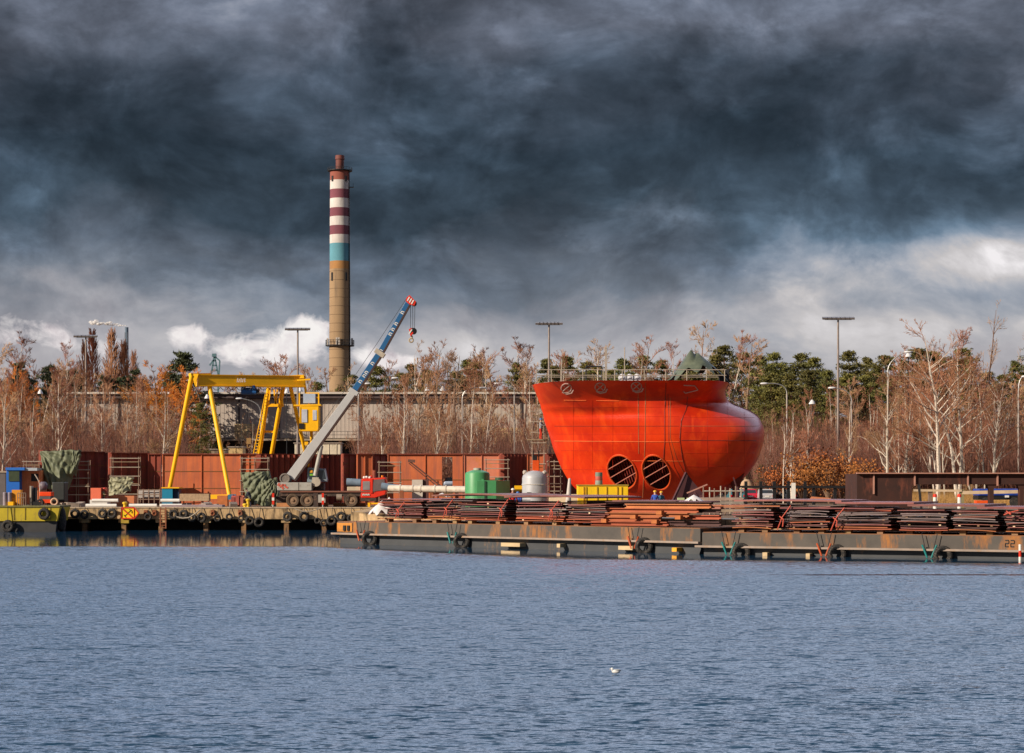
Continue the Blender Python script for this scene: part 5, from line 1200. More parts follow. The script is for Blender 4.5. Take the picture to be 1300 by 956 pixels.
# ================================================================== people
skin = mat('skin', (.55, .33, .24), .6)
def person(label, base, hgt, jacket, trousers, helmet, pose='stand', face=0.0, helmcol=None, extra=None):
    s = hgt / 1.75; t = thing('person', label, 'person', base)
    J = {'pel': (0, 0, .95), 'che': (0, 0, 1.30), 'nek': (0, 0, 1.50), 'hed': (0, -.02, 1.63)}
    A = {1: [(.19, 0, 1.42), (.27, -.03, 1.14), (.25, -.14, .90)], -1: [(-.19, 0, 1.42), (-.27, -.03, 1.14), (-.25, -.12, .90)]}
    Lg = {1: [(.10, 0, .90), (.12, -.03, .50), (.12, .03, .08)], -1: [(-.10, 0, .90), (-.13, -.02, .50), (-.14, .06, .08)]}
    if pose == 'reach': A[1] = [(.19, 0, 1.42), (.28, -.20, 1.25), (.22, -.45, 1.32)]; A[-1] = [(-.19, 0, 1.42), (-.30, -.16, 1.22), (-.22, -.40, 1.18)]
    if pose == 'bend':
        for k, v in J.items():
            if v[2] > 1: J[k] = (v[0], v[1] - (v[2] - .95) * .55, .95 + (v[2] - .95) * .88)
        for k in A: A[k] = [(x, y - .25 - .25 * (1.42 - z), z - .08) for x, y, z in A[k]]
    V = []; Ed = []; Rr = []
    def vx(p, r): V.append(Vector(p)); Rr.append(r); return len(V) - 1
    pel = vx(J['pel'], .15); che = vx(J['che'], .17); nek = vx(J['nek'], .06); hed = vx(J['hed'], .095); tp = vx(Vector(J['hed']) + Vector((0, 0, .10)), .075); Ed += [(pel, che), (che, nek), (nek, hed), (hed, tp)]
    for k in (1, -1):
        pr = che
        for p, r in zip(A[k], (.07, .05, .035)): i = vx(p, r); Ed.append((pr, i)); pr = i
        pr = pel
        for p, r in zip(Lg[k], (.09, .065, .05)): i = vx(p, r); Ed.append((pr, i)); pr = i
        i = vx(Vector(Lg[k][2]) + Vector((0, -.16, -.03)), .045); Ed.append((pr, i))
    me = bpy.data.meshes.new('body'); me.from_pydata(V, Ed, []); o = bpy.data.objects.new('body', me); COL.objects.link(o)
    md = o.modifiers.new('skin', 'SKIN'); md.use_smooth_shade = True
    for d_, r in zip(me.skin_vertices[0].data, Rr): d_.radius = (r, r)
    me.skin_vertices[0].data[0].use_root = True
    sb = o.modifiers.new('sub', 'SUBSURF'); sb.levels = 1; sb.render_levels = 1
    bpy.context.view_layer.update(); ev = o.evaluated_get(bpy.context.evaluated_depsgraph_get()); nm_ = bpy.data.meshes.new_from_object(ev); bpy.data.objects.remove(o)
    b = MB(); b.v = [tuple(v.co) for v in nm_.vertices]; b.f = [list(p.vertices) for p in nm_.polygons]
    for f in b.f:
        c_ = sum((Vector(b.v[i]) for i in f), Vector()) / len(f)
        b.mi.append(0 if c_.z > J['nek'][2] - .01 else (1 if c_.z > .93 or abs(c_.x) > .2 else 2))
    b.m = 0; hc_ = Vector(J['hed'])
    b.ball(hc_ + Vector((0, -.105, .0)), .016, .028, .03, n=6); b.ball(hc_ + Vector((.09, 0, 0)), .015, .02, .03, n=6); b.ball(hc_ + Vector((-.09, 0, 0)), .015, .02, .03, n=6)
    b.m = 3
    for k in (-.035, .035): b.ball(hc_ + Vector((k, -.088, .025)), .012, n=6)
    b.box(hc_ + Vector((0, -.09, -.045)), (.05, .012, .01))
    b.m = 0
    for k in (1, -1):
        w0 = Vector(A[k][2]); dr = (w0 - Vector(A[k][1])).normalized(); sd = dr.cross(Vector((0, 1, 0)) if abs(dr.y) < .9 else Vector((0, 0, 1))).normalized()
        b.bar(w0, w0 + dr * .10, .075, .035); 
        for q, ln in ((-.03, .07), (-.01, .085), (.01, .08), (.03, .06)): b.bar(w0 + dr * .10 + sd * q, w0 + dr * (.10 + ln) + sd * q * 1.1 + Vector((0, -.012, 0)), .017, .018)
        b.bar(w0 + dr * .03 - sd * .035, w0 + dr * .09 - sd * .075, .02, .02)
    M = Matrix.Rotation(face, 3, 'Z'); bl = Vector(base); b.v = [tuple(bl + M @ Vector(v) * s) for v in b.v]
    b.build('body', [skin, jacket, trousers, black], t, smooth=True)
    h = MB(); hc2 = hc_ + Vector((0, 0, .075)); h.lathe(hc2, [(.135, 0), (.13, .05), (.10, .10), (.05, .125), (.01, .13)], 16); h.box(hc2 + Vector((0, -.14, .01)), (.16, .08, .015))
    h.v = [tuple(bl + M @ Vector(v) * s) for v in h.v]; h.build('helmet' if helmcol else 'hair', helmcol or mat('dark_hair', (.03, .02, .018), .8), t, smooth='auto')
    return t
bluej = mat('blue_overalls', (.03, .09, .45), .8); navy = mat('navy_clothes', (.02, .025, .05), .85); redj = mat('red_jacket', (.62, .02, .02), .8); tealj = mat('teal_overalls', (.03, .12, .20), .8)
yh = mat('yellow_helmet', (.85, .45, .01), .4); wh_ = mat('white_helmet', (.8, .8, .78), .4); bh_ = mat('blue_helmet', (.02, .16, .50), .4); rh = mat('red_helmet', (.75, .04, .02), .4)
person('worker in blue overalls and yellow helmet under the right thruster tunnel', PX(831.5, 147), 1.70, bluej, bluej, True, 'stand', 3.0, yh)
person('worker in dark teal clothes and yellow helmet beside the one in blue', PX(839.5, 147.5), 1.64, tealj, navy, True, 'stand', 3.3, yh)
person('worker in red jacket and white helmet right of the green container', PX(651, 150), 1.84, redj, navy, True, 'stand', .4, wh_)
person('worker in blue with a blue helmet left of the grey tank', PX(661, 152), 1.66, bluej, bluej, True, 'bend', -.6, bh_)
person('person in dark clothes bending in front of the crumpled green tarpaulin', PX(318, 190.5), 1.78, navy, navy, False, 'bend', -1.2, None)
person('worker in a red helmet standing behind the red box', PX(132.5, 190), 1.75, mat('olive_jacket', (.22, .20, .10), .8), navy, True, 'reach', .8, rh)
zw = zy(557.5, 174.6)
person('worker in blue helmet and red trousers up on the scaffold tower by the hull', (xat(686.5, 174.6), 174.6, zw), 1.76, mat('grey_jacket', (.30, .30, .33), .8), mat('red_trousers', (.70, .05, .02), .8), True, 'reach', 1.2, bh_)
m = MB(); m.box((xat(683, 175.5), 175.5, zw - .05), (1.9, 1.3, .08)); sp_ = tag(m.build('scaffold_deck', mat('scaffold_board', (.35, .26, .17)), loc=(xat(683, 175.5), 175.5, zw)), 'narrow board deck on the scaffold tower under the worker in red trousers', 'deck')
# orange lift cage at the foot of the tower
t = thing('orange_cage', 'small orange and black cage hanging beside the tower above the grey tank', 'cage', P(680, 600, 173))
m = MB(); m.box(P(680, 591, 173), (.55, .5, .9)); m.build('box', mat('signal_orange', (.85, .10, .01), .5), t)
m = MB(); m.bar(P(679, 578, 173), P(679, 585, 173), .35); m.bar(P(677, 572, 173), P(677, 605, 173), .10); m.bar(P(684, 572, 173), P(684, 605, 173), .10); m.build('frame', black, t)

# ================================================================== barges
bargem = mat('grey_barge_paint', (.10, .085, .074), .75, 0, .25, .5, c2=(.055, .050, .047), c3=(.42, .15, .02), c3amt=.40, streak=.72, c3scale=.75)
bargel = mat('lower_barge_paint', (.055, .06, .07), .6, 0, .3, .5, c3=(.28, .15, .07), c3amt=.34, streak=.6)
railm = mat('pale_rub_rail', (.34, .27, .23), .7, 0, .3, 1, c3=(.30, .18, .1), c3amt=.4)
deckm = mat('rusty_deck', (.30, .13, .06), .9, 0, .4, .8)
def barge(fr, L_, zt, label, rake):
    o = thing('barge', label, 'barge', fr.o.copy()); zr = zt - .80
    m = MB(); poly = [(0, zr), (0, zt), (L_ - rake, zt), (L_, zr + .12), (L_, zr)] if rake else [(0, zr), (0, zt), (L_, zt), (L_, zr)]
    m.prism([fr.p(s, 0, z) for s, z in poly], fr.n * BW); m.build('hull', bargem, o)
    if rake: m = MB(); m.hexa([fr.p(s, t_, z + dz_) for dz_ in (.01, .04) for s, t_, z in ((L_ - rake, .02, zt), (L_ - .02, .02, zr + .12), (L_ - .02, BW - .02, zr + .12), (L_ - rake, BW - .02, zt))]); m.build('sloping_end', mat('black_tarred_plate', (.02, .018, .018), .95, 0, .3, 1, spec=.1), o)
    m = MB(); m.prism([fr.p(s, .30, z) for s, z in ((.0, -.8), (.0, zr), (L_, zr), (L_ - .6, -.8))], fr.n * (BW - .6)); m.build('lower_hull', bargel, o)
    m = MB(); m.hexa([fr.p(s, t_, z) for z in (zr - .10, zr + .02) for s, t_ in ((-.4, -.24), (L_, -.24), (L_, .28), (-.4, .28))]); m.build('rub_rail', railm, o)
    m = MB(); m.hexa([fr.p(s, t_, z) for z in (zt, zt + .03) for s, t_ in ((.05, .05), (L_ - rake - .05, .05), (L_ - rake - .05, BW - .05), (.05, BW - .05))]); m.build('deck', deckm, o)
    return o
L1 = B1.L; o1 = barge(B1, L1, Z1, 'long grey barge streaked with orange rust, moored under the left plate stacks', 0)
L2 = B2.L; o2 = barge(B2, L2, Z2, 'second grey barge with a square end, moored under the right plate stacks', 0)
m = MB(); s_ = B1.s_at(438, 0)
for ss in (.35, .75): m.tube(B1.p(B1.s_at(434, 0) + ss, -.02, Z1 - .25), B1.p(B1.s_at(434, 0) + ss, -.02, Z1 - .62), .16, n=12)
m.build('bollard_pair', black, o1, smooth='auto')
m = MB(); m.box(B1.p(B1.s_at(438, 0), -.03, Z1 - .38), (1.5, .06, .62), rz=B1.ang); m.build('corner_plate', mat('orange_rust_plate', (.60, .24, .04), .8, 0, .4, 1.5), o1)
def fender(fr, px, zt, colr, label, par=None):
    s = fr.s_at(px, -.3); t = thing('mooring_sling', label, 'mooring sling', fr.p(s, -.3, zt), 'coloured slings over the barge side')
    for k in (-1, 1):
        m = MB(); m.tube(fr.p(s + k * .45, -.28, zt + .1), fr.p(s + k * .25, -.30, zt - .75), .025, n=5); m.build('line', darksteel, t)
        m = MB(); m.tube(fr.p(s + k * .42, -.32, zt - .55), fr.p(s + k * .12, -.34, zt - 1.3), .06, n=8); m.build('strap', colr, t)
    m = MB(); m.torus(fr.p(s + .75, -.18, zt - 1.15), .42, .15, 'Y', 20, 8); m.build('tyre', rubber, t)
teal = mat('teal_strap', (.01, .19, .19), .6); orst = mat('orange_strap', (.45, .08, .02), .6)
fender(B1, 574, Z1, teal, 'teal sling with a tyre on the left barge side'); fender(B1, 804, Z1, orst, 'orange sling near the raked end of the left barge'); fender(B2, 1046, Z2, orst, 'orange sling on the right barge side'); fender(B2, 1180, Z2, teal, 'teal sling on the right barge side'); fender(B1, 458, Z1, orst, 'orange sling at the left corner of the left barge')
fender(B2, 925, Z2, teal, 'teal sling at the square end of the right barge')
cream = mat('cream_board', (.58, .43, .25), .7); orb = mat('orange_board', (.85, .38, .02), .7)
for fr, px0, px1, zt, mm, lb in ((B1, 636, 660, .42, cream, 'long cream board low on the left barge side'), (B1, 707, 711, .45, cream, 'small cream board alone on the left barge side'), (B1, 785, 803, .42, cream, 'cream board beside the orange sling'), (B1, 853, 859, .4, orb, 'small orange board near the end of the left barge'),
                                 (B2, 968, 974, .22, cream, 'cream board on the right barge, the left of two'), (B2, 1023, 1028, .20, cream, 'cream board on the right barge left of the orange sling')):
    s0, s1 = fr.s_at(px0, -.35), fr.s_at(px1, -.35); m = MB(); m.hexa([fr.p(s, t_, z) for z in (zt - .26, zt - .02) for s, t_ in ((s0, -.36), (s1, -.36), (s1, .25), (s0, .25))]); tag(m.build('fender_board', mm, loc=fr.p((s0 + s1) / 2, -.3, zt)), lb, 'fender board')
# draught post at the right end
t = thing('depth_post', 'red and white striped post standing in the water at the right edge', 'post', B2.p(B2.s_at(1295, -.6), -.6, -.5)); pz = B2.p(B2.s_at(1295, -.6), -.6, 0)
for i in range(4): m = MB(); m.tube(pz + Vector((0, 0, -.5 + .35 * i)), pz + Vector((0, 0, -.15 + .35 * i)), .08, n=8); m.build('band', white if i % 2 else redp, t)
# digits painted on the right barge end
def digit2(fr, px, z, mm, par):
    s = fr.s_at(px, 0); m = MB()
    for a_, b_ in (((0, .36), (.2, .36)), ((.2, .36), (.2, .18)), ((.2, .18), (0, .18)), ((0, .18), (0, 0)), ((0, 0), (.2, 0))): m.bar(fr.p(s + a_[0], -.012, z + a_[1]), fr.p(s + b_[0], -.012, z + b_[1]), .02, .06)
    m.build('painted_digit', mm, par)
for px in (1276, 1283): digit2(B2, px, Z2 - .6, black, o2)

# ------------------------------------------------------------------ stacks of steel plates, every plate its own object
plm = [mat('plate_mauve', (.25, .085, .075), .5, .15, .2, .8, c3=(.14, .05, .045), c3amt=.4, rand=.2), mat('plate_rust', (.42, .12, .05), .7, .1, .3, 1, rand=.2), mat('plate_grey', (.21, .16, .165), .45, .3, .3, 1, rand=.2), mat('plate_dark', (.08, .035, .032), .6, .1, .3, 1, rand=.2)]
timber = mat('timber_dunnage', (.28, .17, .09), .9, 0, .3, 3, rand=.2); pale_t = mat('pale_dunnage', (.78, .60, .40), .9, 0, .2, 3)
def plate(fr, s, t0, z, ln, wd, th, mm, label, group, sag=0.0, rot=0.0, lift=0.0, nseg=5):
    rows_t, rows_b = [], []
    for i in range(nseg + 1):
        u = i / nseg; ds = (u - .5) * ln; zz = z + sag * (1 - (2 * u - 1) ** 2) + lift * (u - .5)
        a = fr.p(s + ds, t0 + rot * ds, zz); b = fr.p(s + ds, t0 + wd + rot * ds, zz); rows_b += [a, b]
    m = MB(); n_ = nseg + 1
    up = Vector((0, 0, th)); vs = rows_b + [v + up for v in rows_b]; k = 2 * n_
    fs = []
    for i in range(nseg): a = 2 * i; fs += [(a, a + 1, a + 3, a + 2), (k + a, k + a + 2, k + a + 3, k + a + 1), (a, a + 2, k + a + 2, k + a), (a + 1, k + a + 1, k + a + 3, a + 3)]
    fs += [(0, k, k + 1, 1), (k - 2, k - 1, 2 * k - 1, 2 * k - 2)]; m.add(vs, fs)
    return tag(m.build('steel_plate', mm, loc=fr.p(s, t0 + wd / 2, z)), label, 'steel plate', group)
def block(fr, s, t0, z, sz, mm, label, group):
    m = MB(); m.box(fr.p(s, t0 + sz[1] / 2, z + sz[2] / 2), sz, rz=fr.ang); tag(m.build('timber_block', mm, loc=fr.p(s, t0, z)), label, 'timber block', group)
def stack(fr, px0, px1, zb, zt, nlay, where, t0=.5, seed=0, wd=5.5):
    rg = random.Random(seed); s0, s1 = fr.s_at(px0, t0), fr.s_at(px1, t0); s = (s0 + s1) / 2; ln = s1 - s0; z = zb + .26
    for q in (.2, .8):
        block(fr, s0 + ln * q, t0 + .15, zb + .03, (.35, .5, .22), timber, 'timber block under the stack ' + where, 'timber blocks under the plate stacks')
    gap = (zt - z) / nlay
    for i in range(nlay):
        f = i / nlay; th = gap * rg.uniform(.30, .55); r = rg.random()
        mm = plm[1] if i == 0 else (plm[2] if .45 < f < .8 and r < .5 else (plm[3] if r < .30 else (plm[1] if r < .42 else plm[0])))
        if i == nlay - 1: mm = plm[0]
        lb = ('lowest' if i == 0 else 'topmost' if i == nlay - 1 else 'middle') + ' plate in the stack ' + where
        plate(fr, s + rg.gauss(0, .07), t0 + rg.uniform(-.15, .2) + (.0 if i else -.1), z, ln * rg.uniform(.93, 1.05), wd, th, mm, lb, 'steel plates stacked along the shore', rg.gauss(0, .03), rg.gauss(0, .02), rg.gauss(0, .04))
        if i < nlay - 1 and i % 2 == 0: 
            for q in (.15, .55, .85):
                if rg.random() < .7: block(fr, s0 + ln * (q + rg.uniform(-.05, .05)), t0 + .12, z + th, (.13, .4, gap - th), rg.choice((timber, timber, pale_t, plm[3])), 'small spacer in the stack ' + where, 'spacers between the stacked plates')
        z += gap
ZT1 = 3.35
S1 = [(478, 536, 'beside the white sacking'), (541, 584, 'below the long white pipe'), (583, 642, 'below the green container'), (654, 714, 'below the grey tank'), (720, 768, 'below the left half of the yellow box')]
for i, (a, b, wl) in enumerate(S1):
    zt_ = H + (HZ - (634 + i * 1.0)) / F * (B1.p(B1.s_at((a + b) / 2, .5), .5, 0).y); stack(B1, a, b, Z1, zt_, 10, wl, .5, 40 + i)
S2 = [(930, 980, 'below the dark fence'), (1000, 1052, 'above the orange sling'), (1062, 1130, 'before the dark box of the rusty frame'), (1142, 1202, 'in front of the two big birches'), (1210, 1267, 'in front of the blue truck'), (1276, 1334, 'at the right edge of the photo')]
for i, (a, b, wl) in enumerate(S2):
    zt_ = H + (HZ - (640 + i * 1.9)) / F * (B2.p(B2.s_at((a + b) / 2, .5), .5, 0).y); stack(B2, a, b, Z2, zt_, 11, wl, .5, 60 + i)
# wide sheets bridging the stacks
def sheet(fr, px0, px1, y, label, mm, t0=.4, th=.07, wd=6, sag=0.0, lift=0.0):
    s0, s1 = fr.s_at(px0, t0), fr.s_at(px1, t0); q = fr.p((s0 + s1) / 2, t0, 0); z = H + (HZ - y) / F * q.y
    plate(fr, (s0 + s1) / 2, t0, z, s1 - s0, wd, th, mm, label, 'long plates on top of the stacks', sag, 0, lift, 12)
sheet(B1, 482, 560, 634.5, 'long mauve plate on top of the stacks left of the white pipe foot', plm[0], .5, .05)
sheet(B1, 548, 650, 630.5, 'long mauve plate arching on top below the green container', plm[0], .4, .10, sag=.12)
sheet(B1, 640, 742, 632.5, 'long mauve plate on top between the grey tank and the yellow box', plm[0], .35, .10, sag=.10)
sheet(B1, 545, 600, 636, 'grey edged plate just under the arching mauve one', plm[2], .3, .05)
sheet(B1, 720, 862, 638, 'long mauve plate on top below the yellow box', plm[0], 3.0, .09, wd=4.5, sag=.05)
sheet(B2, 932, 1068, 637, 'long mauve plate on top below the dark fence', plm[0], .35, .10, sag=.03)
sheet(B2, 1060, 1160, 639.5, 'long mauve plate on top before the dark box of the rusty frame', plm[0], .33, .10, sag=-.02)
sheet(B2, 1152, 1250, 643, 'long mauve plate on top before the two big birches', plm[0], .36, .12)
sheet(B2, 1240, 1330, 646, 'long mauve plate on top at the right edge', plm[0], .3, .11)
sheet(B2, 905, 990, 643, 'pinkish plate in the second layer left of the dark fence', plm[1], .4, .06)
sheet(B2, 990, 1110, 646, 'pinkish plate in the second layer above the orange sling', plm[0], .34, .07)
# beams and long sections piled between the barges, on the shore edge
def beam(px0, px1, z, label, t, mm, h=.22, ft=.05, skew=0.0):
    s0, s1 = B1.s_at(px0, t), B1.s_at(px1, t); a = B1.p(s0, t, z); b = B1.p(s1, t + skew, z + .02); m = MB(); up = Vector((0, 0, h)); back = B1.n * .16
    m.bar(a, b, .34, ft); m.bar(a + up, b + up, .34, ft); m.bar(a + up / 2 + back * .2, b + up / 2 + back * .2, .03, h - ft)
    tag(m.build('steel_beam', mm, loc=a.lerp(b, .5)), label, 'steel beam', 'rusty beams piled on the left barge')
obm = mat('orange_beam', (.36, .10, .04), .75, 0, .25, 1.2, rand=.15)
wheres = ['lowest rusty beam at the front of the beam pile', 'second lowest rusty beam at the front of the beam pile', 'middle rusty beam at the front of the beam pile', 'second highest rusty beam at the front of the beam pile', 'topmost rusty beam at the front of the beam pile']
for k_, (x0, x1, mm) in enumerate(((752, 846, obm), (762, 836, obm), (770, 872, obm), (742, 884, obm), (795, 900, plm[1]))): beam(x0, x1, Z1 + .10 + .28 * k_, wheres[k_], .6 + .12 * k_, mm, skew=.2)
for k_, (x0, x1, z, t_, mm) in enumerate(((730, 800, .5, 2.2, plm[3]), (722, 775, .9, 2.0, plm[3]), (745, 905, 1.35, 2.4, plm[3]), (850, 915, .15, 1.4, plm[3]), (856, 915, .55, 1.5, plm[1]), (846, 915, .95, 1.6, plm[3]), (862, 918, 1.2, 1.5, plm[0]), (790, 860, 1.4, 2.6, plm[3]), (735, 850, .15, 3.0, plm[3]), (800, 912, 1.05, 3.2, plm[3]))):
    beam(x0, x1, Z1 + z, 'dark beam farther back in the beam pile below the yellow helmets', t_, mm)
for k_, (px, z, t_) in enumerate(((805, .64, .45), (768, .36, .45), (832, .36, .5), (862, .64, .6), (838, .92, .6))): m = MB(); m.box(B1.p(B1.s_at(px, t_), t_, Z1 + z + .02), (.42, .3, .24), rz=B1.ang); tag(m.build('spacer_block', mat('orange_block', (.45, .14, .04), .8), loc=B1.p(B1.s_at(px, t_), t_, Z1 + z)), 'orange block wedged between the beams of the pile', 'block', 'orange blocks in the beam pile')
# red tie straps over the stacks
for fr, px, z0, z1, t_ in ((B1, 505, Z1 + .3, 3.0, .2), (B1, 566, Z1 + .4, 3.2, .2), (B1, 636, Z1 + .35, 3.25, .2), (B1, 700, Z1 + .35, 3.2, .2), (B2, 992, Z2 + .2, 3.0, .1), (B2, 1060, Z2 + .2, 2.9, .1), (B2, 1280, Z2 + 1.2, 2.8, .1)):
    s = fr.s_at(px, t_); m = MB(); m.path([fr.p(s - .25, t_, z0), fr.p(s + .05, t_ - .05, (z0 + z1) / 2), fr.p(s + .55, t_ + .1, z1)], .035, 5); m.path([fr.p(s + .1, t_ - .06, z0 + .2), fr.p(s + .15, t_ - .06, (z0 + z1) / 2 - .1), fr.p(s - .1, t_ - .06, (z0 + z1) / 2 + .1)], .04, 5)
    tag(m.build('tie_strap', mat('red_strap', (.60, .10, .06), .7), loc=fr.p(s, t_, z0)), 'red tie strap slung down the front of the plate stacks near ' + {505: 'the truck cab', 566: 'the white pipe', 636: 'the green container', 700: 'the grey tank', 992: 'the orange shrub', 1060: 'the rusty frame', 1280: 'the right edge'}[px], 'strap')
# ================================================================== smaller things on the quay
def simple(nm, label, cat, loc, parts, group=None):
    t = thing(nm, label, cat, loc, group)
    for pn, mb, mm in parts: mb.build(pn, mm, t, smooth='auto')
    return t
def boxpx(px0, px1, y0, y1, D, dep, zb=None):
    m = MB(); xa, xb = xat(px0, D), xat(px1, D); zt = zy(y0, D); z0 = G if zb is None and y1 is None else zy(y1, D)
    m.box(((xa + xb) / 2, D + dep / 2, (zt + z0) / 2), (abs(xb - xa), dep, zt - z0)); return m
# tyres along the quay wall
tyres = [(95, 652, 6), (107, 653, 6), (130, 652, 6), (142, 652, 6.5), (188, 656, 5), (220, 653, 6), (233, 653, 6), (244, 657, 5.5), (256, 657, 6.5), (276, 658, 4.5), (291, 656, 4.5), (306, 658, 4), (317, 661, 6), (329, 663, 6.5),
         (365, 656, 6.5), (386, 656, 6.5), (403, 661, 4), (411, 664, 4.5), (421, 661, 6.5), (433, 656, 6.5), (446, 658, 5.5), (458, 658, 5)]
where = ['first tyre right of the yellow boat', 'second tyre right of the yellow boat', 'left tyre of the pair before the yellow sign', 'tyre just left of the yellow sign', 'small tyre between the yellow sign and the ladder', 'first tyre right of the ladder', 'second tyre right of the ladder', 'third tyre right of the ladder, crossed by a rope',
         'fourth tyre right of the ladder', 'small tyre below the front gantry foot', 'tilted small tyre below the orange bogie', 'smallest tyre below the yellow bollards', 'tyre below the person in dark clothes', 'lowest one below the crumpled tarpaulin', 'tyre below the rear wheels of the truck crane', 'tyre below the second wheel of the truck crane',
         'small tyre below the middle of the truck crane', 'small low tyre in front of the truck crane outrigger', 'tyre below the fuel tank of the truck crane', 'tyre below the front wheel of the truck crane', 'tyre below the red cab', 'last tyre before the barge corner']
for (px, py, r), w_ in zip(tyres, where):
    D = 179.65; rr = r / F * D; m = MB(); c_ = P(px, py, D); n = 26; m.torus((0, 0, 0), rr * .72, rr * .30, 'Y', n, 10, 1.0)
    rot = Matrix.Rotation(rnd.uniform(-.3, .3), 3, 'Z') @ Matrix.Rotation(rnd.uniform(-.15, .2), 3, 'X'); m.v = [tuple(c_ + rot @ Vector(v)) for v in m.v]
    t = thing('tyre', 'black tyre on the quay wall, ' + w_, 'tyre', c_, 'tyres hung along the quay wall'); m.build('tread', rubber, t, smooth=True)
    m = MB(); m.tube(c_ + Vector((0, .05, rr * .6)), Vector((c_.x + rnd.uniform(-.1, .1), 179.9, 2.05)), .03, n=5); m.build('chain', darksteel, t)
m = MB(); m.path([P(224, 656, 179.2), P(232, 658, 179.2), P(240, 657, 179.2), P(248, 652, 179.2), P(254, 647, 179.4)], .06, 6); tag(m.build('rope', mat('pale_rope', (.45, .38, .30), .9), loc=P(240, 655, 179.2)), 'pale mooring rope looped over the tyres right of the ladder', 'rope')
m = MB(); m.path([P(374, 646, 179.1), P(384, 649, 179.1), P(395, 649, 179.1), P(408, 645, 179.3)], .045, 6); tag(m.build('rope', mat('pale_rope', (.45, .38, .30)), loc=P(390, 648, 179.1)), 'thin pale rope sagging below the truck crane wheels', 'rope')
for px, nm in ((270, 'left of the bogie'), (305, 'under the yellow bollards'), (196, 'left of the ladder'), (185, 'right of the yellow sign')):
    m = MB(); m.box(P(px, 651, 179.9), (.32, .2, .5)); m.torus(P(px, 652, 179.75), .16, .05, 'Y', 12, 6); tag(m.build('mooring_ring', mat('rusty_ring', (.28, .09, .04), .8), loc=P(px, 651, 179.8)), 'rusty mooring ring plate ' + nm, 'mooring ring')
# quay ladder
t = thing('quay_ladder', 'rusty ladder down the quay wall between the sign and the tyres', 'ladder', P(207, 660, 179.8)); lm = mat('rusty_ladder', (.32, .11, .05), .8, 0, .4, 3)
for px in (203.5, 210.5): m = MB(); m.bar(P(px, 644, 179.7), P(px, 671, 179.7), .10, .12); m.build('side_rail', lm, t)
for i in range(8): m = MB(); m.bar(P(203.5, 647 + i * 3.3, 179.7), P(210.5, 647 + i * 3.3, 179.7), .07); m.build('rung', lm, t)
# no anchoring sign
D = 179.3; t = thing('no_anchoring_sign', 'yellow arrow shaped no anchoring sign with red border on the quay wall', 'sign', P(165, 651, D))
ym_ = mat('sign_yellow', (.90, .58, .01), .5, 0, .03); rm_ = mat('sign_red', (.75, .04, .02), .5)
out_ = [(154, 658), (154, 644.5), (170.5, 644.5), (176, 651.2), (170.5, 658)]
m = MB(); m.prism([P(x, y, D) for x, y in out_], (0, .06, 0)); m.build('panel', ym_, t)
m = MB()
for a_, b_ in zip(out_, out_[1:] + out_[:1]): m.bar(P(*a_, D - .02), P(*b_, D - .02), .04, .10)
m.bar(P(154.5, 645, D - .04), P(169, 657.7, D - .04), .03, .10); m.bar(P(170, 644.8, D - .03), P(170, 657.7, D - .03), .03, .06); m.build('border', rm_, t)
m = MB(); m.bar(P(158, 655.5, D - .02), P(166.5, 647.5, D - .02), .02, .05); m.bar(P(157, 653.5, D - .02), P(160, 657, D - .02), .02, .05)
m.path([P(164, 646.8, D - .02), P(166.3, 647.5, D - .02), P(167.5, 649.2, D - .02), P(167.2, 651.5, D - .02)], .03, 5); m.build('anchor_symbol', black, t)
m = MB(); m.box(P(159, 661, D + .3), (.7, .4, .45)); m.build('bracket', mat('ochre_bracket', (.45, .30, .04), .8), t)
def bollard(px, y0, D, label):
    m = MB(); x = xat(px, D); zt = zy(y0, D); m.lathe((x, D, 0), [(.14, G), (.14, zt - .25), (.22, zt - .18), (.22, zt - .05), (.1, zt)], 14); tag(m.build('bollard', mat('bollard_yellow', (.85, .55, .02), .5), loc=(x, D, G), smooth='auto'), label, 'bollard', 'yellow bollards on the quay edge')
bollard(158.5, 637, 181, 'yellow bollard right above the no anchoring sign'); bollard(311, 639, 181.5, 'short yellow bollard beside the person in dark clothes'); bollard(315, 633, 183, 'taller yellow bollard beside the person in dark clothes')
t = thing('yellow_barrier', 'low yellow bracket barrier on the quay before the red cab', 'barrier', PX(473, 182)); m = MB(); m.box(PX(468.5, 182, G + .22), (.22, .3, .5)); m.box(PX(478, 182, G + .40), (1.3, .16, .14)); m.build('bracket', yellowpaint, t)
# blue cabin, orange container, etc at the left
D = 195; t = thing('site_cabin', 'blue site cabin with a big dark window at the left', 'cabin', PX(19, D)); m = boxpx(8, 25, 596, None, D, 2.4); m.build('wall', mat('blue_cabin', (.01, .13, .55), .5, 0, .15, 1), t, bevel=.03)
m = boxpx(7, 31, 593.5, 597, D - .2, 2.9); m.build('roof', mat('blue_cabin_roof', (.02, .16, .60), .5), t); m = boxpx(11, 24.5, 598, 611, D - .08, .06); m.build('window', mat('greenish_window', (.06, .08, .05), .15), t)
m = boxpx(31, 47, 594, 597.5, D, 2.5); tag(m.build('roof_sheet', mat('pale_blue_sheet', (.45, .52, .60), .6), loc=P(39, 597, D)), 'pale blue roof sheet lying on the orange container', 'sheet')
orc = mat('salmon_container', (.80, .30, .14), .7, 0, .2, 1, c3=(.60, .18, .07), c3amt=.4, streak=.8)
D = 196; t = thing('container', 'salmon orange steel container with dark opening beside the blue cabin', 'container', PX(38, D)); m = boxpx(25, 52, 597, None, D, 2.5)
for i in range(12): m.box((xat(26 + i * 2.2, D), D - .03, (G + zy(598, D)) / 2), (.07, .06, zy(598, D) - G - .1))
m.build('wall', orc, t); m = boxpx(39.5, 48.5, 601.5, 611, D - .09, .06); m.build('opening', black, t)
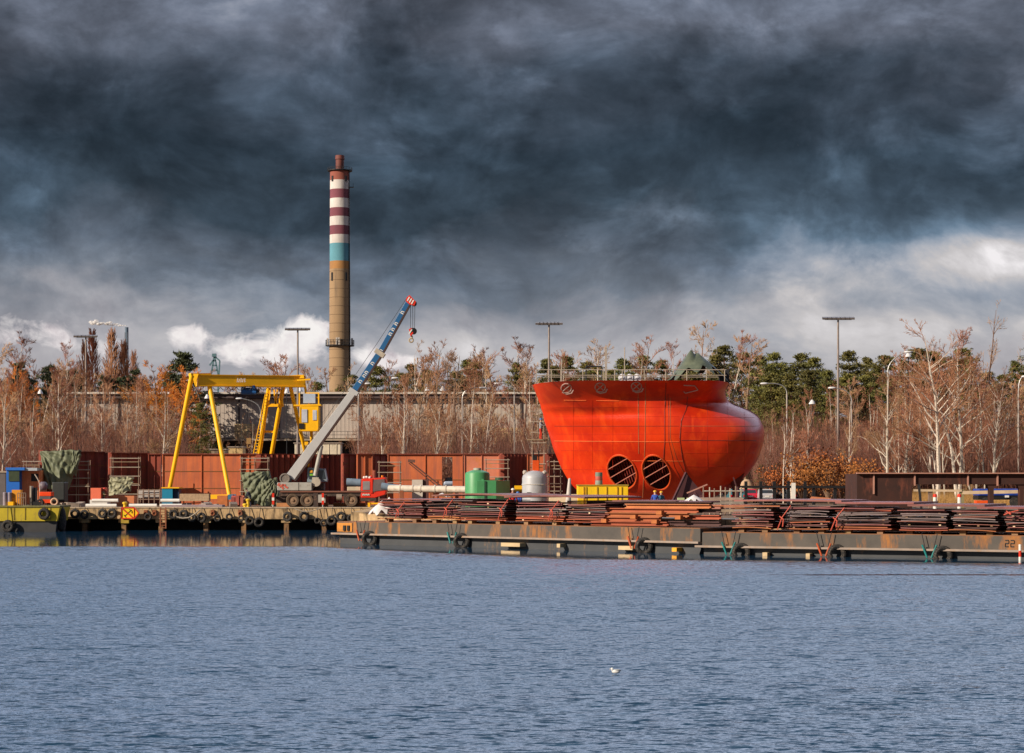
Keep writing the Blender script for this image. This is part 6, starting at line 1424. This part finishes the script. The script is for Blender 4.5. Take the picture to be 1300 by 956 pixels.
D = 200; t = thing('dark_hut', 'small dark hut at the left edge behind the blue cabin', 'hut', PX(2, D)); m = boxpx(-12, 7, 599, None, D, 2.5); m.build('wall', mat('grey_hut', (.14, .12, .12), .8), t); m = boxpx(-13, 8, 598, 600, D - .1, 2.8); m.build('roof', mat('hut_roof', (.42, .33, .25), .8), t)
# yellow boat
D = 174.5; yb = thing('work_boat', 'yellow steel work boat with tyres moored at the left edge', 'boat', PX(20, D, 0)); ybm = mat('mustard_boat_paint', (.55, .42, .02), .6, 0, .3, .7, c3=(.20, .14, .05), c3amt=.40, streak=.6)
def Zb(y): return zy(y, D)
m = MB(); m.prism([(xat(-130, D), D, Zb(661.5)), (xat(72, D), D, Zb(661.5)), (xat(76, D), D, Zb(643)), (xat(-130, D), D, Zb(643))], (0, 4.2, 0)); m.build('hull', ybm, yb)
m = MB(); m.prism([(xat(-130, D), D + .15, -.6), (xat(69, D), D + .15, -.6), (xat(71.5, D), D + .15, Zb(661.6)), (xat(-130, D), D + .15, Zb(661.6))], (0, 3.9, 0)); m.build('lower_hull', mat('dark_boat_bottom', (.045, .045, .05), .7), yb)
m = MB(); m.prism([(xat(-130, D), D - .08, Zb(644)), (xat(76, D), D - .08, Zb(644)), (xat(76.5, D), D - .08, Zb(641.8)), (xat(-130, D), D - .08, Zb(641.8))], (0, 4.36, 0)); m.build('gunwale', mat('mossy_gunwale', (.20, .18, .07), .8, 0, .4, 3), yb)
m = MB()
for px in (18, 32, 64): m.box((xat(px, D), D - .02, (Zb(661) + Zb(644)) / 2), (.07, .04, Zb(645) - Zb(660)))
m.build('frame_line', mat('dark_yellow_line', (.28, .20, .02), .7), yb)
for px, py, r, lb in ((56, 652.5, 7.6, 'big tyre hanging near the bow of the yellow boat'), (10, 668, 8, 'black tyre low on the yellow boat near the left edge')):
    m = MB(); rr = r / F * D; m.torus(P(px, py, D - .25), rr * .72, rr * .30, 'Y', 26, 10, 1); q = thing('tyre', lb, 'tyre', P(px, py, D - .25)); m.build('tread', rubber, q, smooth=True); m = MB(); m.tube(P(px, py - 5, D - .25), P(px, 643, D - .15), .03); m.build('chain', darksteel, q)
m = MB(); m.ball(P(78, 659, D + 1), .42, .42, 1.15, n=16); tag(m.build('bow_fender', rubber, loc=P(78, 659, D + 1), smooth=True), 'tall black fender between the boat bow and the quay', 'fender')
zd = Zb(642)
def ondeck(px0, px1, y0, dd, label, mm, nm, cat, cyl=False):
    m = MB(); xa, xb = xat(px0, D), xat(px1, D); zt = Zb(y0)
    if cyl: m.lathe(((xa + xb) / 2, D + dd, 0), [(abs(xb - xa) / 2, zd), (abs(xb - xa) / 2, zt - .05), (abs(xb - xa) / 2 - .05, zt)], 16)
    else: m.box(((xa + xb) / 2, D + dd + .3, (zd + zt) / 2), (xb - xa, .8, zt - zd))
    tag(m.build(nm, mm, loc=((xa + xb) / 2, D + dd, zd), smooth='auto'), label, cat)
ondeck(0, 6, 625, 1, 'mauve grey drum on the yellow boat, the left one', mat('mauve_drum', (.30, .25, .29), .5, .2), 'drum', 'drum', True); ondeck(6.3, 11.5, 625, 1, 'mauve grey drum on the yellow boat, the right one', mat('mauve_drum', (.30, .25, .29)), 'drum', 'drum', True)
ondeck(11, 22, 622, 1.2, 'orange box on a dark stand on the yellow boat', mat('orange_box', (.80, .32, .02), .5), 'orange_box', 'box'); ondeck(34.5, 36.5, 617, 1, 'thin pale post on the yellow boat', paletube, 'post', 'post'); ondeck(38.5, 41, 619, 1.2, 'dark post on the yellow boat', darksteel, 'post', 'post')
ondeck(8, 15, 637, .6, 'low yellow crate on the yellow boat', yellowpaint, 'crate', 'crate'); ondeck(40, 48, 637, .6, 'dark low bollard block on the yellow boat', black, 'mooring_block', 'mooring block')
t = thing('boat_railing', 'thin rusty railing on the deck of the yellow boat', 'railing', PX(25, D, zd))
for i in range(5): m = MB(); m.tube((xat(21 + i * 2.6, D), D + .4, zd), (xat(21 + i * 2.6, D), D + .4, Zb(626)), .035); m.build('post', rustpole, t)
for y in (626, 632): m = MB(); m.tube((xat(21, D), D + .4, Zb(y)), (xat(31.4, D), D + .4, Zb(y)), .035); m.build('rail', rustpole, t)
# red road machine by the tarpaulin
D = 188; t = thing('road_roller', 'small red and grey machine with a pale wheel beside the hanging tarpaulin', 'machine', PX(59, D)); m = boxpx(50, 65, 624.5, 630, D, 1.2); m.build('hood', mat('machine_red', (.85, .07, .01), .4), t, bevel=.05)
m = boxpx(50, 64, 630, 635, D, 1.2); m.build('engine_block', mat('machine_grey', (.10, .10, .11), .6), t); m = boxpx(54, 64, 634, 638.5, D - .3, .6); m.build('front_guard', mat('machine_red', (.85, .07, .01)), t)
m = MB(); m.torus(P(69, 637, D - .3), .30, .09, 'Y', 20, 8); m.build('wheel', mat('pale_wheel', (.62, .40, .26), .7), t, smooth=True); m = MB(); m.torus(P(51, 638, D - .3), .26, .1, 'Y', 20, 8); m.build('wheel', rubber, t, smooth=True)
m = MB(); pts = [P(44 + 6 * u + 3 * math.sin(u * 3), 602 + 22 * u, D) for u in [i / 8 for i in range(9)]]; m.path(pts, .05, 6); m.build('exhaust_hose', mat('pale_hose', (.55, .45, .38), .7), t)
m = boxpx(66, 82, 612, 637, 190, 1.6); t2 = thing('compressor', 'dark machinery under the foot of the hanging tarpaulin', 'machine', PX(74, 190)); m.build('casing', mat('dark_casing', (.03, .035, .035), .6, 0, .4, 3), t2, bevel=.1); m = MB(); m.ball(P(55, 617, 190), .45, n=12); m.build('drum', mat('purple_grey', (.16, .13, .16), .5), t2, smooth=True)
# red box and its shaded side, orange strip
D = 189.5; t = thing('red_box', 'bright red steel box on the quay left of the worker in the red helmet', 'box', PX(121, D)); m = boxpx(115, 128, 619.5, 634.5, D, 1.1); m.build('front', mat('salmon_red', (.80, .17, .09), .6, 0, .15, 2), t); m = boxpx(128.3, 135.5, 619, 634.5, D + .4, 1.0); m.build('side', mat('salmon_red_shaded', (.35, .07, .04), .7), t); m = boxpx(114, 136, 634.5, None, D - .1, 1.6); m.build('skid', white, t)  # darker right part has the box's shaded side put into its colour
m = boxpx(139, 170, 629.5, None, 191, 1.6); tag(m.build('low_wall_section', mat('salmon_low', (.62, .22, .10), .8, 0, .2, 1), loc=PX(155, 191)), 'low orange steel coaming under the pale green tarpaulin', 'coaming')
for i, (x0, x1, y, D, lb) in enumerate(((109, 148, 638.3, 183.5, 'longest white pipe lying on the quay edge'), (117, 150, 635.5, 185, 'white pipe lying behind the longest one'), (164, 199, 638, 184, 'white pipe between the bollard and the blue tank'), (203, 231, 638.5, 184, 'white pipe lying in front of the blue tank'), (204, 228, 635.5, 185.5, 'upper white pipe in front of the blue tank'))):
    m = MB(); m.tube(P(x0, y, D), P(x1, y, D), .17, n=14); m.v = [(v[0], v[1], v[2] + (G + .18 - zy(y, D) if i in (0, 2, 3) else 0)) for v in m.v]; tag(m.build('white_pipe', white, loc=P((x0 + x1) / 2, y, D), smooth='auto'), lb, 'pipe', 'white pipes lying on the quay')
D = 190; t = thing('welding_rack', 'pale grey rack of boxes behind rails left of the blue tank', 'rack', PX(189, D)); m = boxpx(175, 203, 622, 632, D + .3, 1.2); m.build('box', mat('pale_grey_rack', (.48, .44, .42), .6, 0, .2, 2), t)
for px in (175, 182, 189, 196, 203): m = MB(); m.tube(PX(px, D), P(px, 621, D), .05); m.build('post', rustpole, t)
for y in (622, 628, 634): m = MB(); m.tube(P(175, y, D), P(203, y, D), .045); m.build('rail', rustpole, t)
D = 194.6; t = thing('blue_tank', 'teal blue box with a yellow lid under the left gantry leg', 'box', PX(216, D)); m = boxpx(205.5, 219, 620, None, D, 1.8); m.build('body', mat('teal_blue', (.01, .22, .38), .5, 0, .1), t); m = boxpx(219.2, 227, 620, None, D + .3, 1.5); m.build('shaded_side', mat('teal_blue_shaded', (.01, .04, .10), .6), t); m = boxpx(205, 227.3, 618.6, 620, D - .1, 2.1); m.build('lid', yellowpaint, t)  # right part is the same blue with its shade painted in
m = boxpx(205, 282, 641, None, 183, 1.8); tag(m.build('grey_slab', mat('mauve_slab', (.36, .28, .30), .8), loc=PX(245, 183)), 'flat mauve grey slab lying on the quay below the gantry', 'slab')
m = boxpx(228, 265, 627, 636, 191, 1.2); tag(m.build('plank_pile', mat('pale_planks', (.50, .35, .22), .85, 0, .4, 4), loc=PX(246, 191)), 'pile of pale planks between the gantry legs', 'planks')
for i in range(9):
    px = 296 + i * 2; m = MB(); m.box(PX(px, 191 + i % 3 * .3, G + .45 + (i % 2) * .15), (.35, .5, .9), rz=i); tag(m.build('scrap_piece', mat('scrap_red', (.30, .08, .05), .8, rand=.3), loc=PX(px, 191)), 'rusty scrap piece heaped behind the person in dark clothes', 'scrap', 'rusty scrap by the crumpled tarpaulin')
for i in range(14):
    px = rnd.uniform(82, 114) if i < 7 else rnd.uniform(232, 300); s = rnd.uniform(.3, .7); m = MB(); m.box(PX(px, 186 + rnd.random() * 3, G + s * .3), (s * 1.6, s, s * .6), rz=rnd.uniform(0, 3), ry=rnd.uniform(-.2, .2)); tag(m.build('rubble_piece', mat('rubble', (.34, .26, .22), .9, 0, .4, 3, rand=.3), loc=PX(px, 187)), 'piece of rubble lying on the quay ' + ('right of the road machine' if i < 7 else 'under the gantry'), 'rubble', 'rubble on the quay')
for i in range(5): 
    px = 360 + i * 24; m = MB(); m.box(PX(px, 190.3, G + .18), (1.3, .5, .36)); tag(m.build('timber_baulk', mat('orange_baulk', (.55, .24, .10), .8), loc=PX(px, 190.3)), 'orange brown timber baulk lying behind the truck crane wheels', 'timber', 'baulks behind the truck crane')
# pipes and tanks in the middle
D = 178
t = thing('long_pipe', 'long pale flanged pipe on supports left of the green tank', 'pipe', PX(550, D)); m = MB(); m.tube(P(494, 620, D), P(592, 621.5, D - 3), .30, n=16); m.build('tube', mat('pale_pipe', (.62, .55, .47), .6, 0, .25, 1.5, c3=(.35, .27, .2), c3amt=.4), t, smooth='auto')
for px in (508, 524, 534, 552, 566): f = (px - 494) / 98; c_ = P(px, 620 + 1.5 * f, D - 3 * f); m = MB(); m.tube(c_ - Vector((.06, 0, 0)), c_ + Vector((.06, 0, 0)), .38, n=16); m.build('flange', mat('pale_pipe', (.62, .55, .47)), t)
for px in (510, 548, 580): m = MB(); m.box((xat(px, D - 1.5), D - 1.5, (G + zy(622, D)) / 2), (.3, .5, zy(623, D) - G)); m.build('support', mat('rusty_ring', (.28, .09, .04)), t)
m = MB(); m.tube(P(440, 612, 193), P(458, 613, 193), .38, n=14); m.tube(P(484, 617, 180), P(507, 620, 180), .32, n=14); tag(m.build('blue_pipe', mat('blue_grey_wrap', (.20, .27, .36), .6, 0, .3, 2), loc=P(470, 615, 186), smooth='auto'), 'blue grey wrapped pipe passing behind the red truck cab', 'pipe')
D = 190; t = thing('control_cabinet', 'pale grey cabinet in front of the orange section with the doorway', 'cabinet', PX(530, D)); m = boxpx(523, 536.5, 609, None, D, 1.5); m.build('front', mat('pale_cabinet', (.58, .52, .46), .6, 0, .15, 1.5), t); m = boxpx(536.7, 543.5, 608.5, None, D + .2, 1.3); m.build('side', mat('pale_cabinet_shaded', (.12, .05, .045), .7), t)  # dark right part colours in the cabinet's unlit side
m = MB(); m.tube(P(519, 585, 196), P(566, 622, 196), .07); m.tube(P(519, 588, 196), P(563, 624, 196), .05); m.bar(P(518, 585, 196), P(527, 585.5, 196), .3); tag(m.build('stair_rail', mat('rust_rail', (.16, .07, .05), .7), loc=P(540, 605, 196)), 'slanting rusty stair rail before the orange section', 'stair rail')
m = MB(); m.ball(P(572, 622, 176), .32, .2, .3, n=8, jit=.25); tag(m.build('teal_valve', mat('teal_strap', (.02, .36, .36)), loc=P(572, 622, 176)), 'small teal valve on the long pale pipe', 'valve')
t = thing('parked_car', 'light blue car front seen through the doorway of the orange section', 'car', PX(569, 210)); m = boxpx(563, 577, 611, 620, 210, 4); m.build('body', mat('car_pale_blue', (.35, .42, .55), .4), t, bevel=.2); m = boxpx(565, 575, 606, 611, 210.8, 2.2); m.build('windows', glass, t)
for px in (565, 575): m = MB(); m.torus((xat(px, 210), 210.5, G + .35), .25, .1, 'X', 16, 6); m.build('wheel', rubber, t)
grn = mat('green_tank_paint', (.07, .30, .12), .45, 0, .15, 1.2, c3=(.05, .17, .08), c3amt=.36)
D = 165; cx_ = xat(606, D); t = thing('green_tank', 'round green steel tank with domed lid in front of the pinkish section', 'tank', (cx_, D, G)); zt = zy(602, D)
m = MB(); m.lathe((cx_, D, 0), [(1.02, G), (1.02, zt), (.95, zt + .14), (.55, zt + .30), (.35, zt + .34)], 36); m.build('shell', grn, t, smooth='auto'); m = MB(); m.lathe((cx_, D, 0), [(.32, zt + .32), (.32, zt + .5), (.28, zt + .52)], 20); m.build('lid', mat('tank_lid', (.40, .38, .33), .5), t, smooth='auto')
D = 160; t = thing('green_container', 'green steel box container beside the round green tank', 'container', PX(626, D)); xa, xb, xc = xat(605, D), xat(630, D), xat(648, D); zt = zy(610, D)
m = MB(); m.hexa([Vector(p) for p in ((xa, D, G), (xb, D + .1, G), (xb + 1.1, D + 2.2, G), (xa + .3, D + 2.2, G), (xa, D, zt), (xb, D + .1, zt), (xb + 1.1, D + 2.2, zt), (xa + .3, D + 2.2, zt))]); m.build('body', grn, t, bevel=.03)
m = MB(); m.box((xat(616, D), D + .02, (G + zt) / 2), (.14, .08, zt - G - .1)); m.build('door_gap', mat('dark_green_gap', (.015, .05, .03), .6), t); m = MB(); m.tube(P(634, 609.5, D + 1), P(634, 606.5, D + 1), .35, n=14); m.build('vent', mat('dark_green_vent', (.02, .08, .04), .6), t); m = boxpx(611, 614, 608, 610, D + 1, .4); m.build('hatch', grn, t)
D = 160; cx_ = xat(679, D); t = thing('grey_tank', 'blue grey steel tank with heaped top beside the scaffold tower', 'tank', (cx_, D, G)); zt = zy(604, D); gt = mat('blue_grey_tank', (.42, .43, .47), .5, .1, .2, .8, c3=(.30, .26, .27), c3amt=.38, streak=.5)
m = MB(); m.lathe((cx_, D, 0), [(1.02, G), (1.02, zt - .2), (.96, zt + .02), (.75, zt + .25), (.35, zt + .38), (.2, zt + .4)], 36); m.build('shell', gt, t, smooth='auto')
m = MB(); m.torus((cx_, D, zy(615, D)), 1.03, .04, 'Z', 36, 5); m.build('hoop', mat('hoop_pale', (.6, .58, .56), .5), t)
m = boxpx(669, 674, 625, 628.5, D - 1.15, .2); m.build('manhole', black, t)
m = MB()
for i in range(7): m.ball(P(667 + i * 4, 600 + (i % 3) * 1.1, D - .2), .20, n=8, jit=.25)
m.build('rag_heap', mat('pale_rags', (.50, .44, .40), .9, 0, .3, 4), t)
D = 154; t = thing('yellow_box', 'large yellow steel box with ribbed sides in front of the red hull', 'steel box', PX(765, D)); m = boxpx(733.5, 797.5, 616.5, None, D, 2.6); m.build('body', yellowflat, t, bevel=.03)
m = boxpx(732.8, 798.2, 615.3, 616.5, D - .08, 2.8); m.build('lid', mat('yellow_lid', (.50, .33, .05), .7), t); m = MB()
for px in (741, 744, 758, 770, 783.5, 789): m.box((xat(px, D), D - .03, (G + zy(618, D)) / 2), (.08, .06, zy(618, D) - G)) 
m.build('rib', mat('yellow_rib', (.62, .36, .02), .6), t)
D = 155; cx_ = xat(760.5, D); t = thing('oil_drum', 'banded grey green drum standing on the lid of the yellow box', 'drum', (cx_, D, zy(615.3, 154)))
zb = zy(615.3, 154)
for i, mm in enumerate((mat('drum_grey', (.30, .33, .30), .5), mat('drum_red', (.50, .12, .10), .5), mat('drum_green', (.20, .26, .22), .5))): m = MB(); m.lathe((cx_, D + .3, 0), [(.28, zb + i * .32), (.29, zb + i * .32 + .02), (.28, zb + (i + 1) * .32)], 20); m.build('band', mm, t, smooth='auto')
m = MB(); D = 150; m.lathe((xat(720.5, D), D, 0), [(.30, G), (.22, G + .8), (.10, zy(608, D)), (.05, zy(607, D))], 14); m.v = [(v[0] + (v[2] - G) * .06, v[1], v[2]) for v in m.v]; tag(m.build('vent_pipe', mat('pale_vent', (.55, .50, .46), .6), loc=PX(720.5, D), smooth='auto'), 'slim pale tapering vent standing left of the yellow box', 'vent')
m = boxpx(697, 733, 627.5, None, 152, .8); tag(m.build('timber_pile', mat('pale_dunnage', (.78, .60, .40)), loc=PX(715, 152)), 'row of pale timbers left of the yellow box', 'timber')
m = boxpx(653, 664, 616.5, 624, 163, .8); tag(m.build('yellow_crate', yellowpaint, loc=PX(658, 163)), 'small yellow crate behind the two workers by the grey tank', 'crate')
D = 131; m = MB(); m.lathe((xat(773, D), D, 0), [(.10, zy(653, D)), (.11, zy(646, D)), (.05, zy(644.8, D)), (.035, zy(643.5, D))], 12); tag(m.build('gas_bottle', white, loc=P(773, 653, D), smooth='auto'), 'small white gas bottle standing on the beams below the yellow box', 'gas bottle')
D = 182.5
sackm = mat('white_sacking', (.72, .68, .68), .8, 0, .15, 3)
heap('sacking', 'white crumpled sacking draped at the left end of the plate stacks', B1.p(B1.s_at(485, .8), .8, Z1 + .03), 1.0, .9, [(0, 0, 1.5, 1.5), (.5, 0, 1.75, 1.1)], sackm, 'sacking', 9, .2, seed=4)
heap('sacking', 'white crumpled sacking heap under the bulb of the red hull', P(881, 646, 129.5), .75, .6, [(0, 0, .9, 1.3)], sackm, 'sacking', 11, .22, seed=6)
heap('sacking', 'small white rag heap on the plates left of the arching mauve plate', P(562, 634, 140), .5, .4, [(0, 0, .45, .8)], sackm, 'sacking', 9, .25, seed=9)
heap('sacking', 'small white rag heap on the plates below the pipe supports', P(583, 633, 139), .4, .4, [(0, 0, .35, .8)], sackm, 'sacking', 9, .25, seed=10)
# fence of posts and rails with a rack right of the sacking
D = 146; t = thing('tube_rack', 'pale tube rack with upright posts under the bulb of the red hull', 'rack', PX(918, D)); 
for i, px in enumerate((893, 901, 907, 915, 921, 927, 934, 941)): m = MB(); m.tube(PX(px, D), P(px, 617 + (i % 3) * 1.5, D), .05); m.build('post', paletube if i % 2 else rustpole, t)
for y in (623.5, 633): m = MB(); m.tube(P(892, y, D), P(944, y, D), .05); m.build('rail', paletube, t)
for i, (y, mm) in enumerate(((650, (.40, .30, .22)), (645, (.45, .22, .14)), (640, (.33, .28, .24)), (635.5, (.42, .30, .24)))):
    m = boxpx(882 + i * 2, 946 - i, y - 3.6, y, 143, 1.6); tag(m.build('crate_layer', mat('layer_%d' % i, mm, .85, 0, .4, 2), loc=P(914, y, 143)), ('lowest', 'second lowest', 'second highest', 'highest')[i] + ' layer of flat goods in the rack under the bulb', 'goods')
for i, px in enumerate((865, 877)): m = boxpx(px - 4, px + 4, 632, 637, 147, .8, zb=1); tag(m.build('green_crate', mat('pale_green_crate', (.50, .58, .30), .7, 0, .4, 3), loc=P(px, 637, 147)), ('left', 'right')[i] + ' one of the pale green crates under the hull', 'crate')
m = boxpx(859, 884, 637, None, 147, 1.2); tag(m.build('crate_stand', mat('brown_stand', (.25, .15, .08), .8), loc=PX(872, 147)), 'brown stand carrying the pale green crates', 'stand')
# dark fence and cars
D = 205; t = thing('yard_fence', 'dark pipe fence with thick posts in front of the parked cars', 'fence', PX(1010, D))
for px in (933, 947, 966, 983, 1001, 1022, 1033, 1060): m = MB(); m.box((xat(px, D), D, (G + zy(611 if px not in (1033, 1060) else 618, D)) / 2), (.30, .3, zy(611 if px not in (1033, 1060) else 618, D) - G)); m.build('post', black, t)
for y in (618,): m = MB(); m.bar(P(925, y, D - .2), P(1092, y + .3, D - .2), .2, .24); m.build('rail', black, t)
m = boxpx(1000.5, 1001, 600, 601, D, .01)
def car(px, D, colr, label, rz=0.0, h=1.55, sc=1.0):
    t = thing('parked_car', label, 'car', PX(px, D), 'cars parked behind the dark fence'); pm_ = mat('car_' + '_'.join(str(int(c_ * 100)) for c_ in colr), colr, .3, 0, .05, spec=.6); x = xat(px, D); b = PX(px, D); M = Matrix.Rotation(rz, 3, 'Z')
    def fin(m, nm, mm, par=t, bev=0, sm=False): m.v = [tuple(b + M @ Vector(v) * sc) for v in m.v]; return m.build(nm, mm, par, bevel=bev, smooth=sm)
    m = MB(); pr = [(0, .35), (0, .95), (.15, 1.05), (3.3, .98), (4.2, .8), (4.3, .35)]; m.prism([(-.85, y, z) for y, z in pr], (1.7, 0, 0)); body = fin(m, 'body', pm_, bev=.06)
    m = MB(); m.hexa([Vector(p) for p in ((-.80, .15, 1.02), (.80, .15, 1.02), (.80, 3.0, 1.0), (-.80, 3.0, 1.0), (-.66, .55, h), (.66, .55, h), (.66, 2.2, h), (-.66, 2.2, h))]); fin(m, 'roof', pm_, bev=.05)
    m = MB(); m.hexa([Vector(p) for p in ((-.66, .19, 1.10), (.66, .19, 1.10), (.66, .30, 1.10), (-.66, .30, 1.10), (-.58, .46, h - .1), (.58, .46, h - .1), (.58, .6, h - .1), (-.58, .6, h - .1))]); fin(m, 'rear_window', glass)
    for k in (-.70, .70): m = MB(); m.box((k, -.02, .82), (.24, .08, .22)); fin(m, 'tail_light', mat('tail_light', (.6, .01, .02), .3), body)
    m = MB(); m.box((0, -.025, .75), (.5, .04, .13)); fin(m, 'number_plate', white, body); m = MB(); m.box((0, -.05, .45), (1.6, .14, .18)); fin(m, 'bumper', darksteel, body)
    for k in (-.76, .76):
        for y in (.85, 3.4): m = MB(); m.lathe((0, 0, 0), [(.2, -.1), (.31, -.1), (.31, .1), (.2, .1)], 18, 'X'); m.v = [(v[0] + k, v[1] + y, v[2] + .31) for v in m.v]; fin(m, 'wheel', rubber)
car(937, 218, (.05, .18, .22), 'dark teal car just right of the red hull behind the fence'); car(953, 221, (.50, .02, .05), 'dark red car behind the second post of the dark fence'); car(974, 219, (.45, .45, .47), 'silver car seen from behind between the fence posts'); car(1012, 222, (.02, .025, .04), 'black car parked near the foot of the street lamp', 1.2); car(996, 224, (.25, .26, .30), 'grey car partly hidden behind the dark fence left of the lamp pole', .3)
# striped marker boards at the foot of the lamp pole, mould slab
m = boxpx(1005, 1010, 613, 634, 203, .15); tag(m.build('marker_board', white, loc=PX(1007, 203)), 'white marker board at the foot of the lamp pole behind the fence', 'marker')
m = MB(); m.hexa([P(1027, 634, 160), P(1058, 634, 160), P(1056, 634, 164), P(1030, 634, 164), P(1030, 630.5, 160), P(1052, 632, 160), P(1050, 632, 164), P(1032, 630.5, 164)]); m.v = [(v[0], v[1], v[2]) for v in m.v]; tag(m.build('upturned_slab', mat('salmon_low', (.62, .22, .10)), loc=P(1042, 634, 161)), 'orange slab with a pale top lying right of the cars', 'slab')
# rusty box frame at the right
fm = mat('dark_rusty_frame', (.06, .02, .014), .8, 0, .35, .8, c2=(.03, .013, .011), c3=(.17, .05, .03), c3amt=.36, streak=.7); D = 142.0
t = thing('box_frame', 'dark rusty steel box frame standing behind the right plate stacks', 'steel frame', PX(1190, D)); zt = zy(601.5, D); zb2 = zy(615, D)
def pz(px, z, d=0): return Vector((xat(px, D), D + d, z))
m = MB(); m.hexa([pz(1088, G, 0), pz(1158, G, 0), pz(1158, G, 5), pz(1088, G, 5), pz(1088, zt, 0), pz(1158, zt, 0), pz(1158, zt, 5), pz(1088, zt, 5)]); m.build('box', fm, t)
m = MB(); m.hexa([pz(1158.2, zb2, 0), pz(1340, zb2, 0), pz(1340, zb2, 5), pz(1158.2, zb2, 5), pz(1158.2, zt, 0), pz(1340, zt, 0), pz(1340, zt, 5), pz(1158.2, zt, 5)]); m.build('beam', fm, t)
for px, w_ in ((1259.5, 2.6), (1298, 2.6)): m = MB(); m.prism([pz(px - w_, G, .1), pz(px + w_, G, .1), pz(px + w_, zb2 - .35, .1), pz(px + w_ * 2.4, zb2, .1), pz(px - w_ * 2.4, zb2, .1), pz(px - w_, zb2 - .35, .1)], (0, .6, 0)); m.build('leg', fm, t)
m = MB(); m.bar(pz(1087, zt + .04, -.1), pz(1341, zt + .04, -.1), .5, .08); m.build('top_edge', mat('pale_rust_edge', (.48, .24, .18), .7), t)
for px in (1109, 1161, 1228.5, 1266): m = MB(); m.box(((xat(px, D)), D - .08, zt - .45 if px > 1120 else zt - .75), (.10, .14, .8 if px > 1120 else 1.4)); m.build('bracket', mat('pale_rust_edge', (.48, .24, .18)), t)
# blue covered truck, guard rail and marker posts beyond
D = 190; t = thing('blue_truck', 'blue tarpaulin covered lorry parked beyond the rusty frame at the right', 'lorry', PX(1270, D)); m = boxpx(1242, 1300, 620.5, 629.5, D, 2.4); m.build('cover', mat('blue_cover', (.02, .07, .42), .55, 0, .3, 1.2, c2=(.01, .03, .2)), t, bevel=.12); m = boxpx(1242, 1300, 629.7, 634.5, D + .1, 2.2); m.build('chassis', black, t)
for px in (1252, 1288): m = MB(); m.lathe((xat(px, D), D + .1, G + .45), [(.25, -.14), (.45, -.14), (.45, .14), (.25, .14)], 20, 'Y'); m.build('wheel', rubber, t)
m = boxpx(1276, 1281, 629, 631.5, D - .05, .1); m.build('side_lamp', white, t)
D = 180; t = thing('guard_rail', 'pale wooden rail on posts behind the rusty box frame', 'guard rail', PX(1230, D))
for px, mm in ((1181, rustpole), (1221, mat('olive_post', (.28, .24, .12), .8)), (1300, mat('olive_post', (.28, .24, .12)))): m = MB(); m.box((xat(px, D), D, (G + zy(621.5, D)) / 2), (.35, .3, zy(621.5, D) - G)); m.build('post', mm, t)
m = MB(); m.bar(P(1160, 622.5, D - .2), P(1221, 623, D - .2), .12, .2); m.bar(P(1222, 625.5, D - .2), P(1300, 624, D - .2), .12, .3); m.build('rail', mat('pale_wood_rail', (.66, .50, .34), .8), t)
for px, D_, lb in ((1187, 176, 'short white post with a red top left of the two big birches'), (1218, 176, 'short white post with a red top right of the two big birches')):
    t = thing('marker_post', lb, 'marker post', PX(px, D_)); m = MB(); m.lathe((xat(px, D_), D_, 0), [(.18, G), (.16, zy(631, D_))], 14); m.build('shaft', white, t); m = MB(); m.lathe((xat(px, D_), D_, 0), [(.19, zy(631, D_)), (.17, zy(627.5, D_)), (.05, zy(627, D_))], 14); m.build('cap', redp, t)
m = boxpx(1240, 1258, 635.5, 639, 172, 1.0); tag(m.build('orange_barrier', mat('signal_orange', (.85, .10, .01)), loc=PX(1249, 172)), 'low orange barrier before the blue lorry', 'barrier')
m = MB(); m.bar(PX(1170, 165), P(1166, 612, 165), .18); tag(m.build('leaning_pole', darksteel, loc=PX(1170, 165)), 'dark pole leaning beneath the beam of the rusty box frame', 'pole')
# gull on the water
D = 46.2; t = thing('gull', 'white gull floating on the water near the bottom of the photo', 'bird', P(782, 858, D)); c_ = Vector((xat(782, D), D, .03))
m = MB(); m.ball(c_ + Vector((0, 0, .04)), .10, .05, .05, n=12); m.ball(c_ + Vector((-.09, 0, .10)), .032, .03, .03, n=10); m.tube(c_ + Vector((-.07, 0, .05)), c_ + Vector((-.09, 0, .10)), .03, .024); m.add([c_ + Vector(q) for q in ((.07, -.02, .04), (.07, .02, .04), (.17, 0, .06), (.08, 0, .06))], [(0, 1, 2), (0, 2, 3), (1, 3, 2), (0, 3, 1)]); m.build('body', mat('gull_white', (.85, .85, .85), .7), t, smooth=True)
m = MB(); m.ball(c_ + Vector((.03, 0, .07)), .09, .052, .025, n=10); m.build('wing', mat('gull_grey', (.40, .42, .45), .7), t, smooth=True); m = MB(); m.tube(c_ + Vector((-.115, 0, .10)), c_ + Vector((-.15, 0, .092)), .008, .003); m.build('beak', mat('beak', (.7, .4, .02), .5), t)
